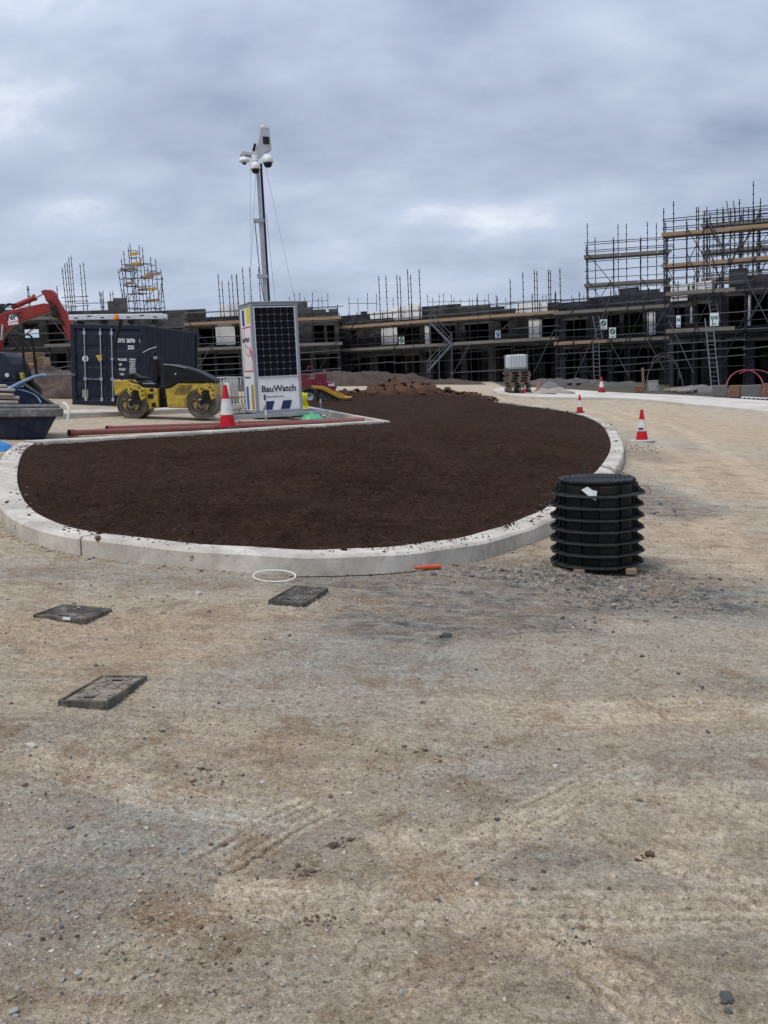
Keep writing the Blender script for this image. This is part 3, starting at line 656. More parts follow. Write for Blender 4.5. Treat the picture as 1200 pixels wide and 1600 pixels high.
c = tmix(t, tmap(t, tnoise(t, co, 30, 6, 0.7), 0.50, 0.66, 0, 0.6), c, (0.068, 0.04, 0.027))
mps = t.nodes.new('ShaderNodeMapping'); mps.inputs['Scale'].default_value = (1, 3.2, 1); t.links.new(co, mps.inputs['Vector'])
c = tmix(t, tmap(t, tnoise(t, mps.outputs[0], 7, 7, 0.7, 0.8), 0.50, 0.64, 0, 0.5), c, (0.062, 0.035, 0.0235))
c = tmix(t, tmap(t, tnoise(t, mps.outputs[0], 4.3, 7, 0.7, 1.2), 0.52, 0.64, 0, 0.6), c, (0.02, 0.0105, 0.0075))
c = tmix(t, tmap(t, tnoise(t, co, 2.4, 6, 0.65, 0.5), 0.44, 0.62, 0, 0.6), c, (0.024, 0.0125, 0.0088))
c = tmix(t, mmul(A('heap'), tmap(t, tnoise(t, co, 2.2, 6, 0.65), 0.3, 0.6)), c, (0.115, 0.062, 0.038))
t.links.new(c, b.inputs['Base Color'])
bp = tn(t, 'ShaderNodeBump', Strength=0.8, Distance=0.02); t.links.new(tnoise(t, co, 40, 6, 0.7), bp.inputs['Height']); t.links.new(bp.outputs[0], b.inputs['Normal'])
me.materials.append(sm)
soil = structure(link('soil', me), 'raked dark brown topsoil filling the kerbed island')
def soil_z(x, y):
    x = np.asarray(x, float); y = np.asarray(y, float)
    e_ = edge_dist(simp, x, y); s_, _ = soil_h(x, y, e_); return gz(x, y) + KH - 0.03 + s_, inside(poly, x, y), e_

# ---- footway across the road on the right: a wide pale concrete strip
fw_front = [(770, 608.5), (773, 612), (783, 615.2), (805, 618.3), (848, 620.8), (924, 620.5), (1000, 623), (1083, 631.6), (1167, 639), (1192, 641.6), (1290, 652)]
fw_back = [(776, 606.5), (790, 604.2), (850, 606), (940, 612), (1000, 615), (1050, 616.7), (1108, 620), (1200, 626), (1290, 632)]
fr = resample(chaikin([top_xy(u, v, 0.12) for u, v in fw_front], 2), 0.5); bkx = chaikin([top_xy(u, v, 0.12) for u, v in fw_back], 2)
bk2 = resample(bkx, sum((b2 - a).length for a, b2 in zip(bkx[:-1], bkx[1:])) / (len(fr) - 1.001)); bk2 = (bk2 + [bk2[-1]] * 5)[:len(fr)]
mb = MB()
for p, q in zip(fr, bk2):
    g1, g2 = float(gz(p.x, p.y)), float(gz(q.x, q.y)); mb.v += [(p.x, p.y, g1 - .1), (p.x, p.y, g1 + .12), (q.x, q.y, g2 + .125), (q.x, q.y, g2 - .1)]
for i in range(len(fr) - 1):
    for j in range(3): mb.f.append((i * 4 + j, (i + 1) * 4 + j, (i + 1) * 4 + j + 1, i * 4 + j + 1)); mb.m.append(0)
structure(mb.build('pavement', 'concrete_pale'), 'pale concrete pavement strip along the scaffolded houses')

# ================================================================ loose stones and soil crumbs (uncountable)
ico = bmesh.new(); bmesh.ops.create_icosphere(ico, subdivisions=1, radius=1.0)
IV = np.array([v_.co[:] for v_ in ico.verts]); IF = np.array([[v_.index for v_ in f_.verts] for f_ in ico.faces]); ico.free()
def scatter(name, pos, size, mats, label, flat=0.55, sink=0.4, matidx=None, seed=1):
    r_ = np.random.default_rng(seed); n = len(pos)
    base = IV[None] * (1 + r_.uniform(-0.34, 0.30, (n, len(IV), 1)))
    base *= np.stack([r_.uniform(.75, 1.35, n), r_.uniform(.6, 1.0, n), r_.uniform(.5, 1.0, n) * flat * 1.4], -1)[:, None]
    a = r_.uniform(0, 2 * np.pi, n); ca, sa = np.cos(a), np.sin(a)
    x = base[..., 0] * ca[:, None] - base[..., 1] * sa[:, None]; y = base[..., 0] * sa[:, None] + base[..., 1] * ca[:, None]
    z = base[..., 2] + (flat - sink)
    V = np.stack([x, y, z], -1) * size[:, None, None] + pos[:, None]
    Fc = (IF[None] + (np.arange(n) * len(IV))[:, None, None]).reshape(-1, 3)
    me = np_mesh(name, V.reshape(-1, 3), Fc, 3); me.polygons.foreach_set('use_smooth', np.zeros(len(Fc), bool))
    for m_ in mats: me.materials.append(MATS[m_])
    if matidx is not None: me.polygons.foreach_set('material_index', np.repeat(matidx, len(IF)).astype(np.int32))
    o = link(name, me); return tag(o, label, None, None, 'stuff')
mat('stone_grey', (0.27, 0.255, 0.225), 0.9, var=0.35, vscale=9); mat('stone_tan', (0.345, 0.28, 0.205), 0.95, var=0.3, vscale=9)
mat('stone_dark', (0.085, 0.083, 0.08), 0.9, var=0.35, vscale=9); mat('clod_brown', (0.11, 0.075, 0.05), 1.0, var=0.35, vscale=11); mat('heap_clod', (0.10, 0.056, 0.036), 1.0, var=0.35, vscale=11); mat('stone_pale', (0.46, 0.43, 0.37), 0.9, var=0.15, vscale=7)
n = 60000
dd = 2.05 * (15.5 / 2.05) ** (rng.random(n) ** 0.85); tt = rng.uniform(-0.46, 0.46, n)
gx, gy = tt * dd, dd
dens = fbm(gx, gy, 1.1, 3, 90) + 0.5 * fbm(gx, gy, 4, 2, 95)
keep = (rng.random(n) < np.clip(0.35 + dens * 2.4, 0.04, 1)) & ~inside(outer + [notch], gx, gy)
gx, gy, dd = gx[keep], gy[keep], dd[keep]
size = 0.0024 * np.exp(rng.normal(0, 0.55, len(gx))) * (0.8 + 0.10 * dd); size = np.clip(size, 0.0014, 0.014)
# nearest ground row height: bare ground plus the same low-frequency relief
def relief(x, y):
    """height of the finished ground sheet, read off its own grid"""
    x = np.atleast_1d(np.asarray(x, float)); y = np.atleast_1d(np.asarray(y, float)); q = x / y
    j = np.clip(np.searchsorted(GT, q) - 1, 0, len(GT) - 2); i = np.clip(np.searchsorted(GD, y) - 1, 0, len(GD) - 2)
    a = (q - GT[j]) / (GT[j + 1] - GT[j]); b_ = (y - GD[i]) / (GD[i + 1] - GD[i])
    r_ = (GZ[i, j] * (1 - a) + GZ[i, j + 1] * a) * (1 - b_) + (GZ[i + 1, j] * (1 - a) + GZ[i + 1, j + 1] * a) * b_
    return r_ if r_.size > 1 else r_[0]
pos = np.stack([gx, gy, relief(gx, gy)], -1)
mi = rng.choice(5, len(gx), p=[.34, .38, .07, .11, .10])
scatter('gravel', pos, size, ['stone_grey', 'stone_tan', 'stone_dark', 'clod_brown', 'stone_pale'], 'loose gravel, small stones and clay crumbs over the ground', matidx=mi, seed=3)
octv = np.array([(1, 0, 0), (-1, 0, 0), (0, 1, 0), (0, -1, 0), (0, 0, 1), (0, 0, -1)], float); octf = np.array([(0, 2, 4), (2, 1, 4), (1, 3, 4), (3, 0, 4), (2, 0, 5), (1, 2, 5), (3, 1, 5), (0, 3, 5)])
n = 75000; dd = 2.0 * (8.0 / 2.0) ** (rng.random(n) ** 0.9); tt = rng.uniform(-0.46, 0.46, n); gx, gy = tt * dd, dd
keep = (rng.random(n) < np.clip(0.4 + fbm(gx, gy, 2.1, 3, 97) * 2.4, 0.08, 1)) & ~inside(outer + [notch], gx, gy); gx, gy, dd = gx[keep], gy[keep], dd[keep]
IV0, IF0 = IV, IF; IV, IF = octv, octf
scatter('grit', np.stack([gx, gy, relief(gx, gy)], -1), np.clip(0.0017 * np.exp(rng.normal(0, .35, len(gx))) * (.7 + .13 * dd), .001, .005), ['stone_grey', 'stone_tan', 'stone_dark', 'clod_brown', 'stone_pale'], 'fine grit lying over the near ground', matidx=rng.choice(5, len(gx), p=[.28, .36, .08, .16, .12]), seed=4, sink=.2)
IV, IF = IV0, IF0
# dark rubble at the kerb foot and round the ring stack; clods in patches
cx, cy, cs, cm = [], [], [], []
def clump(u, v, n, ru, rv, s0, mi_):
    p = gp(u, v)
    for _ in range(n):
        cx.append(p.x + random.gauss(0, ru)); cy.append(p.y + random.gauss(0, rv)); cs.append(min(0.03 if mi_ == 2 else 0.013, .62 * s0 * math.exp(random.gauss(0, .55)))); cm.append(mi_ if random.random() < .75 else random.choice((0, 1)))
for a in [(930, 900, 520, .55, .25, .012, 2), (1010, 940, 500, .4, .3, .008, 2), (830, 900, 200, .5, .15, .010, 2), (880, 905, 130, .22, .14, .014, 2), (1010, 930, 420, .35, .28, .009, 2), (960, 935, 120, .2, .2, .012, 2), (780, 878, 90, .5, .08, .012, 0), (700, 892, 80, .4, .06, .010, 0), (560, 905, 70, .5, .06, .009, 0), (250, 900, 70, .9, .08, .009, 0), (100, 870, 50, .5, .1, .009, 0),
          (1000, 700, 160, .35, .8, .02, 2), (965, 760, 120, .25, .6, .018, 2), (990, 790, 120, .3, .5, .014, 2), (480, 960, 50, .12, .07, .011, 1), (500, 930, 40, .1, .07, .010, 0),
          (680, 1170, 90, .25, .06, .006, 3), (860, 1190, 110, .16, .04, .007, 0), (700, 1210, 70, .2, .04, .005, 3), (250, 1440, 60, .09, .05, .006, 3), (500, 1438, 40, .035, .014, .007, 3), (475, 1365, 30, .035, .02, .008, 3), (525, 1320, 24, .025, .012, .009, 3), (550, 1312, 16, .02, .012, .007, 3), (895, 1470, 30, .05, .02, .005, 3), (1140, 1570, 8, .02, .02, .012, 2), (420, 1505, 16, .03, .02, .006, 0), (300, 1500, 40, .12, .03, .006, 3), (20, 1580, 14, .03, .03, .012, 0), (200, 1490, 40, .12, .05, .006, 0), (340, 1550, 12, .03, .02, .007, 3), (1010, 1340, 6, .03, .01, .012, 3), (60, 1165, 40, .2, .05, .007, 0), (330, 1205, 40, .06, .04, .007, 3), (690, 1205, 30, .1, .03, .006, 2), (520, 1110, 40, .2, .05, .006, 0), (1130, 1090, 60, .3, .08, .007, 2), (1000, 1030, 60, .3, .12, .007, 2), (960, 990, 40, .3, .1, .008, 2)]: clump(*a)
for a in [(95, 978, 40, .1, .02, .008, 1), (150, 975, 40, .08, .03, .008, 1), (60, 960, 20, .04, .03, .007, 1), (445, 950, 40, .1, .02, .009, 4), (505, 940, 50, .06, .05, .010, 1), (470, 953, 40, .05, .02, .010, 0), (130, 1108, 60, .1, .012, .006, 1), (200, 1090, 60, .06, .05, .006, 1), (90, 1095, 30, .05, .03, .006, 0), (140, 1062, 30, .08, .02, .005, 1)]: clump(*a)
for (u, v, s, mi_) in [(695, 1001, .034, 2), (560, 1120, .02, 0), (1016, 1336, .022, 3), (660, 1097, .018, 3), (150, 1040, .016, 2), (255, 958, .022, 1), (310, 928, .03, 4), (1105, 1150, .014, 2), (868, 1195, .018, 4), (865, 1215, .016, 0), (878, 970, .022, 2), (905, 950, .02, 2), (760, 1165, .012, 3), (50, 1164, .03, 4), (1000, 1250, .012, 2), (788, 1555, .010, 4), (930, 975, .02, 2), (1060, 1060, .018, 3), (820, 1010, .016, 0), (745, 1050, .016, 2), (20, 1585, .016, 0), (520, 1322, .020, 3), (300, 968, .016, 1)]:
    p = gp(u, v); cx.append(p.x); cy.append(p.y); cs.append(s); cm.append(mi_)
for i in range(len(outer)):
    nrm = (outer[i] - inner[i]).normalized()
    for _ in range(9):
        q = outer[i] + nrm * abs(random.gauss(.02, .07)); cx.append(q.x); cy.append(q.y); cs.append(min(.022, .0065 * math.exp(random.gauss(0, .5)))); cm.append(random.choice((0, 0, 1, 2, 3)))
cx, cy, cs = np.array(cx), np.array(cy), np.array(cs); kk = ~inside(outer + [notch], cx, cy)
scatter('rubble', np.stack([cx, cy, relief(cx, cy)], -1)[kk], cs[kk], ['stone_grey', 'stone_tan', 'stone_dark', 'clod_brown', 'stone_pale'], 'dark rubble and broken clods by the kerb and ring stack', matidx=np.array(cm)[kk], seed=5)
# soil crumbs on the bed and spilled on the kerb
n = 9000; dd = 7.4 * (34 / 7.4) ** (rng.random(n) ** 1.1); tt = rng.uniform(-0.42, 0.27, n); gx, gy = tt * dd, dd
z_, i_, e_ = soil_z(gx, gy); k = i_ & (e_ > 0.02)
gx, gy, z_, dd = gx[k], gy[k], z_[k], dd[k]
sz = np.clip(0.0065 * np.exp(rng.normal(0, .5, len(gx))) * (0.8 + dd * 0.025), .003, .018)
scatter('soil_crumbs', np.stack([gx, gy, z_], -1), sz, ['soil'], 'dark crumbs of topsoil lying on the bed', matidx=None, seed=8)
px_, py_, ps_ = [], [], []
for i in range(len(outer)):
    left = i < len(outer) * 0.36 or i > len(outer) * 0.62
    for _ in range(int((26 if left else 9) * max(.05, .5 + 3.2 * float(fbm(np.array(outer[i].x), np.array(outer[i].y), .9, 3, 505))))):
        q = inner[i].lerp(outer[i], random.random() ** 2.2 * 0.85) + Vector((random.gauss(0, .06), random.gauss(0, .06), 0)); px_.append(q.x); py_.append(q.y); ps_.append(0.0055 * math.exp(random.gauss(0, .6)))
px_, py_ = np.array(px_), np.array(py_)
scatter('spilled_soil', np.stack([px_, py_, gz(px_, py_) + KH - 0.003], -1), np.array(ps_), ['clod_brown', 'soil'], 'soil spilled over the top of the kerb', matidx=rng.choice(2, len(px_)), seed=9)
# clods on the far heap and behind
n = 5200; gx = rng.uniform(-5.5, 7, n); gy = rng.uniform(36, 60, n); z_, i_, e_ = soil_z(gx, gy); _, hp = soil_h(gx, gy, e_); k = i_ & (hp > 0.04)
scatter('heap_clods', np.stack([gx, gy, z_], -1)[k], np.clip(0.05 * np.exp(rng.normal(0, .55, k.sum())), .02, .22), ['heap_clod', 'soil'], 'clods of brown soil on the far heap', matidx=rng.choice(2, int(k.sum())), seed=10)
# dead straw on the bed
mb = MB()
for _ in range(420):
    d_ = 7.7 * (26 / 7.7) ** random.random(); x_ = random.uniform(-.38, .2) * d_
    z_, i_, e_ = soil_z(np.array([x_]), np.array([d_]))
    if not i_[0] or e_[0] < .1: continue
    a = random.uniform(0, 6.28); l = random.uniform(.05, .22); z0 = float(z_[0]) + .022
    mb.tube([(x_, d_, z0), (x_ + math.cos(a) * l * .5, d_ + math.sin(a) * l * .5, z0 + random.uniform(0, .03)), (x_ + math.cos(a + .4) * l, d_ + math.sin(a + .4) * l, z0 - .01)], 0.0009, 3)
mat('straw', (0.15, 0.10, 0.06), 0.9, var=0.3)
tag(mb.build('dead_straw', 'straw'), 'thin dead straws and roots lying on the soil', None, None, 'stuff')

# ================================================================ SCAFFOLDS AND UNFINISHED HOUSES
_tube = MB().cyl((0, 0, 0), (0, 0, 1), 1.0, 6).mesh('tube', 'tube', True, auto=50)
_tube_pale = MB().cyl((0, 0, 0), (0, 0, 1), 1.0, 6).mesh('tube_pale', 'tube_pale', True, auto=50)
_std = {}
def std_mesh(l):
    k = max(1, round(l / 0.5))
    if k not in _std:
        mb = MB(); pr = [(0.030, 0.0)]
        for i in range(k):
            z = (i + 0.5) * 0.5; pr += [(0.030, z - .05), (0.056, z - .045), (0.056, z + .03), (0.030, z + .035)]
        pr += [(0.030, k * 0.5)]; mb.lathe(pr, 6); _std[k] = mb.mesh('standard', 'tube', True, auto=45)
    return _std[k], k * 0.5
def pole(name, a, b, r, parent, pale=False):
    a, b = Vector(a), Vector(b); d = b - a
    o = link(name, _tube_pale if pale else _tube, parent, a, d.to_track_quat('Z', 'Y').to_euler(), (r, r, d.length)); return o
_bd = {}
def board(name, a, b, wd, th, m, parent):
    """a plank laid from a to b (local points), shared mesh per material"""
    key = (m,)
    if key not in _bd: _bd[key] = MB().box((0.5, 0, 0), (1, 1, 1)).mesh('board', m)
    a, b = Vector(a), Vector(b); d = b - a
    o = link(name, _bd[key], parent, a, (0, -math.atan2(d.z, math.hypot(d.x, d.y)), math.atan2(d.y, d.x)), (d.length, wd, th)); return o
class Fac:
    """a facade frame: x along the row, y away from the camera, z up from the ground at its base"""
    def __init__(s, a, b):
        A, B = pt(*a), pt(*b); s.h = math.atan2(B.y - A.y, B.x - A.x); s.P = Vector((A.x, A.y, float(gz(A.x, A.y)))); s.L = math.hypot(B.x - A.x, B.y - A.y)
        s.M = frame(s.P, s.h); s.I = s.M.inverted()
        s.o = s.I @ CAMP
    def xz(s, u, v, y=0.0):
        d = s.I.to_3x3() @ ray(u, v); t_ = (y - s.o.y) / d.y; q = s.o + d * t_; return q.x, q.z
    def x(s, u, y=0.0): return s.xz(u, 560, y)[0]
    def z(s, u, v, y=0.0): return s.xz(u, v, y)[1]
    def ground(s, x, y=0.0):
        q = s.M @ Vector((x, y, 0)); return float(gz(q.x, q.y)) - s.P.z
def put(F_, x): return frame(F_.M @ Vector((x, 0, F_.ground(x))), F_.h)

def scaffold(label, F_, x0, x1, lifts, bay=2.0, extra=(), tops=(0.9, 1.7), boards=('board_grey',), low_rails=(0.55, 1.05, 1.55, 2.0), seed=0, braces=3, lower=None, deck=True, rails=(0.5, 1.0), wide=1.25, warm=.15):
    rd = random.Random(seed); M = put(F_, x0); oz = F_.ground(x0)
    root = thing('scaffold', label, 'scaffold', M, 'scaffolds round the unfinished houses')
    Lx = x1 - x0; nb = max(1, round(Lx / bay)); bw = Lx / nb
    zl = [z - oz for z in lifts]
    g = lambda x, y: (F_.ground(x0 + x, y) - oz) if lower is None else lower - oz
    for row, y in ((0, 0.0), (1, wide)):
        for i in range(nb + 1):
            x = i * bw; zb = g(x, y); zt = zl[-1] + rd.uniform(*tops); me, l = std_mesh(zt - zb)
            link('standard', me, root, (x, y, zb), (rd.gauss(0, .004), rd.gauss(0, .004), 0))
        for k, z in enumerate(zl):
            for s_ in range(0, nb, 3):
                xa, xb = s_ * bw, min(nb, s_ + 3) * bw
                pole('ledger', (xa - .1, y - .06, z - .14), (xb + .1, y - .06, z - .14), .027, root, rd.random() < .2)
                if row == 0 or k >= 1:
                    for hh in rails: pole('guard_rail', (xa - .15, y - .05, z + hh + rd.uniform(-.03, .03)), (xb + rd.uniform(-.1, .5), y - .05, z + hh + rd.uniform(-.03, .03)), .026, root, rd.random() < .35)
    if lower is None:
        for hh in low_rails:
            for s_ in range(0, nb, 3):
                xa, xb = s_ * bw, min(nb, s_ + 3) * bw
                if rd.random() < .8: pole('ledger', (xa - .1, -.05, zl[0] - hh - .1), (xb + .1, -.05, zl[0] - hh + rd.uniform(-.12, .12)), .03, root, rd.random() < .55)
    for k, z in enumerate(zl):
        for i in range(nb + 1): pole('transom', (i * bw, -.15, z - .08), (i * bw, wide + .15, z - .08), .025, root)
        bm_ = boards[min(k, len(boards) - 1)]
        if deck:
            for j in range(5):
                x = -.15
                while x < Lx - .2:
                    l = min(rd.choice((3.9, 3.0)), Lx + .15 - x); board('deck_board', (x, .1 + j * .235, z + rd.uniform(-.008, .008)), (x + l - .02, .1 + j * .235, z), .225, .038, bm_, root); x += l
            x = -.2
            while x < Lx - .2:
                l = min(rd.choice((3.9, 3.9, 2.6)), Lx + .3 - x)
                if rd.random() < .93: board('toe_board', (x, -.035, z + .10 + rd.uniform(-.02, .02)), (x + l - .03, -.035, z + .10 + rd.uniform(-.02, .02)), .036, .225, bm_ if rd.random() >= warm else 'board_warm', root)
                x += l
    for _ in range(braces):
        i = rd.randrange(nb); k = rd.randrange(len(zl)); z0 = (zl[k - 1] if k else max(g(i * bw, 0), zl[0] - 2.4)); s_ = rd.choice((0, 1))
        pole('brace', ((i + s_) * bw, -.08, z0), ((i + 1 - s_) * bw, -.08, zl[k] + rd.uniform(-.1, .9)), .026, root, rd.random() < .3)
    for (u, vt, vb) in extra:           # single tall standards that rise out of the row
        y = rd.choice((0.05, wide - .05)); xa, za = F_.xz(u, vt, y); _, zb = F_.xz(u, vb, y); me, l = std_mesh(za - zb)
        link('standard', me, root, (xa - x0, y, zb - oz), (0, R(-0.2), 0))
    return root

def wall_mesh(xs, zs, solid, th, y):
    """a wall in x, z with openings: faces only where the wall meets air"""
    mb = MB(); nx, nz = len(xs) - 1, len(zs) - 1
    S = lambda i, j: 0 <= i < nx and 0 <= j < nz and solid[i][j]
    for i in range(nx):
        for j in range(nz):
            if not solid[i][j]: continue
            a, b_, c_, d_ = xs[i], xs[i + 1], zs[j], zs[j + 1]; y1 = y + th
            mb.add([(a, y, c_), (b_, y, c_), (b_, y, d_), (a, y, d_)], [(0, 1, 2, 3)]); mb.add([(a, y1, c_), (b_, y1, c_), (b_, y1, d_), (a, y1, d_)], [(3, 2, 1, 0)])
            if not S(i - 1, j): mb.add([(a, y, c_), (a, y1, c_), (a, y1, d_), (a, y, d_)], [(3, 2, 1, 0)])
            if not S(i + 1, j): mb.add([(b_, y, c_), (b_, y1, c_), (b_, y1, d_), (b_, y, d_)], [(0, 1, 2, 3)])
            if not S(i, j + 1): mb.add([(a, y, d_), (b_, y, d_), (b_, y1, d_), (a, y1, d_)], [(0, 1, 2, 3)])
            if not S(i, j - 1): mb.add([(a, y, c_), (b_, y, c_), (b_, y1, c_), (a, y1, c_)], [(3, 2, 1, 0)])
    return mb
YO = 1.55
def house(label, F_, u0, u1, z1, z2, top, openings, gables=(), m='block_dark', depth=7.5, seed=0, back_top=None, whites=()):
    rd = random.Random(seed + 50)
    xa, xb = F_.x(u0, YO), F_.x(u1, YO); M = put(F_, xa); oz = F_.ground(xa); W = xb - xa
    root = thing('unfinished_house', label, 'house', M, 'unfinished block houses along the road')
    lo_ = min(F_.ground(xa, YO), F_.ground(xb, YO)) - oz - 0.4
    L_ = lambda u, v, y=YO: (F_.xz(u, v, y)[0] - xa, F_.xz(u, v, y)[1] - oz)
    prof = [L_(u, v) for u, v in top]
    def ptop(x):
        if x <= prof[0][0]: return prof[0][1]
        for (a, h1), (b_, h2) in zip(prof[:-1], prof[1:]):
            if a <= x <= b_: return h1 if b_ - a < 1e-6 else h1 + (h2 - h1) * (x - a) / (b_ - a)
        return prof[-1][1]
    ops = []
    for (ua, ub, va, vb, kind) in openings:
        p, q = L_(ua, vb), L_(ub, va); ops.append((max(.05, p[0]), min(W - .05, q[0]), p[1], q[1], kind, ua, ub, va, vb))
    xs = sorted(set([0, W] + [round(x, 3) for o_ in ops for x in o_[:2]] + [round(i * .45, 3) for i in range(1, int(W / .45))]))
    xs = [x for i, x in enumerate(xs) if i == 0 or x - xs[i - 1] > .02]
    ztop = max(p[1] for p in prof) + .3
    zs = sorted(set([lo_] + [round(z, 3) for o_ in ops for z in o_[2:4] if z > lo_] + [round(z2 - oz + k * .225, 3) for k in range(0, int((ztop - z2 + oz) / .225) + 1)] + [round(z1 - oz, 3)]))
    def filled(x, z):
        if z > ptop(x) + 0.02: return False
        return not any(o_[0] < x < o_[1] and o_[2] < z < o_[3] for o_ in ops)
    solid = [[filled((xs[i] + xs[i + 1]) / 2, (zs[j] + zs[j + 1]) / 2) for j in range(len(zs) - 1)] for i in range(len(xs) - 1)]
    wall_mesh(xs, zs, solid, .3, YO).build('front_wall', m, root)
    # rear wall with the openings that let the sky through
    hb = (z2 - oz) + 0.35 if back_top is None else back_top
    sk = [o_ for o_ in ops if o_[4] == 'sky']; yb = YO + depth
    bo = []
    for o_ in sk:
        p, q = L_(o_[5] - 2, o_[8] + 4, yb), L_(o_[6] + 2, o_[7] - 3, yb); bo.append((p[0], q[0], p[1], q[1]))
    bx = sorted(set([0, W] + [min(W, max(0, round(x, 3))) for o_ in bo for x in o_[:2]])); bz = sorted(set([lo_, hb] + [round(z, 3) for o_ in bo for z in o_[2:] if lo_ < z < hb]))
    bs = [[not any(o_[0] < (bx[i] + bx[i + 1]) / 2 < o_[1] and o_[2] < (bz[j] + bz[j + 1]) / 2 < o_[3] for o_ in bo) for j in range(len(bz) - 1)] for i in range(len(bx) - 1)]
    wall_mesh(bx, bz, bs, .3, yb).build('rear_wall', m, root)
    for x in (0.0, W - .25):
        MB().box((x + .125, YO + .3 + (depth - .3) / 2, (lo_ + hb) / 2), (.245, depth - .31, hb - lo_ - .01)).build('party_wall', m, root)
    for z in (z1 - .12, z2 - .12):
        MB().box((W / 2, YO + .3 + (depth - .3) / 2, z - oz), (W - .52, depth - .32, .22)).build('floor_slab', 'slab', root)
    for o_ in ops:
        if o_[3] < ptop((o_[0] + o_[1]) / 2) - .2: MB().box(((o_[0] + o_[1]) / 2, YO - .012, o_[3] + .10), (o_[1] - o_[0] + .35, .03, .2)).build('lintel', 'slab', root)
        if o_[4] == 'white':
            n_ = max(1, round((o_[1] - o_[0]) / 1.0)); w_ = (o_[1] - o_[0]) / n_
            for k in range(n_): MB().box((o_[0] + w_ * (k + .5), YO + .06, (o_[2] + o_[3]) / 2), (w_ - .015, .05, o_[3] - o_[2] - .02)).build('opening_board', 'white_board', root)
        elif o_[4] == 'dark' and rd.random() < .75:
            MB().box((o_[0] + (o_[1] - o_[0]) * rd.uniform(.15, .45), YO + rd.uniform(2.0, 4.5), (o_[2] + o_[3]) / 2), (.9, .2, o_[3] - o_[2])).build('inner_wall', 'block_mid', root)
        elif o_[4] == 'sky':
            mb = MB(); zc = (o_[2] + o_[3]) / 2
            for xx in (o_[0] + .03, o_[1] - .03): mb.box((xx, YO + .15, zc), (.06, .08, o_[3] - o_[2]))
            mb.bar((o_[0], YO + .15, o_[2] + .2), (o_[1], YO + .15, o_[3] - .25), .05, .09); mb.build('window_frame', 'slab', root)
    for (poly, gm_, th) in gables:
        MB().prism([L_(u, v) for u, v in poly], YO + .02, YO + .02 + th).build('gable_panel', gm_, root)
    return root

Z1c, Z2c = 3.05, 5.0
# --- centre row
FA = Fac((533, 550, 80), (870, 530, 70))
za1 = FA.z(700, 540); za2 = FA.z(700, 501.5)
house('two storey block house with white gable and green sign on its scaffold', FA, 532, 661, za1, za2, [(532, 492.5), (560, 491.5), (562, 489), (577, 489), (578, 499), (661, 498)],
      [(547, 556, 515, 531, 'sky'), (596, 620, 509, 539, 'white'), (622, 655, 508, 539, 'dark'), (547, 561, 563, 582, 'sky'), (563, 576, 556, 600, 'dark'), (591, 632, 555, 606, 'dark'), (637, 655, 555, 606, 'dark')],
      [([(577, 489), (628, 477.5), (656, 474.5), (656, 498), (579, 500)], 'white_board', .12)], 'block_dark', seed=1)
house('two storey block house behind the zigzag metal staircase', FA, 661.5, 771, za1, za2, [(661, 480), (690, 476), (718, 473), (718.2, 481), (726, 480), (726.2, 477), (763, 474), (763.2, 482), (771, 481)],
      [(664, 670, 508, 538, 'white'), (672, 690, 508, 538, 'dark'), (693, 711, 508, 538, 'dark'), (727, 763, 505, 536, 'dark'), (667, 700, 548, 604, 'dark'), (706, 719, 546, 604, 'dark'), (730, 762, 545, 604, 'dark')], [], 'block_dark', seed=2)
house('two storey block house with white gable behind the pallet stack', FA, 771.5, 873, za1, za2, [(771, 482), (804, 480), (806, 489), (856, 486), (860, 473), (873, 472)],
      [(781, 794, 500, 521, 'sky'), (826, 846, 498, 528, 'white'), (848, 870, 497, 527, 'dark'), (776, 802, 540, 606, 'dark'), (806, 822, 540, 606, 'dark'), (828, 868, 539, 606, 'dark')],
      [([(805, 474), (843, 470.5), (856, 475.5), (856, 486.5), (807, 489.5)], 'white_board', .12)], 'block_dark', seed=3)
scaffold('long two lift scaffold in front of the house row behind the soil heap', FA, 0.0, FA.x(868), [za1, za2], 1.8,
         [(592, 436, 500), (603, 432, 500), (620, 427.5, 500), (625, 433, 500), (637, 425, 500), (641.5, 428.5, 500), (655, 421.5, 500), (797, 431, 500), (817, 427, 500), (835, 426, 498), (839, 423.5, 498), (857, 420, 498), (860, 421, 498), (875, 416.5, 495)],
         tops=(.95, 1.75), boards=('board_grey', 'board_warm'), seed=3, braces=6)
# --- row behind the cabinet
FL = Fac((235, 553, 77), (532, 537, 77))
zl1 = FL.z(420, 543); zl2 = FL.z(420, 503)
house('unfinished house with white gable between the container and the cabinet', FL, 300, 388, zl1, zl2, [(300, 483), (318, 482), (319, 495), (374, 494), (375, 483), (388, 482)],
      [(312, 336, 509, 541, 'dark'), (338, 352, 503, 539, 'white'), (354, 366, 503, 539, 'white'), (368, 380, 509, 541, 'dark'), (318, 336, 552, 606, 'dark'), (341, 372, 552, 606, 'dark')],
      [([(335, 494.5), (343, 478), (373, 473.5), (374, 494)], 'white_board', .12)], 'block_dark', seed=4)
house('unfinished grey block house just beyond the cabinet', FL, 389, 531, zl1, zl2, [(389, 484), (440, 483), (465, 482), (466, 473), (479, 469.5), (480, 481), (497, 483), (498, 485), (512, 486), (513, 483), (531, 481)],
      [(400, 430, 508, 540, 'dark'), (489, 506, 508, 541, 'dark'), (512, 522, 508, 541, 'dark'), (400, 440, 552, 606, 'dark'), (470, 484, 552, 606, 'dark'), (492, 528, 552, 606, 'dark')], [], 'block_mid', seed=5)
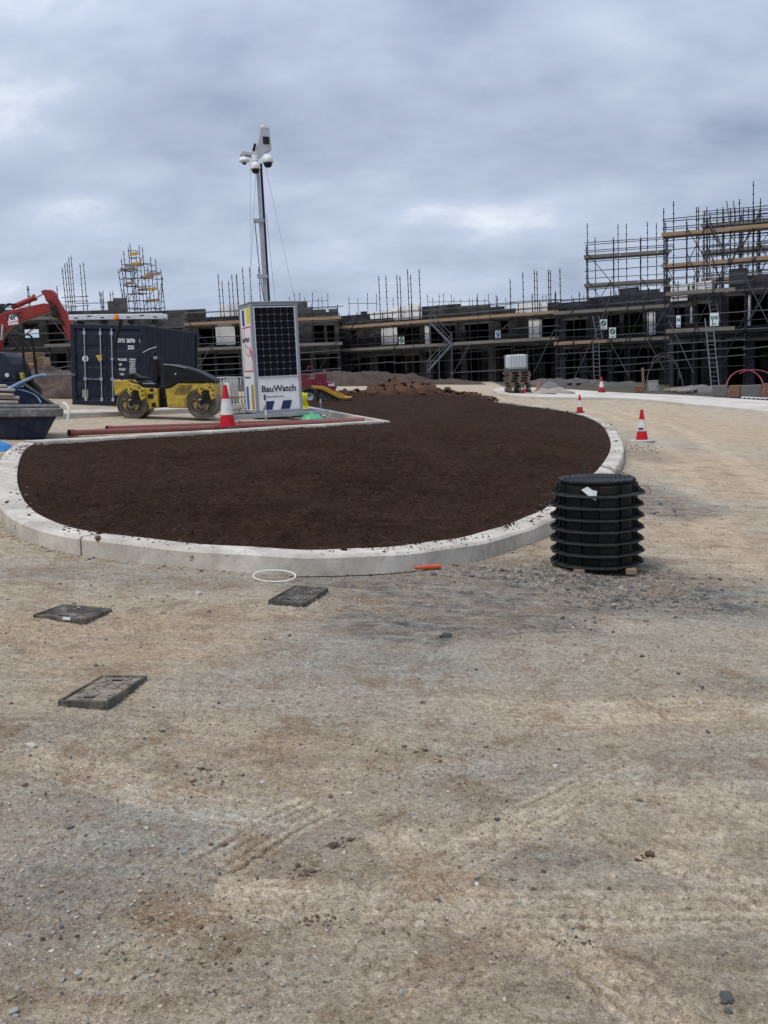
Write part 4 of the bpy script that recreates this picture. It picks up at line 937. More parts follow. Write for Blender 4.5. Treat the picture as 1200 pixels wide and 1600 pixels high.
house('unfinished grey block house mostly hidden by the container', FL, 205, 299, zl1, zl2, [(205, 486), (255, 485), (270, 484), (299, 483)],
      [(215, 240, 512, 545, 'dark'), (255, 285, 512, 545, 'dark'), (215, 285, 555, 606, 'dark')], [], 'block_mid', seed=6)
scaffold('two lift scaffold with curved rails behind the white cabinet', FL, FL.x(296), FL.x(531), [zl1, zl2], 2.0,
         [(341, 430, 498), (347, 441, 498), (357, 438, 498), (362, 426, 498), (369, 425, 498), (369.8, 430, 498), (379, 419, 498), (390, 417.5, 498), (404, 414, 498)], tops=(.6, 1.3), boards=('board_grey', 'board_warm'), seed=4, braces=5)
# --- far left row
FW = Fac((-40, 548, 71), (232, 537, 74))
zw1 = FW.z(80, 542); zw2 = FW.z(80, 499)
house('unfinished house behind the red digger boom with a clear window', FW, -45, 108, zw1, zw2, [(-45, 478), (10, 476), (11, 485), (60, 486), (108, 485)],
      [(-20, 10, 508, 540, 'dark'), (38, 60, 502, 528, 'sky'), (76, 104, 506, 540, 'dark'), (0, 40, 552, 606, 'dark'), (60, 104, 552, 606, 'dark')], [], 'block_mid', seed=7)
house('unfinished house with low pale gable above the container roof', FW, 109, 206, zw1, zw2, [(109, 485), (166, 484), (167, 474), (185, 465), (198, 462), (211, 472), (206, 484)],
      [(115, 150, 508, 540, 'dark'), (160, 200, 508, 540, 'dark'), (120, 190, 552, 606, 'dark')], [], 'block_mid', seed=8)
scaffold('low scaffold with pale boards behind the red digger', FW, FW.x(-40), FW.x(116), [zw1, zw2], 2.0, [(42, 442, 500), (45, 452, 500), (89, 449, 500)], tops=(.3, .9), boards=('board_grey', 'board_grey'), seed=5, braces=3)
def pole_cluster(label, poles, D_, rails_=()):
    """a bunch of bare standards: (u top, v top, u bottom, v bottom) on a plane at distance D_"""
    us = [p[2] for p in poles]; base = pt(sum(us) / len(us), max(p[3] for p in poles), D_); g_ = float(gz(base.x, base.y))
    root = thing('scaffold', label, 'scaffold', Matrix.Translation((base.x, base.y, g_)), 'scaffolds round the unfinished houses')
    inv_ = Vector((base.x, base.y, g_))
    for k, (ua, va, ub, vb) in enumerate(poles):
        y = D_ + (k % 2) * 1.2; a, b_ = pt(ub, vb, y), pt(ua, va, y); d = (b_ - a)
        l = d.length; a = a - d.normalized() * max(0, (a.z - float(gz(a.x, a.y))) / max(.5, d.normalized().z))
        me, l = std_mesh((b_ - a).length); link('standard', me, root, a - inv_, d.to_track_quat('Z', 'Y').to_euler())
    for (ua, va, ub, vb) in rails_: pole('guard_rail', pt(ua, va, D_) - inv_, pt(ub, vb, D_) - inv_, .028, root)
    return root
pole_cluster('bunch of tall bare scaffold poles above the digger bucket arm', [(97, 418, 104, 486), (101, 414, 108, 486), (104.5, 410, 112, 486), (107.5, 406, 114.5, 486), (111, 402, 118, 486), (125, 413, 131, 486), (130, 409, 137, 486)], 78,
             [(96, 465, 138, 463), (104, 471, 138, 470), (108, 479, 140, 477)])
pole_cluster('short scaffold poles left of the pale gable above the container', [(155, 454, 160, 492), (157.5, 455, 162, 492), (160.5, 453, 163, 492), (172, 455, 174, 492), (176, 454, 179, 492)], 76, [(118, 474, 180, 473)])
# --- scaffold tower
def tower():
    D_ = 80; base = pt(228, 560, D_); g_ = float(gz(base.x, base.y))
    root = thing('scaffold_tower', 'tall leaning scaffold tower with yellow boards above the container', 'scaffold tower', Matrix.Translation((base.x, base.y, g_)), 'scaffolds round the unfinished houses')
    O = Vector((base.x, base.y, g_)); rd = random.Random(4)
    colsd = [(185, 422, 192, 470, 0), (189, 400, 197, 492, 1.6), (193, 393, 203, 492, 0), (200, 386, 211, 492, 1.6), (203, 382, 213, 492, 3.0), (217, 382, 226, 492, 0), (222, 384, 232, 492, 1.6), (212, 395, 220, 492, 3.2), (235, 402, 243, 492, 0), (243, 407, 250, 492, 1.6), (251, 421, 258, 488, .5), (230, 412, 237, 492, 3), (254, 432, 251, 490, 2), (208, 410, 216, 492, 1)]
    def at(k, v):
        ua, va, ub, vb, y = colsd[k]; t_ = (v - va) / (vb - va); return pt(ua + (ub - ua) * t_, v, D_ + y) - O
    for k, (ua, va, ub, vb, y) in enumerate(colsd):
        a, b_ = at(k, 560), at(k, va); me, l = std_mesh((b_ - a).length); link('standard', me, root, a, (b_ - a).to_track_quat('Z', 'Y').to_euler())
    links = [(0, 1), (1, 2), (2, 3), (3, 4), (4, 5), (5, 6), (6, 8), (8, 9), (9, 10), (2, 5), (5, 8), (3, 7), (7, 11), (11, 9), (13, 6), (1, 3)]
    for v in (393, 404, 413, 424, 436, 447, 459, 470, 482):
        for a, b_ in links:
            if v > max(colsd[a][1], colsd[b_][1]) + 1 and rd.random() < .72: pole('ledger', at(a, v + rd.uniform(-2, 2)), at(b_, v + rd.uniform(-2, 2)), .028, root)
    for (ua, ub, v, m_) in [(203, 216, 398, 'board_yellow'), (208, 221, 413, 'board_yellow'), (188, 212, 422, 'board_grey'), (196, 222, 416, 'board_warm'), (228, 250, 430, 'board_warm'), (196, 210, 444, 'board_warm'), (231, 246, 453, 'board_yellow'), (215, 232, 454, 'board_grey'), (228, 250, 471, 'board_warm'), (222, 240, 434, 'board_warm')]:
        for j in range(3):
            a, b_ = pt(ua, v + 0.6, D_ + .2 + j * .5) - O, pt(ub, v - 1.2, D_ + .2 + j * .5) - O; board('deck_board', a, b_, .42, .05, m_, root)
        a, b_ = pt(ua, v - 1, D_) - O, pt(ub, v - 2.6, D_) - O; board('toe_board', a, b_, .04, .2, m_, root)
    for a, b_, v0, v1 in [(0, 2, 466, 424), (5, 9, 480, 440), (2, 5, 470, 430), (3, 6, 440, 400), (8, 10, 486, 440)]: pole('brace', at(a, v0), at(b_, v1), .027, root)
tower()
# --- right of centre
FC = Fac((870, 537, 69), (1045, 530, 65))
zc1 = FC.z(950, 535); zc2 = FC.z(950, 486)
house('dark block house with two green signs behind the upright ladder', FC, 874, 1042, zc1, zc2, [(874, 472), (920, 468), (920.2, 466), (950, 464), (966, 464), (967, 452.5), (1010, 451), (1033, 449), (1033.2, 456), (1042, 456)],
      [(884, 915, 499, 530, 'dark'), (950, 968, 491, 523, 'dark'), (975, 1004, 487, 524, 'dark'), (1011, 1024, 486, 523, 'white'), (884, 905, 545, 612, 'dark'), (918, 948, 545, 612, 'dark'), (958, 975, 545, 612, 'dark'), (985, 1030, 543, 612, 'dark')],
      [([(1009, 461), (1009, 455), (1030, 452), (1030, 457), (1024, 460)], 'white_board', .1)], 'block_navy', seed=9)
xt = FC.x(917)
scaffold('dark two lift scaffold with green signs right of the pallets', FC, 0.0, FC.x(1043), [zc1, zc2], 1.35, [], tops=(.7, 1.7), boards=('board_grey', 'board_grey'), seed=6, warm=.05, braces=13)
FT = Fac((917, 446, 70.5), (1045, 441, 69))
zt3 = FT.z(975, 444); zt4 = FT.z(975, 399.5)
scaffold('tall open scaffold lifts against the sky above the dark house', FT, 0.0, FT.x(1043), [zt3, zt4], 1.95, [(918, 351, 480), (930, 366, 480), (966, 350, 480), (979, 345, 480), (1012, 349, 480), (1026, 344, 480)], tops=(1.0, 1.2), boards=('board_grey', 'board_grey'), seed=8, braces=6, rails=(.55, 1.1), warm=0)
# --- rightmost
FR = Fac((1046, 521, 57), (1240, 510, 54))
zr1 = FR.z(1120, 516.5); zr2 = FR.z(1120, 456)
house('dark block house behind the two long ladders at the right edge', FR, 1046, 1250, zr1, zr2, [(1046, 476), (1074, 470), (1075, 460), (1138, 456), (1140, 424), (1163, 422), (1164, 432), (1200, 429), (1250, 428)],
      [(1054, 1070, 480, 512, 'dark'), (1078, 1083, 478, 505, 'white'), (1090, 1108, 474, 508, 'dark'), (1138, 1166, 461, 510, 'dark'), (1168, 1173, 460, 509, 'white'), (1174, 1200, 458, 508, 'dark'), (1215, 1240, 458, 506, 'dark'), (1052, 1080, 535, 618, 'dark'), (1086, 1122, 533, 618, 'dark'), (1136, 1168, 531, 622, 'dark'), (1178, 1235, 530, 624, 'dark')],
      [([(1048, 471), (1048, 447), (1074, 443), (1074, 469)], 'white_board', .1), ([(1078, 459), (1078, 443), (1112, 438), (1112, 457)], 'white_board', .1), ([(1141, 448), (1143, 434), (1148, 426), (1157, 423), (1157, 446)], 'white_board', .1)], 'block_navy', seed=10)
scaffold('tall dark scaffold at the right edge carrying two ladders', FR, 0.0, FR.x(1245), [zr1, zr2], 1.35, [(1060, 440, 600), (1083, 436, 600), (1127, 430, 600)], tops=(.8, 1.9), boards=('board_grey', 'board_grey'), seed=11, warm=.05, braces=16)
FS = Fac((1039, 416, 58.5), (1240, 404, 56))
zs3 = FS.z(1100, 413); zs4 = FS.z(1100, 364)
scaffold('highest scaffold lifts with orange boards against the sky at the right', FS, 0.0, FS.x(1245), [zs3, zs4], 1.25, [(1037.5, 325, 470), (1053, 319, 470), (1089, 323, 470), (1092, 330, 470), (1105, 318, 470), (1121, 326, 470), (1156, 317, 470), (1149, 324, 470), (1178, 283, 470), (1189, 308, 470), (1170, 324, 470), (1162, 327, 470)],
         tops=(1.0, 1.2), boards=('board_warm', 'board_warm'), warm=.4, seed=12, braces=16)
FQ = Fac((1100, 400, 66), (1240, 390, 64))
scaffold('farther tangled scaffold lifts behind the highest one at the right', FQ, 0.0, FQ.x(1240), [FQ.z(1150, 436), FQ.z(1150, 392), FQ.z(1150, 350)], 1.15, [(1115, 350, 470), (1132, 344, 470), (1160, 340, 470), (1184, 335, 470)], tops=(.8, 1.2), boards=('board_grey',), seed=13, braces=22)
house('white boarded house top half hidden behind the right hand scaffolds', Fac((1020, 470, 72), (1120, 466, 72)), 1020, 1120, 3.4, 5.2, [(1020, 466), (1034, 465), (1034.2, 449), (1120, 444)], [(1040, 1060, 500, 520, 'dark')],
      [([(1036, 461), (1036, 444), (1066, 442), (1066, 457)], 'white_board', .1), ([(1072, 456), (1072, 441), (1110, 438), (1110, 452)], 'white_board', .1)], 'block_mid', seed=14)
# distant skyline of poles behind the centre row
ps = []
rd = random.Random(9)
for u in [452, 460, 468, 476, 488, 497, 503, 512, 545, 559, 574, 588, 614, 668, 676, 686, 693, 705, 709, 720, 733, 738, 746, 757, 763, 775, 790, 848, 853, 893, 905, 912]: ps.append((u, rd.uniform(458, 466), u + .6, 480))
pole_cluster('distant low poles of scaffolds beyond the centre houses', ps, 108, [(452, 471, 512, 470), (668, 472, 763, 470), (545, 474, 590, 474)])

# ================================================================ THINGS
def head_to(u1, v1, u2, v2, h=0.0):
    a, b_ = gp(u1, v1, h), gp(u2, v2, h); return math.atan2(b_.y - a.y, b_.x - a.x)

# ---------------------------------------------------------------- white solar camera cabinet
def cabinet():
    P = gp(402, 655); P.z = float(gz(P.x, P.y)); D_ = (P - CAMP).dot(fwd); k = D_ / F     # metres per pixel there
    root = thing('surveillance_tower', 'white cabinet with solar panel and tall camera mast', 'camera tower', frame(P, R(21)))
    Wd, Dp, H, z0 = 70 * k / math.cos(R(21)), 1.42, 178 * k, 8.5 * k
    f = MB(); t_ = 0.075
    for x in (t_ / 2, Wd - t_ / 2):
        for y in (t_ / 2, Dp - t_ / 2): f.box((x, y, z0 + (H - z0) / 2), (t_, t_, H - z0))
    for z in (z0 + t_ / 2, H - t_ / 2):
        for y in (t_ / 2, Dp - t_ / 2): f.box((Wd / 2, y, z), (Wd - 2 * t_ - .004, t_ - .004, t_))
        for x in (t_ / 2, Wd - t_ / 2): f.box((x, Dp / 2, z), (t_ - .004, Dp - 2 * t_ - .004, t_))
    f.build('frame', 'grey_paint', root, bevel=0.008)
    MB().box((Wd / 2, Dp / 2, H + .02), (Wd + .03, Dp + .03, .04)).build('roof', 'grey_paint', root, bevel=.01)
    pw = Wd - 2 * t_; zs_ = z0 + (H - z0) * 0.325
    front = MB().box((Wd / 2, .035, (z0 + t_ + zs_) / 2), (pw, .03, zs_ - z0 - t_ - .01)).build('front_panel', 'white_paint', root)
    side = MB().box((.035, Dp / 2, (z0 + H) / 2), (.03, Dp - 2 * t_, H - z0 - 2 * t_ - .006)).build('side_panel', 'white_paint', root)
    MB().box((Wd - .035, Dp / 2, (z0 + H) / 2), (.03, Dp - 2 * t_, H - z0 - 2 * t_ - .006)).build('side_panel', 'white_paint', root)
    MB().box((Wd / 2, Dp - .035, (z0 + H) / 2), (pw, .03, H - z0 - 2 * t_ - .006)).build('rear_panel', 'white_paint', root)
    # solar panel: backing sheet, frame and 6 x 10 cells
    sz0, sz1 = zs_ + .005, H - t_ - .02
    sp = MB().box((Wd / 2, .03, (sz0 + sz1) / 2), (pw - .004, .03, sz1 - sz0)).build('solar_panel', 'backsheet', root)
    fr = MB()
    for x in (t_ + .014, Wd - t_ - .014): fr.box((x, .016, (sz0 + sz1) / 2), (.028, .03, sz1 - sz0 + .01))
    for z in (sz0 + .014, sz1 - .014): fr.box((Wd / 2, .016, z), (pw - .06, .03, .028))
    fr.build('panel_frame', 'alu', sp)
    nx, nz = 6, 10; cw, ch = (pw - .07) / nx, (sz1 - sz0 - .07) / nz; cc = cw * .10
    g = .0035; hx, hz = cw / 2 - g, ch / 2 - g
    cell = MB().prism([(-hx + cc, -hz), (hx - cc, -hz), (hx, -hz + cc), (hx, hz - cc), (hx - cc, hz), (-hx + cc, hz), (-hx, hz - cc), (-hx, -hz + cc)], -.003, .003).mesh('solar_cell', 'cell')
    for i in range(nx):
        for j in range(nz): link('solar_cell', cell, sp, (t_ + .035 + cw * (i + .5), .0135, sz0 + .035 + ch * (j + .5)))
    # base skid on black feet
    b_ = MB()
    for y in (-.06, Dp + .06): b_.box((Wd / 2, y, z0 - .06), (Wd + 1.5, .1, .12))
    for x in (-.70, Wd + .70): b_.box((x, Dp / 2, z0 - .06), (.1, Dp + .02, .118))
    b_.build('skid_base', 'galv', root, bevel=.01)
    for x in (.1, Wd - .1):
        MB().box((x, .2, z0 / 2 - .06), (.3, .3, z0 - .10)).build('foot', 'black_steel', root); MB().box((x, Dp - .2, z0 / 2 - .06), (.3, .3, z0 - .10)).build('foot', 'black_steel', root)
    for x in (-.70, Wd + .70): MB().cyl((x, -.06, z0 - .12), (x, -.06, -.05), .035, 8).cyl((x, -.06, -.03), (x, -.06, -.09), .11, 10).build('outrigger_foot', 'galv', root)
    # printing on the cabinet
    fz = z0 + (zs_ - z0) * .60
    text('lettering', 'BauWatch', .245, root, (t_ + .10, .017, fz), FRONT, 'ink', sx=.97, bold=.006)
    text('lettering', '● bauwatch.com', .085, root, (t_ + .14, .017, fz - .16), FRONT, 'ink')
    for x in (.19, .70): MB().prism([(x, z0 + .09), (x + .26, z0 + .09), (x + .34, z0 + .33), (x + .08, z0 + .33)], .012, .018).build('colour_bar', 'navy_print', root)
    # side face (x = 0): coordinates run from the far edge to the near edge
    def sbox(y0, y1, za, zb, m_, sk=0.0, nm='colour_bar'):
        mb = MB(); mb.add([(.017, y0, za), (.017, y1, za), (.017, y1, zb + sk), (.017, y0, zb + sk), (.021, y0, za), (.021, y1, za), (.021, y1, zb + sk), (.021, y0, zb + sk)], [(0, 1, 2, 3), (7, 6, 5, 4), (0, 4, 5, 1), (3, 2, 6, 7), (0, 3, 7, 4), (1, 5, 6, 2)]); return mb.build(nm, m_, root)
    fy = lambda q: Dp - t_ - (Dp - 2 * t_) * q
    sbox(fy(.38), fy(.16), H - t_ - .50, H - t_ - .06, 'navy_print'); sbox(fy(.92), fy(.58), H - t_ - .46, H - t_ - .03, 'yellow_print')
    text('lettering', 'BauWatch', .205, root, (.0165, fy(.07), H - 1.03), SIDEL, 'ink', bold=.004, sx=.98)
    za, zb = z0 + 1.18, z0 + 2.05; zb = za + 1.22
    mb = MB()
    for q in (.12, .90): mb.box((.0185, fy(q), (za + zb) / 2), (.005, .035, zb - za))
    for z in (za, zb): mb.box((.0185, fy(.51), z), (.005, abs(fy(.90) - fy(.12)) + .035, .035))
    mb.bar((.0185, fy(.3), zb), (.0185, fy(.3), za + .75), .004, .03); mb.bar((.0185, fy(.3), za + .75), (.0185, fy(.62), za + .62), .004, .03); mb.bar((.0185, fy(.62), za + .62), (.0185, fy(.62), za + .4), .004, .03); mb.bar((.0185, fy(.62), za + .4), (.0185, fy(.3), za + .52), .004, .03); mb.bar((.0185, fy(.3), za + .52), (.0185, fy(.3), za + .75), .004, .03)
    for q, z in ((.72, .5), (.8, .44), (.88, .36)):
        mb.tube([(.0185, fy(q), za + z + .18), (.0185, fy(q + .05), za + z + .08), (.0185, fy(q), za + z - .06)], .014, 5)
    mb.build('camera_symbol', 'red_print', root)
    text('lettering', '● bauwatch.com', .095, root, (.0165, fy(.1), z0 + .98), SIDEL, 'ink')
    sbox(fy(.36), fy(.14), z0 + .10, z0 + .75, 'blue_print'); sbox(fy(.86), fy(.62), z0 + .10, z0 + .80, 'orange_print')
    # mast: telescopic pole, cable duct, collars, head and guy wires
    mx_, my = Wd * .49, Dp * .55
    zt = H + 4.12
    mast = MB().box((mx_, my, H - .3 + 1.3), (.112, .11, 2.6)).build('mast', 'steel_bar', root, bevel=.012)
    MB().box((mx_ - .01, my, H + 2.2 + .77), (.08, .08, 1.64)).build('upper_section', 'steel_bar', mast, bevel=.01)
    MB().box((mx_ + .088, my, H + 1.85), (.055, .08, 4.0)).build('cable_duct', 'black_steel', mast)
    for z in (H + .78, H + 2.30): MB().box((mx_ - .06, my - .02, z), (.26, .16, .10)).cyl((mx_ - .2, my - .05, z - .03), (mx_ - .2, my - .05, z + .06), .03, 8).build('collar', 'galv', mast)
    MB().tube([(mx_ - .2, my - .06, H + 2.28), (mx_ - .17, my - .06, H + 1.5), (mx_ - .14, my - .06, H + .8), (mx_ - .06, my - .06, H)], .012, 5).build('cable', 'black_steel', mast)
    # head
    hd = MB(); hd.prism([(-.66, -.09), (-.62, .05), (-.1, .0), (.05, .50), (.16, .93), (.50, .93), (.54, .10), (.30, .02), (.02, -.24), (-.20, -.20), (-.25, -.12)], -.16, .16)
    head = bpy.data.objects.new('camera_head', hd.mesh('camera_head', 'head_grey', bevel=.02)); COL.objects.link(head); head.parent = root; head.location = (mx_, my, zt + .0); head.scale = (.72, .8, .74)
    MB().box((.34, -.165, .44), (.25, .02, .27)).build('detector_window', 'lens_dark', head)
    MB().cyl((.30, 0, .93), (.30, 0, 1.02), .09, 12).build('antenna', 'white_paint', head, smooth=True)
    MB().cyl((-.14, 0, .08), (-.10, -.16, .30), .05, 8).build('cable_gland', 'black_steel', head)
    def dome(x, y, z, s_, nm='dome_camera'):
        d = MB().lathe([(.001, .28 * s_), (.13 * s_, .26 * s_), (.20 * s_, .16 * s_), (.22 * s_, .02 * s_), (.20 * s_, -.02 * s_), (.001, -.02 * s_)], 16).build(nm, 'white_paint', head, smooth=True); d.location = (x, y, z)
        MB().lathe([(.17 * s_, -.021 * s_), (.16 * s_, -.10 * s_), (.11 * s_, -.17 * s_), (.001, -.20 * s_)], 14).build('lens', 'lens_dark', d, smooth=True); return d
    dome(.34, -.22, -.36, 1.0); dome(-.18, -.28, -.62, .92)
    MB().cyl((-.18, -.28, -.36), (-.18, -.28, -.14), .13, 12).build('camera_neck', 'white_paint', head, smooth=True)
    d = MB().lathe([(.001, .15), (.15, .13), (.19, .07), (.21, .05), (.21, .0), (.09, -.05), (.001, -.05)], 14).build('dome_camera', 'white_paint', head, smooth=True); d.location = (-.55, -.1, -.33)
    MB().lathe([(.085, -.051), (.075, -.10), (.001, -.13)], 12).build('lens', 'lens_dark', d, smooth=True)
    MB().cyl((-.55, -.1, -.2), (-.55, -.04, -.08), .05, 8).build('camera_neck', 'white_paint', head)
    for (x0, z0_, x1, y1) in [(-.22, -.3, .04, .06), (-.05, -.3, .3, Dp - .05), (.2, -.3, Wd - .04, .06), (.15, -1.6, Wd - .25, Dp - .06)]:
        MB().tube([(mx_ + x0, my - .03, zt + z0_), (x1, y1, H + .03)], .0055, 4).build('guy_wire', 'steel_bar', root)
cabinet()

# ---------------------------------------------------------------- shipping container
def container():
    P = gp(113, 632); P.z = float(gz(P.x, P.y)) - .02
    root = thing('shipping_container', 'dark navy steel shipping container with doors facing the island', 'container', frame(P, R(-4.5) - .02, .8, GN))
    W, Ln, H = 2.438, 6.058, 2.59
    fr = MB()
    for x in (.07, W - .07):
        for y in (.06, Ln - .07): fr.box((x, y, H / 2), (.14, .12, H))
    for y in (.06, Ln - .07):
        fr.box((W / 2, y, H - .07), (W - .29, .11, .14)); fr.box((W / 2, y, .09), (W - .29, .11, .16))
    for x in (.06, W - .06): fr.box((x, Ln / 2, H - .04), (.09, Ln - .26, .075)); fr.box((x, Ln / 2, .09), (.1, Ln - .26, .16))
    fr.build('frame', 'navy', root, bevel=.008)
    for x in (.09, W - .09):
        for y in (.08, Ln - .08):
            for z in (.06, H - .06): MB().box((x, y, z), (.186, .172, .124)).build('corner_casting', 'navy', root, bevel=.01)
    # corrugated sides and roof
    def corr(x, sgn):
        mb = MB(); pts_ = []; y = .13
        while y < Ln - .15:
            pts_ += [(0, y), (0, y + .07), (.036, y + .138), (.036, y + .208)]; y += .276
        vs = [(x + sgn * a, b_, .17) for a, b_ in pts_] + [(x + sgn * a, b_, H - .08) for a, b_ in pts_]; k = len(pts_)
        mb.add(vs, [(i, i + 1, k + i + 1, k + i) for i in range(k - 1)]); return mb.build('side_wall', 'navy', root)
    corr(W - .012, -1); corr(.012, 1)
    MB().box((W / 2, Ln / 2, H - .045), (W - .2, Ln - .28, .04)).build('roof', 'navy', root)
    MB().box((W / 2, Ln - .02, H / 2), (W - .3, .03, H - .3)).build('end_wall', 'navy', root)
    for s_ in (0, 1):
        x0 = .145 + s_ * (W / 2 - .143); x1 = x0 + W / 2 - .152; d = MB(); d.box(((x0 + x1) / 2, .055, H / 2), (x1 - x0, .03, H - .33))
        door = d.build('door', 'navy', root)
        n_ = 4; hh = (H - .44) / n_
        mb = MB()
        for i in range(n_):
            z = .24 + hh * (i + .5); mb.prism([(x0 + .05, z - hh * .36), (x1 - .05, z - hh * .36), (x1 - .05, z + hh * .36), (x0 + .05, z + hh * .36)], .022, .041)
        mb.build('door_panel', 'navy', door, bevel=.012)
        for q in ((.30, .80) if s_ == 0 else (.14,)):
            x = x0 + (x1 - x0) * q; rod = MB().cyl((x, -.005, .14), (x, -.005, H - .12), .019, 8).build('lock_rod', 'steel_bar', door, smooth=True)
            mb = MB()
            for z in (.2, .86, 1.5, H - .28): mb.box((x, -.002, z), (.085, .05, .11 if z in (.2, H - .28) else .06))
            mb.build('rod_bracket', 'steel_bar', door, bevel=.006)
            mb = MB(); mb.bar((x - .02, -.03, .86), (x - .36 if q > .5 else x + .34, -.03, .85), .035, .02); mb.box((x, -.02, .86), (.09, .04, .10)); mb.build('handle', 'steel_bar', door)
        for z in (.35, 1.0, 1.65, 2.25):
            x = .13 if s_ == 0 else W - .13; MB().box((x, -.008, z), (.1, .03, .12)).build('hinge', 'navy', door)
    xr = W / 2 + .33
    mb = MB(); yy = .016
    text('lettering', 'GVTU  260796', .17, root, (xr + .0, yy, H - .55), FRONT, 'white_print', sx=.55, bold=.006); text('lettering', '9', .165, root, (W - .17, yy, H - .55), FRONT, 'white_print', sx=.6, bold=.006)
    text('lettering', '22G1', .165, root, (xr + .34, yy, H - .76), FRONT, 'white_print', sx=.62, bold=.006)
    for i, (a, b_, c_) in enumerate([('MAX.GROSS', '30.480 KG', '67.200 LB'), ('TARE', ' 2.180 KG', ' 4.800 LB'), ('PAYLOAD', '28.300 KG', '62.400 LB'), ('CU.CAP.', '33.2 CU.M', '1.170 CU.FT')]):
        z = 1.46 - i * .155; text('lettering', a, .10, root, (xr, yy, z), FRONT, 'white_print', sx=.55, bold=.003); text('lettering', b_, .08, root, (xr + .38, yy, z + .02), FRONT, 'white_print', sx=.6, bold=.0015); text('lettering', c_, .08, root, (xr + .38, yy, z - .055), FRONT, 'white_print', sx=.6, bold=.0015)
    MB().box((xr + .28, .014, .83), (.55, .012, .05)).build('sticker_strip', 'white_print', root)
    MB().cyl((.47, .02, 1.50), (.47, .012, 1.50), .1, 20).build('round_sticker', 'white_print', root); MB().cyl((.47, .0115, 1.50), (.47, .007, 1.50), .062, 16).build('sticker_emblem', 'navy_print', root); MB().box((.47, .005, 1.5), (.018, .004, .15)).build('sticker_emblem', 'white_print', root)
    MB().prism([(.83, 1.62), (1.05, 1.62), (.94, 1.40)], .010, .018).build('warning_triangle', 'warning_yellow', root); MB().box((.94, .008, 1.545), (.018, .004, .08)).build('triangle_mark', 'ink', root); MB().box((.94, .008, 1.47), (.018, .004, .018)).build('triangle_mark', 'ink', root)
    MB().box((.44, .014, .38), (.19, .012, .25)).build('data_plate', 'concrete_grey', root)
    return root
cont = container()
# aluminium staging board lying across the front of the container roof
CM = cont.matrix_world.copy()
st = thing('staging_board', 'long aluminium staging board lying on the container roof', 'staging board', CM @ Matrix.Translation((-.22, .45, 2.6)) @ Matrix.Rotation(R(-1.6), 4, 'Y'))
L0 = 3.15; mb = MB().box((L0 / 2, 0, .215), (L0, .05, .17)).box((L0 / 2, .45, .215), (L0, .05, .17)); mb.build('side_rail', 'alu', st, bevel=.01)
MB().box((L0 / 2, .225, .17), (L0 - .02, .39, .03)).build('deck', 'alu', st)
for i in range(7): MB().box((.25 + i * (L0 - .5) / 6, -.027, .215 + (.03 if i % 2 else -.02)), (.13, .008, .035)).build('slot', 'lens_dark', st)
mb = MB()
for x in (.3, 1.1, 2.0, 2.8): mb.box((x, .225, .06), (.09, .4, .12))
mb.build('packer', 'black_steel', st)

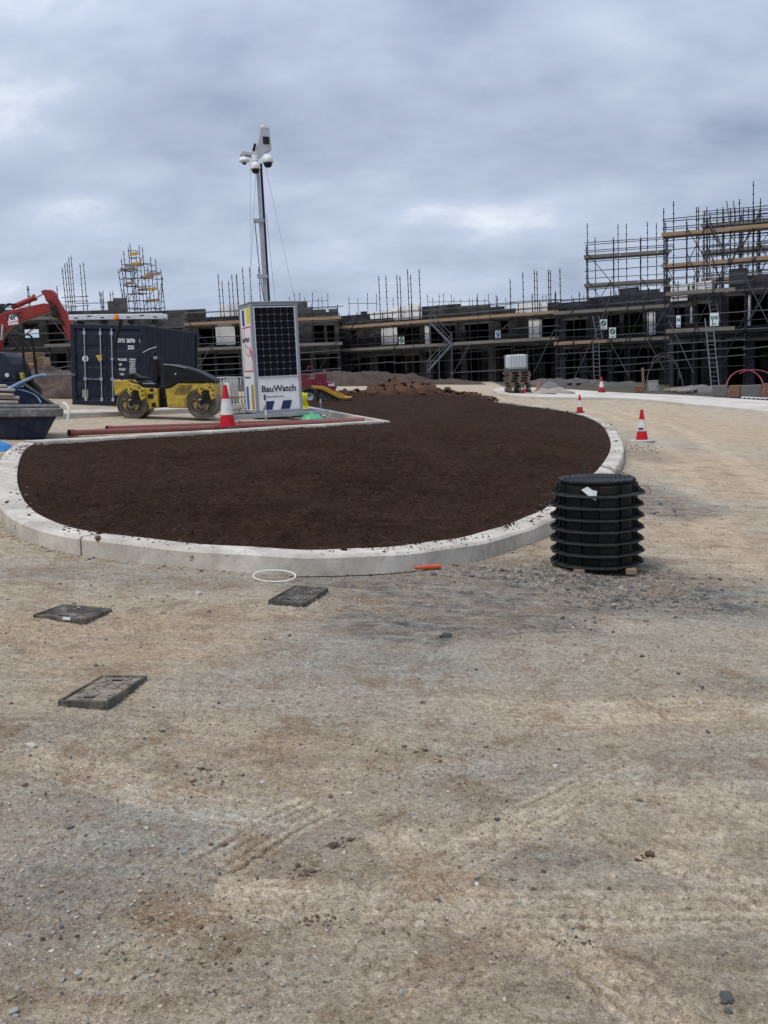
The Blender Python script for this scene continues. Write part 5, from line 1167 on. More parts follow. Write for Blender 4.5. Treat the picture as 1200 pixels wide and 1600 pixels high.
# ---------------------------------------------------------------- tandem roller
def roller():
    P = gp(250, 655.5); P.z = float(gz(P.x, P.y)); D_ = (P - CAMP).dot(fwd); k = D_ / F
    root = thing('tandem_roller', 'yellow tandem road roller with black bonnet parked before the container', 'road roller', frame(P, R(1.5), .75, GN))
    s_ = k / 5.4545                                             # metres per pixel of the enlarged photograph
    q = lambda X_, Y_: ((X_ - 464) * s_, (851 - Y_) * s_ + (X_ - 228) * .0)
    Bd = 1.15
    def pr(poly, y0, y1, nm, m_, par=root, bv=.012): return MB().prism([q(*p) for p in poly], y0, y1).build(nm, m_, par, bevel=bv)
    tl = (851 - 828) * s_                                        # the rear end stands a touch higher up the slope
    for (cx, cy) in ((228, 728), (820, 718)):
        c = q(cx, cy); r = .345 + .045
        c = (c[0], r - .005 if cx < 500 else r + .03)
        dr = bpy.data.objects.new('drum', MB().lathe([(r, .0), (r, Bd), (r - .02, Bd + .005), (r - .025, Bd - .06), (.10, Bd - .08), (.1, .09), (r - .03, .07), (r - .02, -.004)], 40, axis='y', close=True).mesh('drum', 'drum_steel', True, auto=35)); COL.objects.link(dr); dr.parent = root; dr.location = (c[0], 0, c[1])
        MB().lathe([(.13, -.02), (.17, .02), (.17, .06), (.05, .07), (.05, -.05), (.1, -.05)], 16, axis='y', close=True).build('hub', 'drum_steel', dr, smooth=True)
        mb = MB(); mb.prism([(-.22, -.06), (-.13, -.16), (-.1, .02), (-.12, .14), (-.20, .12)], -.06, .0); mb.prism([(.22, .10), (.13, .14), (.1, .02), (.10, -.17), (.19, -.10)], -.06, .0); mb.build('hub_bracket', 'yellow_dirty', dr, bevel=.012)
        mb = MB(); mb.tube([(-.27, -.05, .02), (-.2, -.06, -.17), (0, -.06, -.24), (.17, -.06, -.2), (.2, -.06, -.05)], .016, 6); mb.tube([(-.25, -.05, .05), (-.05, -.08, .16), (.16, -.06, .12), (.27, -.05, -.02)], .018, 6); mb.build('hydraulic_hose', 'rubber', dr)
        # yoke that carries the drum
        dx_ = c[0]; zt = c[1]
        yk = MB().prism([(dx_ - .10, zt + .33), (dx_ + .0, zt + .50), (dx_ + .16, zt + .53), (dx_ + .36, zt + .42), (dx_ + .37, zt + .16), (dx_ + .26, zt + .11), (dx_ + .17, zt + .36), (dx_ + .06, zt + .38), (dx_ + .0, zt + .22)], -.09, -.03).build('yoke', 'yellow', root, bevel=.012)
        mb = MB()
        for (a, b_) in ((.01, .40), (.22, .44), (.30, .36), (.31, .24), (.02, .30)): mb.cyl((dx_ + a, -.093, zt + b_), (dx_ + a, -.10, zt + b_), .024, 10)
        mb.build('bolt', 'black_steel', yk)
        mb = MB(); mb.bar((dx_ + .02, -.07, zt + .04), (dx_ + .13, -.07, zt + .37), .07, .05, upv=(0, 1, 0)); mb.bar((dx_ + .12, -.07, zt + .06), (dx_ + .2, -.07, zt + .36), .05, .05, upv=(0, 1, 0)); mb.box((dx_ + .1, -.07, zt + .06), (.3, .05, .09)); mb.build('yoke_strut', 'black_steel', yk, bevel=.008)
    f = pr([(72, 525), (182, 523), (200, 540), (330, 585), (450, 590), (450, 755), (372, 762), (355, 700), (330, 640), (270, 600), (180, 600), (120, 640), (88, 655), (80, 600)], .02, Bd - .02, 'front_frame', 'yellow')
    for (a, b_, c_, d_) in ((365, 635, 410, 675), (395, 710, 432, 748), (380, 590, 412, 615)): MB().prism([q(a, b_), q(c_, b_), q(c_, d_), q(a, d_)], .012, .03).build('recess', 'black_steel', f)
    pr([(452, 575), (515, 575), (525, 750), (452, 755)], .25, Bd - .25, 'articulation_joint', 'black_steel')
    mb = MB(); mb.tube([(q(440, 700)[0], .2, q(440, 700)[1]), (q(480, 720)[0], .18, q(480, 735)[1]), (q(525, 690)[0], .2, q(525, 690)[1])], .02, 6); mb.tube([(q(440, 650)[0], .2, q(440, 650)[1]), (q(485, 640)[0], .15, q(485, 670)[1]), (q(525, 640)[0], .2, q(525, 640)[1])], .016, 6); mb.build('hydraulic_hose', 'rubber', root)
    rf = pr([(512, 590), (560, 582), (622, 542), (830, 540), (905, 520), (930, 560), (930, 640), (900, 640), (860, 590), (790, 585), (725, 615), (690, 660), (690, 752), (530, 752)], .02, Bd - .02, 'rear_frame', 'yellow')
    mb = MB()
    for i in range(7):
        a = 585 + i * 17; mb.add([(*[q(a, 640)[0], .014], q(a, 640)[1]), (q(a + 7, 640)[0], .014, q(a, 640)[1]), (q(a + 55, 555)[0], .014, q(a, 555)[1]), (q(a + 48, 555)[0], .014, q(a, 555)[1])], [(0, 1, 2, 3)])
    mb.build('stripe_decal', 'ink', rf)
    pr([(545, 660), (672, 660), (672, 745), (545, 745)], .005, .025, 'side_cover', 'yellow', rf, .006)
    bn = pr([(500, 383), (560, 383), (660, 402), (770, 432), (860, 472), (925, 508), (935, 538), (622, 540), (560, 578), (505, 585)], .0, Bd, 'bonnet', 'black_plastic', bv=.03)
    MB().prism([q(560, 430), q(735, 452), q(715, 488), q(560, 498)], -.006, .02).build('vent', 'lens_dark', bn); MB().prism([q(500, 381), q(580, 386), q(700, 412), q(690, 416), q(580, 394), q(500, 389)], -.012, .03).build('trim_strip', 'grey_paint', bn); MB().cyl((q(602, 464)[0], -.02, q(602, 464)[1]), (q(602, 464)[0], .0, q(602, 464)[1]), .022, 10).build('latch', 'alu', bn)
    # driver's station
    pl = pr([(255, 525), (430, 545), (440, 590), (330, 585)], .08, Bd - .08, 'platform', 'black_steel'); MB().prism([q(320, 545), q(425, 545), q(425, 553), q(320, 553)], .06, Bd - .06).build('step_plate', 'galv', pl)
    sw = MB().bar((q(425, 560)[0], Bd / 2, q(425, 560)[1]), (q(395, 340)[0], Bd / 2, q(395, 340)[1]), .12, .14, upv=(0, 1, 0)).build('steering_column', 'black_plastic', root, bevel=.02)
    wh = MB(); c = Vector((q(375, 335)[0], Bd / 2, q(375, 335)[1])); wh.tube([c + Vector((math.cos(a) * .05, math.sin(a) * .19, math.cos(a) * .19 + .0)) for a in [2 * math.pi * i / 18 for i in range(18)]], .015, 6, closed=True); wh.bar(c + Vector((0, -.18, 0)), c + Vector((0, .18, 0)), .03, .02); wh.build('steering_wheel', 'black_plastic', sw, smooth=True)
    mb = MB(); mb.tube([(q(310, 300)[0], .3, q(310, 290)[1]), (q(360, 268)[0], .3, q(360, 262)[1]), (q(428, 240)[0], .3, q(428, 240)[1])], .014, 6); mb.box((q(415, 320)[0], .32, q(415, 330)[1]), (.09, .06, .07)); mb.build('mirror_arm', 'grey_paint', root)
    st_ = pr([(160, 470), (230, 465), (260, 490), (330, 500), (320, 522), (200, 520), (175, 500)], .32, .84, 'seat', 'black_plastic', bv=.03)
    pr([(385, 350), (440, 330), (435, 440), (425, 540), (385, 545), (380, 440)], .38, .78, 'control_console', 'black_plastic', bv=.02)
    # folded roll-over bar with the beacon on top
    rb = MB(); pts_ = [(112, 395), (98, 340), (92, 275), (95, 225), (112, 140), (140, 45), (150, 15)]
    for y in (.12,): rb.tube([(q(a, 0)[0], y, q(0, b_)[1]) for a, b_ in pts_], [.03, .032, .034, .036, .05, .055, .05], 8)
    rb.tube([(q(105, 395)[0], .12, q(0, 395)[1]), (q(110, 470)[0], .12, q(0, 470)[1]), (q(150, 530)[0], .12, q(0, 530)[1])], .035, 8)
    bar_ = rb.build('roll_bar', 'black_steel', root, smooth=True)
    MB().lathe([(.001, .1), (.05, .085), (.065, .03), (.065, -.03), (.05, -.05), (.001, -.05)], 12, c=(q(108, 4)[0], .12, q(0, 4)[1])).build('beacon', 'amber', bar_, smooth=True)
    mb = MB(); mb.cyl((q(108, 0)[0], .12, q(0, 12)[1]), (q(140, 0)[0], .12, q(0, 40)[1]), .02, 6); mb.build('beacon_stalk', 'black_steel', bar_)
roller()

# ---------------------------------------------------------------- red excavator behind the skip
def excavator():
    D_ = 36.0; Pm = pt(-60, 600, D_); g_ = float(gz(Pm.x, Pm.y)); P = Vector((Pm.x, Pm.y, g_))
    M = frame(P, R(0)); I = M.inverted(); root = thing('excavator', 'red digger with its boom arched behind the container', 'excavator', M)
    def q(X_, Y_):                                                # pixel of the enlarged photograph -> local x, z at the boom plane
        v = I @ pt(X_ / 5.515, 430 + Y_ / 5.515, D_); return (v.x, v.z)
    def pr(poly, y0, y1, nm, m_, par=root, bv=.02): return MB().prism([q(*p) for p in poly], y0, y1).build(nm, m_, par, bevel=bv)
    boom = pr([(-300, 700), (-120, 480), (0, 365), (100, 325), (200, 298), (330, 270), (430, 250), (485, 258), (490, 318), (350, 360), (210, 408), (120, 455), (60, 520), (10, 600), (-160, 800)], -.22, .22, 'boom', 'red_paint')
    sg = pr([(112, 370), (160, 335), (205, 360), (205, 425), (122, 438)], -.235, -.222, 'name_plate', 'white_print', boom, 0)
    c = q(114, 398); text('lettering', 'NPC', .30, boom, (c[0], -.239, c[1]), (R(90), R(-9), 0), 'ink', sx=.95, bold=.01); c = q(128, 424); text('lettering', 'LIMITED', .09, boom, (c[0], -.239, c[1]), (R(90), R(-9), 0), 'red_print', sx=1.1)
    arm = pr([(400, 150), (430, 136), (490, 138), (512, 160), (530, 210), (560, 272), (585, 305), (640, 385), (660, 470), (640, 570), (612, 548), (560, 430), (520, 330), (470, 310), (462, 250), (440, 230), (430, 190)], -.17, .17, 'dipper_arm', 'red_paint')
    MB().prism([q(*p) for p in [(520, 190), (535, 190), (600, 300), (640, 375), (625, 378), (585, 310)]], -.178, -.171).build('worn_edge', 'red_paint', arm)
    mb = MB()
    for j, off in enumerate((0, 14, 28)):
        mb.tube([(q(455 + off, 0)[0], -.26, q(0, 250)[1]), (q(478 + off, 0)[0], -.30, q(0, 310)[1]), (q(500 + off, 0)[0], -.30, q(0, 370 + off)[1]), (q(545 + off * .6, 0)[0], -.26, q(0, 420)[1]), (q(575, 0)[0], -.2, q(0, 470)[1])], .024, 6)
    mb.prism([q(*p) for p in [(480, 295), (530, 265), (555, 330), (530, 380), (490, 370)]], -.235, -.2); mb.build('hydraulic_hose', 'rubber', boom)
    def cyl(a, b_, r, nm, m_, par, y=-.0): return MB().cyl((q(*a)[0], y, q(*a)[1]), (q(*b_)[0], y, q(*b_)[1]), r, 12).build(nm, m_, par, smooth=True)
    c1 = cyl((140, 282), (335, 203), .10, 'arm_cylinder', 'red_paint', boom); cyl((330, 206), (412, 162), .055, 'piston_rod', 'chrome', c1); MB().cyl((q(325, 205)[0], 0, q(325, 205)[1]), (q(345, 196)[0], 0, q(345, 196)[1]), .125, 12).build('cylinder_collar', 'red_paint', c1)
    mb = MB(); mb.tube([(q(10, 0)[0], -.1, q(0, 350)[1]), (q(60, 0)[0], -.1, q(0, 295)[1]), (q(130, 0)[0], -.1, q(0, 262)[1]), (q(170, 0)[0], -.1, q(0, 268)[1])], .03, 6); mb.tube([(q(-10, 0)[0], -.1, q(0, 340)[1]), (q(40, 0)[0], -.1, q(0, 280)[1]), (q(120, 0)[0], -.1, q(0, 258)[1])], .03, 6); mb.build('hydraulic_hose', 'rubber', boom)
    c2 = cyl((30, 660), (58, 560), .11, 'boom_cylinder', 'red_paint', root, -.3); cyl((58, 562), (78, 430), .05, 'piston_rod', 'chrome', c2, -.3)
    for (a, b_) in ((30, 480), (20, 520), (10, 580), (0, 540)): MB().cyl((q(a, b_)[0], -.3, q(a, b_)[1]), (q(a, b_)[0], -.22, q(a, b_)[1]), .07, 10).build('boom_pin', 'dark_iron', boom)
    # machine body, cab and track (mostly beyond the left edge)
    bd = MB().prism([q(*p) for p in [(-700, 680), (30, 665), (30, 880), (-700, 880)]], .45, 1.6).build('body', 'red_paint', root, bevel=.04)
    MB().prism([q(*p) for p in [(-40, 655), (20, 660), (28, 880), (-40, 880)]], -1.4, .4).build('body_side', 'red_paint', root, bevel=.03)
    c = q(-14, 792); text('lettering', '22', .34, root, (c[0], -1.41, c[1]), FRONT, 'white_print', bold=.01)
    cb = MB().prism([q(*p) for p in [(-420, 300), (-160, 300), (-100, 480), (-90, 800), (-420, 800)]], -1.4, -.35).build('cab', 'lens_dark', root, bevel=.05)
    MB().prism([q(*p) for p in [(-430, 285), (-150, 285), (-150, 310), (-430, 310)]], -1.45, -.3).build('cab_roof', 'red_paint', cb, bevel=.03)
    for y in (-1.35, .95):
        z1 = .85; x0_, x1_ = q(-700, 0)[0], q(60, 0)[0]; mb = MB(); mb.prism([(x0_ + .3, 0), (x1_ - .3, 0), (x1_, .3), (x1_, .55), (x1_ - .3, z1), (x0_ + .3, z1), (x0_, .55), (x0_, .3)], y, y + .5)
        mb.build('track', 'rubber', root, bevel=.03)
excavator()

# ---------------------------------------------------------------- dumper between skip and digger
def dumper():
    D_ = 27.0; Pm = pt(20, 640, D_); g_ = float(gz(Pm.x, Pm.y)); M = frame(Vector((Pm.x, Pm.y, g_)), 0); I = M.inverted()
    root = thing('site_dumper', 'dark site dumper with folded black roll bar behind the blue skip', 'dumper', M)
    q = lambda X_, Y_: ((I @ pt(X_ / 5.515, 430 + Y_ / 5.515, D_)).x, (I @ pt(X_ / 5.515, 430 + Y_ / 5.515, D_)).z)
    pr = lambda poly, y0, y1, nm, m_, par=root, bv=.02: MB().prism([q(*p) for p in poly], y0, y1).build(nm, m_, par, bevel=bv)
    sk = pr([(25, 665), (60, 672), (100, 705), (135, 765), (155, 830), (165, 905), (25, 905)], -.1, 1.2, 'bucket', 'navy')
    pr([(-120, 860), (190, 880), (185, 925), (-120, 925)], .0, 1.1, 'chassis', 'black_steel')
    rb = MB()
    for y in (.15, 1.0): rb.tube([(q(a, 0)[0], y, q(0, b_)[1]) for a, b_ in [(150, 655), (70, 520), (150, 512), (172, 530), (182, 640), (178, 760), (190, 880)]], .035, 6)
    rb.cyl((q(75, 0)[0], .15, q(0, 516)[1]), (q(75, 0)[0], 1.0, q(0, 516)[1]), .035, 6); rb.build('roll_bar', 'black_steel', root, smooth=True)
    pr([(176, 840), (200, 840), (206, 905), (180, 905)], .05, .25, 'jack_leg', 'yellow')
    MB().tube([(q(60, 0)[0], .5, q(0, 645)[1]), (q(95, 0)[0], .5, q(0, 632)[1]), (q(120, 0)[0], .5, q(0, 650)[1])], .04, 6).build('steering_wheel', 'black_plastic', root)
    mb = MB(); c = q(95, 860); mb.cyl((c[0], -.16, c[1]), (c[0], -.1, c[1]), .06, 8); mb.build('tow_eye', 'alu', root)
    for xx in (-70, 120):
        c = q(xx, 960)
        for y in (-.1, .95): 
            wh_ = MB().lathe([(.36, 0), (.42, .05), (.42, .2), (.36, .25), (.2, .22), (.2, .03)], 20, axis='y', close=True, c=(c[0], y, .42)).build('wheel', 'rubber', root, smooth=True); MB().lathe([(.2, .04), (.2, .21), (.04, .18), (.04, .07)], 14, axis='y', close=True, c=(c[0], y, .42)).build('rim', 'yellow', wh_, smooth=True)
dumper()
def crate_stack():
    D_ = 44.0
    def mk(nm, label, cat, poly, y0, y1, m_, slat=0):
        Pm = pt(poly[0][0] / 5.515, 430 + poly[-1][1] / 5.515, D_); M = frame(Pm, 0); I = M.inverted(); q = lambda X_, Y_: ((I @ pt(X_ / 5.515, 430 + Y_ / 5.515, D_)).x, (I @ pt(X_ / 5.515, 430 + Y_ / 5.515, D_)).z)
        root = thing(nm, label, cat, M); MB().prism([q(*p) for p in poly], y0, y1).build('shell', m_, root, bevel=.02); return root, q
    r_, q = mk('steel_bin', 'rusty orange steel bin under brown boards behind the dumper', 'bin', [(190, 768), (312, 762), (316, 862), (196, 866)], 0, 1.2, 'orange_steel'); MB().prism([q(*p) for p in [(186, 760), (316, 756), (316, 772), (186, 776)]], -.05, 1.25).build('rim', 'timber', r_); MB().prism([q(*p) for p in [(205, 862), (310, 858), (310, 905), (205, 905)]], .1, 1.1).build('stand', 'black_steel', r_)
    r_, q = mk('board_stack', 'stack of pinkish brown boards on the orange bin', 'board stack', [(75, 690), (120, 672), (308, 662), (312, 757), (90, 770)], -.1, 1.3, 'brick_brown')
    for k in range(5): MB().prism([q(*p) for p in [(90, 764 - k * 18), (311, 752 - k * 18), (311, 744 - k * 18), (90, 756 - k * 18)]], -.125 - .01 * (k % 2), -.098).build('board', 'timber', r_)
    r_, q = mk('brick_pallet', 'small pack of buff bricks beside the orange bin', 'brick pack', [(322, 712), (380, 706), (388, 835), (326, 840)], 0, .9, 'timber')
    for k in range(6):
        for j in range(2): MB().prism([q(*p) for p in [(325 + j * 29, 728 + k * 20), (350 + j * 29, 726 + k * 20), (350 + j * 29, 712 + k * 20), (325 + j * 29, 714 + k * 20)]], -.03, .01).build('brick', 'brick_brown', r_)
    MB().prism([q(*p) for p in [(326, 842), (390, 838), (395, 900), (330, 905)]], .1, .85).build('pallet', 'timber', r_)
crate_stack()
# spoil behind, between the digger and the container
def spoil(name, label, spots, m_, seed=1, res=.09, clods=0):
    xs0 = min(s[0].x - s[1] for s in spots); xs1 = max(s[0].x + s[1] for s in spots); ys0 = min(s[0].y - s[2] for s in spots); ys1 = max(s[0].y + s[2] for s in spots)
    nx, ny = int((xs1 - xs0) / res) + 2, int((ys1 - ys0) / res) + 2; X_, Y_ = np.meshgrid(np.linspace(xs0, xs1, nx), np.linspace(ys0, ys1, ny)); h = np.zeros_like(X_)
    for p, rx, ry, hh in spots: h = np.maximum(h, hh * np.clip(1 - ((X_ - p.x) / rx) ** 2 - ((Y_ - p.y) / ry) ** 2, 0, 1) ** .85)
    h = h * (1 + .5 * fbm(X_, Y_, 1.4, 3, seed)) + (h > .02) * (fbm(X_, Y_, 3.5, 4, seed + 9) * .28 + fbm(X_, Y_, 9, 3, seed + 19) * .10) * np.clip(h * 3, 0, 1)
    Z_ = gz(X_, Y_) + np.where(h > .01, h, -.1); idx = np.arange(X_.size).reshape(ny, nx)
    qd = np.stack([idx[:-1, :-1], idx[:-1, 1:], idx[1:, 1:], idx[1:, :-1]], -1).reshape(-1, 4); me = np_mesh(name, np.stack([X_, Y_, Z_], -1).reshape(-1, 3), qd); me.materials.append(MATS[m_]); o = link(name, me); return tag(o, label, None, None, 'stuff')
mat('spoil_brown', (0.075, 0.052, 0.04), 1.0, var=.4, vscale=2.5, dirt=(.14, .1, .075), dirt_amt=.6, dscale=2, bump=.6, bscale=12)
mat('spoil_tan', (0.052, 0.033, 0.024), 1.0, var=.35, vscale=2, dirt=(.09, .062, .045), dirt_amt=.6, dscale=1.5, bump=.6, bscale=10)
spoil('spoil_heap', 'dark heap of dug soil left of the container', [(pt(88, 630, 37), 2.2, 2.5, 1.0), (pt(62, 630, 38), 2.0, 2, .7), (pt(105, 632, 36.5), 1.4, 2, .75)], 'spoil_brown', 5)
spoil('spoil_bank', 'low bank of brown soil in front of the centre houses', [(pt(545, 604, 58), 4.5, 3, .75), (pt(600, 604, 60), 3.5, 3, .7), (pt(500, 606, 56), 3.5, 3, .6), (pt(360, 625, 48), 3.5, 3, .5), (pt(700, 604, 62), 2.5, 2.5, .3)], 'spoil_tan', 25, .14)

# ---------------------------------------------------------------- blue skip at the left edge with its load
def skip():
    P = gp(69, 687); P.z = float(gz(P.x, P.y)); D_ = (P - CAMP).dot(fwd); k = D_ / F
    M = frame(P, R(20), .6, GN); root = thing('skip', 'dark blue builders skip with grey rim loaded with planks', 'skip', M)
    H = 45 * k; ov = .30; Lx = 2.6; Bk = 1.55; Hb = H + .52
    wt = .05
    MB().prism([(-Lx, 0), (0, 0), (ov, H), (-Lx - ov, H)], 0, wt).build('front_wall', 'skip_blue', root)
    MB().prism([(-Lx, 0), (0, 0), (ov, H), (ov - .04, H + .02), (-.36, Hb), (-Lx - ov, Hb)], Bk, Bk + wt).build('rear_wall', 'skip_inside', root)
    for sgn, x0 in ((1, 0), (-1, -Lx)):
        mb = MB(); a, b_ = (x0, 0), (x0 + sgn * ov, H); mb.prism([a, b_, (b_[0] - sgn * .05, b_[1]), (a[0] - sgn * .05, a[1])], wt, Bk); mb.build('end_wall', 'skip_inside', root)
    MB().box((-Lx / 2, Bk / 2, .03), (Lx, Bk, .05)).build('floor', 'skip_blue', root)
    rim = MB().bar((-Lx - ov - .02, -.02, H - .03), (ov + .06, -.02, H - .03), .12, .16).build('rim', 'rim_grey', root, bevel=.02)
    MB().bar((ov + .02, 0, H - .03), (ov + .02, Bk, H - .03), .10, .12).build('rim', 'rim_grey', root, bevel=.02)
    MB().bar((ov - .02, Bk - .02, H + .03), (-.36, Bk - .02, Hb), .08, .05).build('edge_bar', 'rim_grey', root)
    MB().bar((-.78, -.03, H - .12), (-1.12, -.03, .05), .10, .05, upv=(0, 1, 0)).build('rib', 'skip_blue', root, bevel=.008)
    MB().bar((-2.2, -.03, H - .12), (-2.5, -.03, .05), .10, .05, upv=(0, 1, 0)).build('rib', 'skip_blue', root, bevel=.008)
    for x in (-.35, -1.9): MB().cyl((x, -.02, H * .55), (x, -.13, H * .55), .06, 12).build('lifting_lug', 'skip_blue', root, smooth=True)
    W2 = lambda v: M @ Vector(v)
    # load: planks (each a thing), pipe, hose, cables
    rd = random.Random(3)
    z = H * .55
    specs = [(-2.9, .30, -.42, .28, .18, .05), (-2.9, .55, -.50, .42, .34, .04), (-2.9, .75, -.47, .62, .44, .05), (-2.9, .62, -.40, .50, .27, .06), (-2.9, .95, -.62, .80, .53, .04), (-2.95, 1.1, -.8, .9, .60, .05)]
    nms = ['lowest pale plank lying in the blue skip against its rim', 'wide pale plank second from the rim in the blue skip', 'weathered plank in the middle of the pile in the blue skip', 'narrow plank wedged between wider ones in the blue skip', 'pale plank near the top of the pile in the blue skip', 'topmost plank at the back of the pile in the blue skip']
    for (x0, y0, x1, y1, dz, th), nm in zip(specs, nms):
        a, b_ = W2((x0, y0, H + .02 + dz * 1.1)), W2((x1, y1, H + .0 + dz * .85)); d = b_ - a
        o = MB().box((d.length / 2, 0, 0), (d.length, .2, th)).build('timber_plank', 'timber_pale', None, bevel=.006); o.matrix_world = Matrix.Translation(a) @ d.to_track_quat('X', 'Z').to_matrix().to_4x4(); tag(o, nm, 'plank', 'planks loaded in the skip')
    o = MB().tube([W2((-3, .04, H + .09)), W2((-1.2, .02, H + .085)), W2((.30, .03, H + .075))], .045, 10).build('grey_pipe', 'rim_grey', None, smooth=True); tag(o, 'grey pipe lying along the front rim of the blue skip', 'pipe')
    def px(u, v, dd): return pt(u / 5.515, 430 + v / 5.515, D_ + dd)
    o = MB().tube(chaikin([px(-40, 1050, .2), px(60, 985, .3), px(180, 925, .5), px(280, 880, .7), px(350, 862, .8), px(395, 862, .8)], 2), .03, 8).build('blue_hose', 'hose_blue', None, smooth=True); tag(o, 'faded blue hose arching over the planks in the skip', 'hose')
    o = MB().tube(chaikin([px(-20, 960, .5), px(90, 965, .5), px(200, 958, .5)], 2), .018, 6).build('blue_hose', 'hose_blue', None, smooth=True); tag(o, 'short straight blue pipe on top of the planks in the skip', 'hose')
    o = MB().tube(chaikin([px(150, 985, .5), px(230, 1000, .5), px(300, 1030, .6), px(340, 1070, .6), px(352, 1100, .5)], 2), .014, 6).build('grey_cable', 'hose_blue', None, smooth=True); tag(o, 'thin pale cable curling down inside the blue skip', 'cable')
    o = MB().tube(chaikin([px(545, 1100, .0), px(575, 1115, -.1), px(597, 1160, -.15), px(590, 1210, -.15), px(580, 1248, -.15)], 2), .022, 7).build('white_cable', 'cable_white', None, smooth=True); tag(o, 'white cable end hanging off the corner of the skip', 'cable')
    o = MB().tube([px(385, 863, 4), px(520, 860, 4.2), px(640, 858, 4.4)], .03, 6).build('scaffold_tube', 'tube_pale', None, smooth=True); tag(o, 'grey tube held level behind the skip beside the container', 'tube')
skip()
# blue sheet by the skip
p = gp(8, 704); mb = MB(); vs = []
nx, ny = 14, 10
for j in range(ny):
    for i in range(nx):
        a, b_ = i / (nx - 1) - .5, j / (ny - 1) - .5; r_ = max(0, 1 - (2 * a) ** 2) * max(0, 1 - (2 * b_) ** 2); vs.append((p.x - .22 + a * .6, p.y + b_ * .5, float(gz(p.x, p.y)) + .005 + .19 * r_ ** .5 + .05 * math.sin(a * 14 + b_ * 5) * r_ + .03 * math.sin(b_ * 17) * r_))
mb.add(vs, [(j * nx + i, j * nx + i + 1, (j + 1) * nx + i + 1, (j + 1) * nx + i) for j in range(ny - 1) for i in range(nx - 1)])
tag(mb.build('blue_sheet', 'tarp_blue', None, smooth=True, auto=70), 'crumpled bright blue plastic sheet beside the skip at the left edge', 'plastic sheet')

# ---------------------------------------------------------------- traffic cones
def cone_proto(M, label, tip='cone_red', band='cone_red', sleeve='cone_white', base='rubber', bs=.40):
    r = thing('traffic_cone', label, 'traffic cone', M, 'traffic cones on the site')
    mb = MB(); n = 8; pr_ = []
    for r_, z in ((bs / 2, 0), (bs / 2, .03), (bs / 2 - .02, .045), (.15, .05)): pr_.append((r_, z))
    mb.lathe([(0.001, 0)] + pr_ + [(.001, .05)], 8); mb.build('base', base, r, smooth=False)
    R_ = lambda z: .138 - (.138 - .03) * (z - .045) / .705
    MB().lathe([(R_(.045), .045), (R_(.255), .255)], 24).build('lower_band', band, r, smooth=True)
    MB().lathe([(R_(.25) + .004, .25), (R_(.52) + .004, .52)], 24).build('sleeve', sleeve, r, smooth=True)
    MB().lathe([(R_(.515), .515), (R_(.735), .735), (R_(.735) - .006, .75), (.004, .752)], 24).build('tip', tip, r, smooth=True)
    return r
def cone(u, v, hpx, label, **kw):
    P = gp(u, v, .0); P.z = float(gz(P.x, P.y)); D_ = (P - CAMP).dot(fwd); sc = hpx * D_ / F / .75
    return cone_proto(frame(P, random.uniform(0, .7)) @ Matrix.Scale(sc, 4), label, **kw)
c0 = cone(1003, 690, 50, 'dirty cone on a pale round base right of the island', base='cone_base', bs=.62)
for ch in c0.children:
    if ch.name.startswith('sleeve'): MB().box((0, 0, 0), (.11, .006, .045)).build('scuff', 'dark_iron', c0).matrix_local = Matrix.Translation((-.085, -.075, .31)) @ Matrix.Rotation(R(-38), 4, 'Z') @ Matrix.Rotation(R(-9), 4, 'X')
P = gp(906, 645, KH); k_ = 28 * (P - CAMP).dot(fwd) / F / .75; cone_proto(frame(P, .3) @ Matrix.Scale(k_, 4), 'small cone standing on the kerb of the soil island')
P = gp(940, 613, .12); k_ = 24 * (P - CAMP).dot(fwd) / F / .75; cone_proto(frame(P, .2) @ Matrix.Scale(k_, 4), 'far cone on the pavement below the green signs')
P = gp(820, 614.5, .12); k_ = 18 * (P - CAMP).dot(fwd) / F / .75; cone_proto(frame(P, .6) @ Matrix.Scale(k_, 4), 'far cone standing right beside the pallet stack')
P = gp(841, 612.5, .12); k_ = 18 * (P - CAMP).dot(fwd) / F / .75; cone_proto(frame(P, .6) @ Matrix.Scale(k_, 4), 'faded orange cone behind the pale sacks', tip='cone_orange', band='cone_orange', sleeve='cone_orange', base='cone_orange')
P = gp(356, 671, .05); k_ = 69 * (P - CAMP).dot(fwd) / F / .75; cone_proto(frame(P, .1) @ Matrix.Scale(k_, 4), 'tall cone beside the red pipes in front of the cabinet')

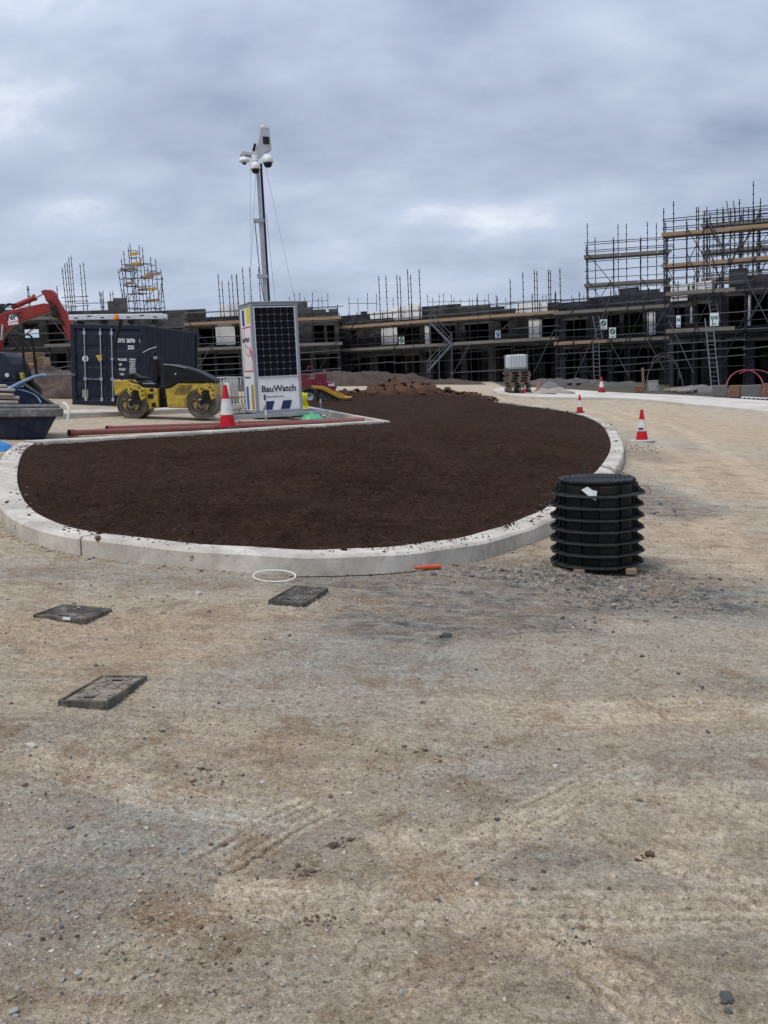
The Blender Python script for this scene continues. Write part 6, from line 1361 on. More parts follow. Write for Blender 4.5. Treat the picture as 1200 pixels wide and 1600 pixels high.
# ---------------------------------------------------------------- stack of black chamber rings
def ring_stack():
    P = gp(932, 884); P.z = float(gz(P.x, P.y)); D_ = (P - CAMP).dot(fwd); k = D_ / F
    H1 = 17.9 * k; RB, RF = 61 * k, 72.5 * k; z0 = 9 * k
    base_M = frame(P, R(-6), .15, GN)
    # two timber bearers
    o = None
    for i, (x, nm) in enumerate(((-.175, 'left timber block under the stack of black rings'), (.235, 'right timber block under the stack of black rings'))):
        o = MB().box((0, 0, 0), (.085, .55, z0 - .004)).build('timber_block', 'timber', None, bevel=.004); o.matrix_world = base_M @ Matrix.Translation((x, -.08, z0 / 2 - .004)); tag(o, nm, 'timber block', 'timber blocks under the ring stack')
    n = 12
    def poly(r, z, key=0.0, kz=0.0):
        return [(r * math.cos(2 * math.pi * (i + .5) / n - math.pi / 2), r * math.sin(2 * math.pi * (i + .5) / n - math.pi / 2), z) for i in range(n)]
    def ringmesh(levels, mats, nm, close_top=False):
        mb = MB()
        for r, z in levels: mb.v.extend(poly(r, z))
        for j in range(len(levels) - 1):
            for i in range(n): mb.f.append((j * n + i, j * n + (i + 1) % n, (j + 1) * n + (i + 1) % n, (j + 1) * n + i)); mb.m.append(0)
        return mb
    wall = ringmesh([(RB - .03, .012), (RB - .012, .012), (RB, .02), (RB, H1 - .012), (RB - .03, H1 - .006), (RB - .03, .012)], None, 'w')
    wall_me = wall.mesh('wall', 'black_plastic', bevel=0)
    fl = ringmesh([(RB - .012, .002), (RF, -.004), (RF + .003, .001), (RF, .008), (RB - .004, .017)], None, 'f'); fl_me = fl.mesh('flange', 'black_flange')
    # curved webs where the flange flares at the sides
    webs_l = []
    for a in (-6, 6, 20, -20, 174, 186, 160, 200):
        ca, sa = math.cos(R(a)), math.sin(R(a)); prof = [(RB - .004, H1 - .015), (RB + .008, H1 * .5), (RB + .03, .025), (RF, .008), (RB - .004, .014)]
        tx, ty = -sa * .006, ca * .006
        vs = [(r * ca + tx, r * sa + ty, z) for r, z in prof] + [(r * ca - tx, r * sa - ty, z) for r, z in prof]; m5 = len(prof)
        webs = MB(); webs.add(vs, [tuple(range(m5)), tuple(range(2 * m5 - 1, m5 - 1, -1))] + [(i, m5 + i, m5 + (i + 1) % m5, (i + 1) % m5) for i in range(m5)]); webs_l.append(webs.mesh('web', 'black_plastic'))
    key_me = MB().box((.045, -RB - .0, H1 / 2 + .002), (.125, .03, H1 - .03)).add([(-.03, -RB - .02, -.012), (.12, -RB - .02, -.012), (.12, -RF + .012, -.014), (-.03, -RF + .012, -.014), (-.03, -RB - .02, .004), (.12, -RB - .02, .004), (.12, -RF + .012, .002), (-.03, -RF + .012, .002)], [(0, 1, 2, 3), (7, 6, 5, 4), (0, 4, 5, 1), (2, 6, 7, 3), (1, 5, 6, 2), (0, 3, 7, 4)]).mesh('key_block', 'black_plastic', bevel=.004)
    rib_l = []
    for i in range(n):
        a = 2 * math.pi * i / n - math.pi / 2; rib_l.append(MB().box((RB * math.cos(a) * .992, RB * math.sin(a) * .992, H1 / 2), (.012, .012, H1 - .03), Matrix.Rotation(a, 3, 'Z')).mesh('rib', 'black_plastic'))
    names = ['bottom black ring of the stack resting on timber blocks', 'second black ring up from the timber blocks', 'third black ring up from the timber blocks', 'middle black ring of the seven stacked rings', 'third black ring down from the grated lid', 'second black ring down from the grated lid', 'topmost black ring carrying a white tag and grated lid']
    for i, nm in enumerate(names):
        M = base_M @ Matrix.Translation((random.uniform(-.005, .005), random.uniform(-.004, .004), z0 + H1 * i)) @ Matrix.Rotation(R(random.uniform(-1.2, 1.2)), 4, 'Z')
        r = thing('chamber_ring', nm, 'chamber ring', M, 'stacked black chamber rings')
        for a, b_ in (('wall', wall_me), ('flange', fl_me), *[('web', w_) for w_ in webs_l], ('key_block', key_me), *[('rib', q_) for q_ in rib_l]): link(a, b_, r)
    zt = z0 + H1 * 7
    M = base_M @ Matrix.Translation((0, 0, zt + .002)); lid = thing('grated_lid', 'flat black grated lid on top of the ring stack', 'lid', M)
    RL = RB - .008
    ringmesh([(RL - .03, 0), (RL, 0), (RL, .02), (RL - .03, .02), (RL - .03, 0)], None, 'l').build('rim', 'black_plastic', lid)
    MB().v and None
    pl = MB(); pl.add(poly(RL - .025, .006), [tuple(range(n))]); pl.build('plate', 'black_plastic', lid)
    for i in range(-9, 10):
        x = i * .034; hw = math.sqrt(max(0, (RL - .035) ** 2 - x * x)) * .97
        MB().box((x, 0, .013), (.014, 2 * hw, .016), None).build('slat', 'lid_slat_lit', lid).matrix_local = Matrix.Rotation(R(-24), 4, 'Z')
    MB().box((0, 0, .0145), (2 * RL - .09, .02, .019)).build('cross_bar', 'black_plastic', lid)
    # white paper tag, black straps
    o = MB(); o.add([(-.16, 0, .02), (-.11, -.004, .045), (-.075, -.006, .02), (-.035, -.004, .01), (-.045, -.004, -.065), (-.075, -.012, -.05)], [(0, 1, 2), (0, 2, 5), (2, 3, 4), (2, 4, 5)])
    o = o.build('paper_tag', 'paper', None); sm_ = o.modifiers.new('thick', 'SOLIDIFY'); sm_.thickness = .002; o.matrix_world = base_M @ Matrix.Translation((.0, -RB - .012, z0 + H1 * 6.42)) @ Matrix.Rotation(R(-12), 4, 'Z'); tag(o, 'crumpled white paper tag stuck on the topmost black ring', 'paper tag')
    def strap(px_, nm, r=.004, dd=()):
        pts_ = [pt(840 + x / 5.517, 610 + y / 5.517, D_ + d) for x, y, d in px_]; tag(MB().tube(chaikin(pts_, 2), r, 5).build('packing_strap', 'black_plastic', None, smooth=True), nm, 'strap', 'loose straps on the ring stack')
    strap([(345, 725, .25), (420, 660, .25), (500, 635, .2), (600, 665, .1), (700, 720, 0), (800, 775, -.15), (870, 835, -.3), (880, 880, -.34)], 'thick black strap bent over the lid and down the right side')
    strap([(600, 650, .3), (680, 690, .25), (790, 730, .1), (840, 745, 0), (850, 790, -.1), (870, 850, -.3)], 'short black strap running round the right end of the lid', .003)
    strap([(860, 830, -.1), (920, 815, 0), (965, 840, .05), (975, 880, .05), (955, 910, 0), (890, 860, -.2)], 'thin looped wire standing out right of the ring stack', .002)
    strap([(180, 745, .1), (120, 710, .1), (88, 760, .05), (95, 830, 0), (130, 870, -.1)], 'thin looped wire standing out left of the ring stack', .0022)
    strap([(360, 720, .3), (400, 640, .4), (440, 600, .5), (390, 690, .3)], 'stiff twig of wire poking above the lid', .002)
ring_stack()

# ---------------------------------------------------------------- iron covers in the ground
def cover(px4, label, m_, seed, proud=.035, sunk=False):
    """px4: pixels of the left, front, right and back corners"""
    P = [gp(*q) for q in px4]; c = sum(P, Vector()) / 4
    ex = ((P[1] - P[0]) + (P[2] - P[3])) / 2; ey = ((P[3] - P[0]) + (P[2] - P[1])) / 2; lx, ly = ex.length, ey.length; h = math.atan2(ex.y, ex.x)
    c.z = float(relief(np.array(c.x), np.array(c.y))) + (.012 if sunk else .004); M = frame(c, h, 1, GN) @ Matrix.Rotation(R(-1.5 if not sunk else -5.5), 4, 'Y') @ Matrix.Rotation(R(-.8 if not sunk else -1.6), 4, 'X'); root = thing('access_cover', label, 'access cover', M, 'iron access covers in the ground')
    th = .011
    fr_ = MB()
    for x in (-lx / 2 + th / 2, lx / 2 - th / 2): fr_.box((x, 0, proud / 2 - .02), (th, ly, proud + .04))
    for y in (-ly / 2 + th / 2, ly / 2 - th / 2): fr_.box((0, y, proud / 2 - .02), (lx - 2 * th - .002, th, proud + .04))
    fr_.build('frame', 'iron_dusty', root, bevel=.004)
    w2, h2 = lx - 2 * th - .012, ly - 2 * th - .012
    lid = MB().box((0, 0, proud - .02), (w2, h2, .024)).build('lid', m_, root, bevel=.004)
    pat = MB(); rd = random.Random(seed); nx, ny = max(4, int(w2 / .033)), max(5, int(h2 / .033))
    for i in range(nx):
        for j in range(ny):
            x, y = (i + .5) / nx * w2 - w2 / 2, (j + .5) / ny * h2 - h2 / 2
            if rd.random() < (.6 if sunk else .25): continue
            pat.box((x, y, proud - .006), (.026, .009, .007), Matrix.Rotation(R(45 if (i + j) % 2 else -45), 3, 'Z'))
    pat.build('tread_pattern', m_, lid)['kind'] = 'stuff'
    for s_ in (-1, 1): MB().box((s_ * w2 * .0, s_ * h2 * .36, proud - .0065), (.05, .022, .008)).build('key_hole', 'lens_dark', lid)
    return M, lx, ly
M, lx, ly = cover([(52, 965), (133, 977), (175, 956), (97, 949)], 'thin raised iron cover at the far left of the bare ground', 'iron_dusty', 1, .018)
MB_ = MB().box((.06, -ly / 2 - .003, .012), (.05, .006, .016)).build('cover_label', 'paper', None); MB_.parent = [o for o in COL.objects if o.name.startswith('access_cover')][-1]
cover([(420, 945), (474, 951), (515, 925), (459, 920)], 'dark patterned iron cover nearest the kerb', 'iron_dusty', 2, .024)
cover([(91, 1101), (163, 1109), (235, 1065), (158, 1057)], 'dusty half buried iron cover nearest the viewer', 'iron_dirty', 3, .016, True)

# ---------------------------------------------------------------- small things on the ground by the kerb
p = gp(429, 900) + GN * .02; D_ = (p - CAMP).dot(fwd); M = frame(p, .2, 1, GN); r_ = 32 * D_ / F
Df = (gp(429, 909) - CAMP).dot(fwd); o = MB().tube([pt(429 + 33 * math.cos(a), 900 - 9 * math.sin(a), Df - .02 + .055 * (1 + math.sin(a))) for a in [2 * math.pi * i / 40 for i in range(40)]], .0058, 8, closed=True).build('plastic_hoop', 'cable_white', None, smooth=True); tag(o, 'white plastic hoop lying flat by the island kerb', 'hoop')
a, b_ = gp(648, 894.5) + GN * .012, gp(687, 892) + GN * .012; d = b_ - a
o = MB().lathe([(.001, 0), (.014, 0), (.014, d.length * .28), (.021, d.length * .3), (.021, d.length), (.017, d.length), (.017, d.length - .02), (.001, d.length - .02)], 16).build('pipe_offcut', 'orange_pipe', None, smooth=True); o.matrix_world = Matrix.Translation(a + GN * .024) @ d.to_track_quat('Z', 'Y').to_matrix().to_4x4(); tag(o, 'short bright orange pipe offcut at the foot of the kerb', 'pipe')
pth = [gp(u, v) + Vector((0, 0, .012)) for u, v in [(452, 904), (500, 903.5), (540, 902.5), (600, 900), (650, 895)]]
tag(MB().tube(chaikin(pth, 2), .004, 5).build('black_cable', 'black_plastic', None), 'thin black cable lying along the foot of the island kerb', 'cable')
# ---------------------------------------------------------------- red drainage pipes on the back kerb
def rpipe(u0, v0, u1, v1, r, label):
    a, b_ = gp(u0, v0, .0), gp(u1, v1, .0); a = a + GN * (r + .03); b_ = b_ + GN * (r + .03); d = b_ - a; l = d.length
    root = thing('drainage_pipe', label, 'pipe', Matrix.Translation(a) @ d.to_track_quat('Z', 'Y').to_matrix().to_4x4(), 'red drainage pipes on the back kerb')
    MB().lathe([(r, .12), (r, l), (r - .008, l), (r - .008, .12)], 20, close=True).build('barrel', 'terracotta', root, smooth=True)
    MB().lathe([(r * 1.02, .0), (r * 1.2, .0), (r * 1.2, .11), (r * 1.02, .14)], 20, close=True).build('socket', 'terracotta', root, smooth=True)
    return root
rpipe(108, 683.5, 352, 673.5, .057, 'left hand red pipe nearest the soil')
rpipe(353, 672.5, 566, 662.5, .057, 'red pipe nearest the soil passing the tall cone and cabinet')
rpipe(167, 676, 372, 668, .055, 'rear red pipe between the roller and the soil')
rpipe(373, 667.5, 572, 660.5, .055, 'rear red pipe running under the cabinet front')

# ---------------------------------------------------------------- posts, bag, barrier and slab by the cabinet
def striped_post(u, v, vt, label):
    P = gp(u, v); P.z = float(gz(P.x, P.y)); D_ = (P - CAMP).dot(fwd); h = (v - vt) * D_ / F; root = thing('marker_post', label, 'marker post', frame(P), 'thin marker posts round the cabinet')
    MB().cyl((0, 0, 0), (0, 0, .03), .12, 12).build('foot', 'galv', root)
    k = 5
    for i in range(k): MB().cyl((0, 0, .03 + i * (h - .03) / k), (0, 0, .03 + (i + 1) * (h - .03) / k - .001), .026, 8).build('stripe', 'cone_white' if i % 2 else 'concrete_grey', root, smooth=True)
    MB().cyl((0, 0, h - .15), (0, 0, h), .03, 8).build('cap', 'dark_iron', root)
striped_post(416, 658.5, 617, 'thin striped post in front of the white cabinet panel')
striped_post(502, 653, 616, 'thin striped post right of the cabinet by the kerb corner')
striped_post(330, 652, 620, 'thin grey post in front of the rear roller drum')
p = gp(484, 657); nx, ny = 20, 12; vs = []
for j in range(ny):
    for i in range(nx):
        a, b_ = i / (nx - 1) - .5, j / (ny - 1) - .5; r_ = max(0, 1 - (2 * a) ** 2) * max(0, 1 - (2 * b_) ** 2); vs.append((p.x + a * .85 + .04 * math.sin(b_ * 9), p.y + b_ * .6, float(gz(p.x, p.y)) + .01 + .17 * r_ ** .5 * (.7 + .5 * math.sin(a * 7 + 1)) + .04 * math.sin(a * 23 + b_ * 11) * r_))
mb = MB(); mb.add(vs, [(j * nx + i, j * nx + i + 1, (j + 1) * nx + i + 1, (j + 1) * nx + i) for j in range(ny - 1) for i in range(nx - 1)])
tag(mb.build('green_bag', 'bag_green', None, smooth=True, auto=80), 'crumpled green plastic bag on the ground right of the cabinet', 'bag')
def barrier():
    P = gp(383, 650); P.z = float(gz(P.x, P.y)); P = P + Vector((-.1, 1.0, .02)); k = (P - CAMP).dot(fwd) / F
    root = thing('crowd_barrier', 'galvanised crowd barrier standing behind the cabinet left side', 'barrier', frame(P, R(172)))
    Lb, Hb = 2.1, 1.12
    mb = MB().tube(chaikin([(0, 0, .18), (0, 0, Hb - .08), (.08, 0, Hb), (Lb - .08, 0, Hb), (Lb, 0, Hb - .08), (Lb, 0, .18)], 1), .021, 8).cyl((0, 0, .18), (Lb, 0, .18), .02, 8); mb.build('frame', 'galv', root, smooth=True)
    bar_me = MB().cyl((0, 0, .19), (0, 0, Hb - .01), .0105, 6).mesh('bar', 'galv', True)
    for i in range(1, 20): link('bar', bar_me, root, (i * Lb / 20, 0, 0))
    for x in (.25, Lb - .25): MB().tube([(x, -.28, 0), (x, -.2, .06), (x, 0, .2), (x, .2, .06), (x, .28, 0)], .018, 6).build('leg', 'galv', root, smooth=True)
    MB().box((.55, .02, .62), (.16, .012, .7)).build('sign_strip', 'paper', root); text('lettering', 'SITE', .12, root, (.5, .03, .40), (R(90), R(-90), R(180)), 'red_print')
barrier()
p = gp(343, 646); o = MB().prism([(0, 0), (.78, 0), (.80, .78), (.50, .80), (.20, .62), (.0, .15)], 0, .10).build('concrete_slab', 'concrete_grey', None, bevel=.015); o.matrix_world = frame(p + Vector((-.32, .9, .28)), R(8)) @ Matrix.Rotation(R(-14), 4, 'X'); tag(o, 'broken grey concrete slab leaning behind the rear roller drum', 'slab')
p = gp(368, 652) + Vector((0, .6, .0))
gr = thing('mesh_panel', 'low dark grid panel leaning at the cabinet foot beside the tall cone', 'mesh panel', frame(p + Vector((-.25, 0, .08)), R(6)) @ Matrix.Rotation(R(-20), 4, 'X'))
mb = MB()
for i in range(9): mb.bar((i * .09, 0, 0), (i * .09 + .12, 0, .5), .014, .014); mb.bar((i * .09 + .1, 0, 0), (i * .09 - .05, 0, .5), .012, .012)
mb.build('wires', 'dark_iron', gr); mb = MB()
for z in (0, .5): mb.bar((-.05, 0, z), (.9, 0, z), .022, .022)
mb.build('frame', 'dark_iron', gr)

# ---------------------------------------------------------------- maroon machine with the yellow chute
def trailer():
    D_ = 36.5; Pm = pt(505, 630, D_); M = frame(Vector((Pm.x, Pm.y, float(gz(Pm.x, Pm.y)))), R(-3)); I = M.inverted()
    root = thing('mini_dumper', 'small maroon machine with sloping yellow chute behind the cabinet', 'site machine', M)
    q = lambda X_, Y_: ((I @ pt(300 + X_ / 3.75, 430 + Y_ / 3.75, D_)).x, (I @ pt(300 + X_ / 3.75, 430 + Y_ / 3.75, D_)).z)
    pr = lambda poly, y0, y1, nm, m_, par=root, bv=.015: MB().prism([q(*p) for p in poly], y0, y1).build(nm, m_, par, bevel=bv)
    bd = pr([(600, 585), (640, 578), (672, 580), (676, 606), (720, 606), (722, 576), (776, 574), (780, 640), (760, 655), (690, 655), (640, 680), (600, 680)], .15, 1.0, 'body', 'maroon')
    hd = pr([(776, 622), (830, 632), (838, 660), (830, 674), (776, 668)], .1, .9, 'bonnet', 'maroon'); c = q(798, 650); text('lettering', 'HIRE', .12, hd, (c[0], .095, c[1]), FRONT, 'white_print', bold=.004)
    pr([(700, 646), (775, 650), (898, 714), (893, 725), (860, 722), (765, 672), (700, 662)], .0, .12, 'chute_side', 'chute_yellow'); pr([(700, 646), (775, 650), (898, 714), (893, 725), (860, 722), (765, 672), (700, 662)], 1.0, 1.1, 'chute_side', 'chute_yellow'); pr([(720, 664), (770, 676), (862, 724), (840, 738), (770, 735), (700, 735)], .13, .99, 'chute_floor', 'dark_iron')
    pr([(885, 714), (925, 714), (928, 722), (888, 726)], .0, 1.1, 'chute_lip', 'chute_yellow')
    for y in (-.05, .85):
        c = q(690, 708); w_ = MB().lathe([(.30, 0), (.35, .05), (.35, .2), (.3, .25), (.16, .2), (.16, .05)], 18, axis='y', close=True, c=(c[0], y, .35)).build('wheel', 'rubber', root, smooth=True); MB().lathe([(.16, .06), (.16, .2), (.03, .16), (.03, .1)], 12, axis='y', close=True, c=(c[0], y, .35)).build('rim', 'grey_paint', w_, smooth=True)
    mb = MB(); mb.tube([(q(650, 0)[0], .2, q(0, 590)[1]), (q(665, 0)[0], .2, q(0, 560)[1]), (q(690, 0)[0], .3, q(0, 585)[1])], .03, 6); mb.build('grab_handle', 'maroon', root)
    pr([(700, 655), (770, 660), (770, 735), (700, 735)], .3, .9, 'chassis', 'dark_iron')
trailer()
p = gp(474, 651) + Vector((.02, 1.2, 0)); o = MB(); nx, ny = 8, 10; vs = []
for j in range(ny):
    for i in range(nx): vs.append((i / 7 * .17 + .02 * math.sin(j * .9), .03 * math.sin(i * 1.7 + j) + .05 * math.sin(j * .6), .05 + j / 9 * .58 + .02 * math.sin(i)))
o.add(vs, [(j * nx + i, j * nx + i + 1, (j + 1) * nx + i + 1, (j + 1) * nx + i) for j in range(ny - 1) for i in range(nx - 1)]); o = o.build('hi_vis_jacket', 'hivis', None, smooth=True, auto=80); o.modifiers.new('thick', 'SOLIDIFY').thickness = .015; o.matrix_world = frame(p + Vector((-.13, 0, .05)), 0); tag(o, 'bright yellow cloth hanging at the right edge of the cabinet', 'jacket')

# ---------------------------------------------------------------- pallets, water tank, sacks
def pallets():
    P = gp(809, 613.5, .12); D_ = (P - CAMP).dot(fwd); k = D_ / F; W = 34 * k; n = 8; hh = 33 * k / n
    proto = None; M0 = frame(P, R(8))
    names = ['bottom pallet of the stack under the white tank', 'second pallet from the ground under the white tank', 'third pallet from the ground under the white tank', 'lower middle pallet, fourth from the ground under the tank', 'upper middle pallet, fifth from the ground under the tank', 'third pallet down from the white tank', 'second pallet down from the white tank', 'top pallet of the stack directly under the white tank']
    for i, nm in enumerate(names):
        M = M0 @ Matrix.Translation((random.uniform(-.06, .06), random.uniform(-.04, .04), hh * i)) @ Matrix.Rotation(R(random.uniform(-3, 3)), 4, 'Z')
        if proto is None:
            proto = thing('pallet', nm, 'pallet', M, 'stacked wooden pallets')
            top_me = MB().box((0, 0, 0), (W, .11, .022)).mesh('deck_board', 'pallet_wood'); bl = MB().box((0, 0, 0), (.14, .12, hh - .05)).mesh('block', 'pallet_wood'); bb = MB().box((0, 0, 0), (.11, 1.0, .02)).mesh('base_board', 'pallet_wood')
            for j in range(6): link('deck_board', top_me, proto, (0, -.45 + j * .18, hh - .013))
            for x in (-W / 2 + .07, 0, W / 2 - .07):
                link('base_board', bb, proto, (x, 0, .012))
                for y in (-.44, 0, .44): link('block', bl, proto, (x, y, hh / 2 - .002))
        else: dup(proto, M, nm)
    # tank
    zt = hh * n; T_ = thing('water_tank', 'white caged water tank on top of the pallet stack', 'tank', M0 @ Matrix.Translation((-.06, 0, zt)) @ Matrix.Rotation(R(-4), 4, 'Z')); Wt, Ht, Dt = 29.5 * k, 25.5 * k, 1.0
    MB().box((0, 0, Ht / 2 + .07), (Wt - .06, Dt - .06, Ht - .12)).build('bottle', 'ibc_plastic', T_, bevel=.07)
    MB().box((0, 0, .045), (Wt, Dt, .08)).build('base_tray', 'dark_iron', T_)
    hb = MB().box((0, 0, 0), (Wt, .018, .018)).mesh('cage_bar', 'steel_bar'); vb = MB().box((0, 0, 0), (.018, .018, Ht - .08)).mesh('cage_bar', 'steel_bar')
    for y in (-Dt / 2, Dt / 2):
        for j in range(5): link('cage_bar', hb, T_, (0, y, .14 + j * (Ht - .16) / 4))
        for j in range(8): link('cage_bar', vb, T_, (-Wt / 2 + j * Wt / 7, y - math.copysign(.019, y), Ht / 2 + .05))
    MB().cyl((.1, 0, Ht), (.1, 0, Ht + .05), .11, 12).build('lid', 'dark_iron', T_)
pallets()
def lump(u, v, wx, wy, h, label, m_, seed, name='sack'):
    p = gp(u, v, .12); nx, ny = 22, 12; vs = []; rd = random.Random(seed); f1, f2, f3 = rd.uniform(5, 9), rd.uniform(6, 12), rd.uniform(0, 6)
    for j in range(ny):
        for i in range(nx):
            a, b_ = i / (nx - 1) - .5, j / (ny - 1) - .5; r_ = max(0, 1 - (2 * a) ** 2) * max(0, 1 - (2 * b_) ** 2)
            vs.append((p.x + a * wx, p.y + b_ * wy, float(gz(p.x, p.y)) + .11 + h * r_ ** .45 * (.7 + .3 * math.sin(a * f1 + f3)) + .08 * h * math.sin(a * f2 * 2 + b_ * f1) * r_))
    mb = MB(); mb.add(vs, [(j * nx + i, j * nx + i + 1, (j + 1) * nx + i + 1, (j + 1) * nx + i) for j in range(ny - 1) for i in range(nx - 1)]); tag(mb.build(name, m_, None, smooth=True, auto=80), label, name.replace('_', ' '), 'pale sacks on the pavement' if name == 'sack' else None)
lump(858, 612, 1.5, 1.4, .34, 'largest pale sack heaped in the middle of the pavement pile', 'sack', 1)
lump(842, 614.5, 1.6, 1.0, .22, 'flattened pale sack at the left end of the pile by the cones', 'sack', 2)
lump(873, 613.5, 1.5, 1.2, .28, 'pale sack at the right end of the pavement pile', 'sack', 3)
lump(862, 607, 1.2, 1.2, .4, 'grey sack standing behind the pale sacks', 'concrete_dark', 4)

# ---------------------------------------------------------------- signs hung on the scaffolds
def sign(u, v, w_, h_, D_, m_, label, two=False, kind='run'):
    c = pt(u, v, D_); k = D_ / F; W, H = w_ * k, h_ * k; root = thing('safety_sign', label, 'sign', frame(c, 0), 'safety signs hung on the scaffolds')
    MB().box((0, 0, 0), (W, .02, H)).build('board', 'sign_white', root)
    for x in ((-W * .22, W * .22) if two else (0,)):
        r = (W * .21 if two else W * .40); MB().lathe([(.001, -.018), (r, -.018), (r, -.011), (.001, -.011)], 20, axis='y', c=(x, 0, H * .13), sy=1.0).build('roundel', m_, root)
        if m_ == 'sign_green': MB().bar((x - r * .4, -.021, H * .13 - r * .5), (x + r * .4, -.021, H * .13 + r * .5), r * .34, .006, upv=(0, 1, 0)).build('pictogram', 'sign_white', root); MB().cyl((x + r * .2, -.019, H * .13 + r * .05), (x + r * .2, -.024, H * .13 + r * .05), r * .2, 8).build('pictogram', 'sign_white', root)
        else: MB().box((x, -.021, H * .13 + r * .15), (r * .5, .006, r * .8)).build('pictogram', 'sign_white', root)
    if m_ == 'sign_green': text('lettering', 'SAFE', H * .17, root, (0, -.0115, -H * .42), FRONT, m_, align='CENTER', bold=.004)
    else: MB().box((0, -.013, -H * .38), (W * .8, .004, H * .1)).build('text_bar', m_, root)
dA = lambda u: 80 + (u - 533) / 337 * -10
sign(627.5, 532, 8.5, 11, dA(627) - .35, 'sign_green', 'green and white sign on the scaffold left of the zigzag staircase')
sign(778, 522.5, 8, 11.5, dA(778) - .35, 'sign_blue', 'blue and white sign on the scaffold above the white tank')
sign(943, 507, 11, 15.5, 66.4, 'sign_green', 'upper of two green signs beside the upright ladder')
sign(957, 520, 10.5, 16, 66.2, 'sign_green', 'lower green sign tilted beside the upper one by the ladder')
sign(1060, 502, 6.5, 18, 56.2, 'sign_blue', 'narrow blue and white sign left of the long ladders')
sign(1116, 499, 13.5, 20, 54.9, 'sign_green', 'wide sign with two green roundels behind the long ladder', True)

# ---------------------------------------------------------------- ladders and staircase
def ladder(a, b_, w_, label, m_='tube_pale', n=None):
    """pixels + distance of the foot and the top of the left stile"""
    A, B = pt(*a), pt(*b_); d = B - A; l = d.length; M = Matrix.Translation(A) @ Matrix(((1, 0, 0, 0), (0, 1, 0, 0), (0, 0, 1, 0), (0, 0, 0, 1)))
    z = d.normalized(); x = Vector((1, 0, 0)); x = (x - z * x.dot(z)).normalized(); y = z.cross(x)
    root = thing('ladder', label, 'ladder', Matrix(((x.x, y.x, z.x, A.x), (x.y, y.y, z.y, A.y), (x.z, y.z, z.z, A.z), (0, 0, 0, 1))), 'ladders on the scaffolds')
    for xx in (0, w_): MB().box((xx, 0, l / 2), (.05, .07, l)).build('stile', m_, root)
    rg = MB().cyl((0, 0, 0), (w_, 0, 0), .022, 6).mesh('rung', m_)
    for i in range(1, int(l / .28)): link('rung', rg, root, (0, 0, i * .28))
ladder((1113, 505, 55.6), (1096, 412, 56.4), .44, 'upper long ladder leaning above the two roundel sign')
ladder((1112, 610, 52.8), (1101.5, 498, 54.2), .42, 'lower long ladder rising from the ground to the roundel sign')
ladder((1139, 345, 58), (1135.5, 314, 58.4), .40, 'short ladder sticking up out of the highest scaffold')
ladder((929, 612, 65.8), (926.5, 536, 66.0), .40, 'upright ladder in the dark scaffold below the green signs')
ladder((933, 535, 65.8), (926, 494, 66.0), .40, 'steep ladder beside the upper green sign')
def stairs():
    D_ = dA(690) - 1.0; root = thing('scaffold_staircase', 'zigzag metal scaffold staircase in front of the centre houses', 'staircase', frame(pt(668, 596, D_), 0)); I = root.matrix_world.inverted()
    L_ = lambda u, v, dd=0: I @ pt(u, v, D_ + dd)
    for (a, b_) in (((706, 538), (668, 580)), ((673, 505), (707, 540))):
        for dd in (0, .75):
            s_ = MB().bar(L_(*a, dd), L_(*b_, dd), .16, .05, upv=(0, 1, 0)).build('stringer', 'tube_pale', root)
            for off in (-8, -16): pole('hand_rail', L_(a[0] + 0, a[1] + off, dd), L_(b_[0], b_[1] + off, dd), .026, root, True)
        for i in range(11):
            t_ = (i + .5) / 11; c = L_(a[0] + (b_[0] - a[0]) * t_, a[1] + (b_[1] - a[1]) * t_ - 1, .375); MB().box(c, (.28, .72, .03)).build('tread', 'tube_pale', root)
    for u, vt in ((668, 562), (706, 520), (672, 488), (686, 545)): pole('post', L_(u, 596), L_(u, vt), .028, root, True)
    MB().box(L_(708, 540, .4), (.8, .8, .05)).build('landing', 'tube_pale', root)
stairs()

# ---------------------------------------------------------------- clutter along the right hand pavement
p = gp(1021, 613, .12); k = (p - CAMP).dot(fwd) / F; r = thing('meter_cabinet', 'pale grey meter cabinet standing by the dark house', 'cabinet', frame(p, R(-6))); MB().box((0, .2, 9 * k), (15 * k, .4, 17 * k)).build('body', 'concrete_grey', r, bevel=.015); MB().box((-.03, -.008, 9 * k), (11 * k, .016, 13.5 * k)).build('door', 'concrete_grey', r, bevel=.004); MB().box((.15, -.018, 9 * k), (.03, .02, .09)).build('handle', 'dark_iron', r); MB().box((0, .2, 17.8 * k), (16 * k, .44, .03)).build('lid', 'concrete_grey', r)
p = gp(1001, 613, .12); o = MB().box((0, .15, .16), (.48, .3, .36)).build('concrete_block', 'brick_brown', None, bevel=.02); o.matrix_world = frame(p, R(5)); tag(o, 'orange brown block at the foot of the red stake', 'block')
p = gp(1006, 612, .12); o = MB().box((0, 0, .58), (.13, .05, 1.25)).build('timber_stake', 'brick_brown', None, bevel=.01); o.matrix_world = frame(p, 0) @ Matrix.Rotation(R(-3), 4, 'Y'); tag(o, 'upright red brown timber stake left of the meter cabinet', 'stake')
def hoop(u, v, ru, rv, D_, r, m_, label, a0=0, a1=360, dep=.6):
    pts_ = [pt(u + ru * math.cos(R(a)), v - rv * math.sin(R(a)), D_ + dep * math.sin(R(a))) for a in np.linspace(a0, a1, 44)]
    tag(MB().tube(pts_[:-1] if a1 - a0 == 360 else pts_, r, 7, closed=(a1 - a0 == 360)).build('pipe_coil', m_, None, smooth=True), label, 'pipe coil')
hoop(1164, 606, 29, 28, 50.5, .032, 'hose_pink', 'pink plastic pipe bent into a standing loop by the block row', -70, 250)
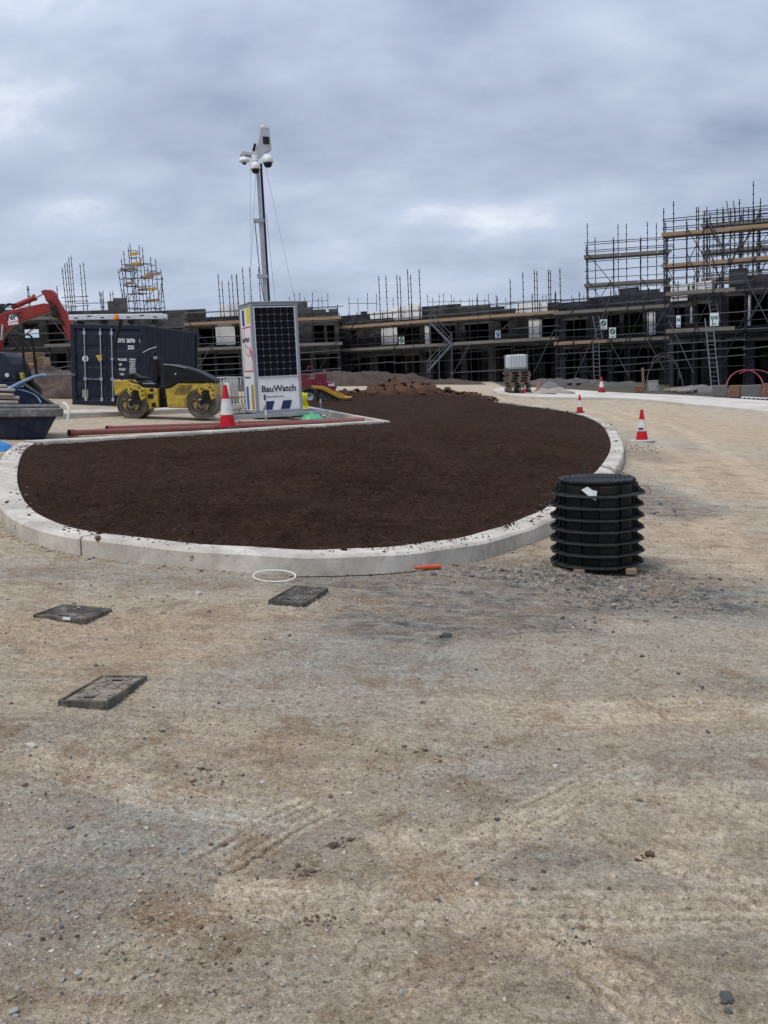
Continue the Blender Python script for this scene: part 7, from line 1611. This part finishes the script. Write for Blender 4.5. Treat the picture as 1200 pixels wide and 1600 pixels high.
hoop(1178, 603, 36, 25, 51.0, .03, 'hose_pink', 'second pink pipe loop running out of the right edge', 10, 130)
hoop(1038, 610, 29, 52, 52.0, .035, 'hose_grey', 'dark grey pipe hooped high in front of the dark house', 0, 180)
hoop(1037, 600, 26, 48, 53.0, .03, 'hose_grey', 'thinner grey pipe hooped behind the dark house hoop', 10, 140)
hoop(559, 600, 7.5, 17, 62, .03, 'cable_white', 'pale bent pipe end standing behind the soil heap', -30, 90)
blk = [(1112, 622, 1137, 605, 'concrete_dark', 'short grey concrete block at the left end of the row'), (1138, 623.5, 1156, 605, 'brick_brown', 'first brown block in the row beside the pink loop'), (1157, 624.5, 1191, 605, 'concrete_dark', 'long grey concrete block inside the pink loop'), (1193, 626, 1214, 602, 'brick_brown', 'tall brown block at the right edge of the picture')]
for (u0, v0, u1, v1, m_, nm) in blk:
    a, b_ = gp(u0, v0 - 5, .12), gp(u1, v0 - 4, .12); d = b_ - a; l = d.length; k = (a - CAMP).dot(fwd) / F; o = MB().box((l / 2, .2, (v0 - v1) * k / 2 - .08), (l - .02, .4, (v0 - v1) * k)).build('concrete_block', m_, None, bevel=.02); o.matrix_world = frame(a, math.atan2(d.y, d.x)); tag(o, nm, 'block', 'blocks along the pavement edge')
def plank(u0, v0, u1, v1, D0, D1, w_, label, m_='timber_pale', th=.05):
    a, b_ = pt(u0, v0, D0), pt(u1, v1, D1); a.z = float(gz(a.x, a.y)) + .14; b_.z = float(gz(b_.x, b_.y)) + .16; d = b_ - a
    o = MB().box((d.length / 2, 0, 0), (d.length, w_, th)).build('timber_plank', m_, None, bevel=.006); o.matrix_world = Matrix.Translation(a) @ d.to_track_quat('X', 'Z').to_matrix().to_4x4(); tag(o, label, 'plank', 'loose planks by the houses')
plank(1040, 614, 1078, 610, 50.5, 53, .22, 'front plank of the pale pile right of the meter cabinet'); plank(1050, 615, 1090, 610, 50.0, 53, .22, 'middle plank of the pale pile right of the meter cabinet'); plank(1062, 616, 1100, 611, 49.6, 53, .22, 'rear plank of the pale pile by the ladder foot'); plank(1074, 617, 1108, 612, 49.5, 53, .2, 'grey plank at the foot of the long ladder', 'board_grey')
for i in range(6):
    a = gp(1156 + i * 7, 621.5 + i * .35, .125); o = MB().box((.16, .18, .03), (.11, .5, .06)).build('white_batten', 'white_paint', None, bevel=.01); o.matrix_world = frame(a + Vector((-.2, -.45, 0)), R(-38)); tag(o, ['leftmost', 'second from left', 'third from left', 'third from right', 'second from right', 'rightmost'][i] + ' of six short white battens before the block row', 'batten', 'white battens before the blocks')
spoil('building_rubble', 'grey rubble and offcuts on the pavement by the ladder foot', [(pt(1098, 617, 51.5), 1.6, .9, .34), (pt(1080, 615, 52.5), 1.2, .8, .22)], 'concrete_dark', 33, .07)
spoil('builders_debris', 'dark debris under the scaffold behind the sacks', [(pt(900, 609, 62), 3.0, 1.6, .38), (pt(860, 607, 63), 2.0, 1.5, .35), (pt(925, 610, 62), 1.6, 1.2, .25), (pt(975, 612, 60), 2.0, 1.2, .25)], 'slab', 41, .1)
for i, (u0, v0, u1, v1, nm) in enumerate([(880, 611, 918, 607, 'long grey board lying in the debris left of the far cone'), (896, 612, 925, 612, 'short grey board lying level in front of the debris'), (925, 613, 958, 612.5, 'flat grey board at the foot of the far cone'), (668, 600, 690, 603, 'pale board lying near the foot of the zigzag staircase'), (640, 603, 676, 601, 'long grey board on the ground below the zigzag staircase'), (745, 600, 770, 602, 'grey board lying at the edge of the far road')]): plank(u0, v0, u1, v1, 60 + (2 if u0 < 800 else 0), 62 + (2 if u0 < 800 else 0), .22, nm, 'board_grey')
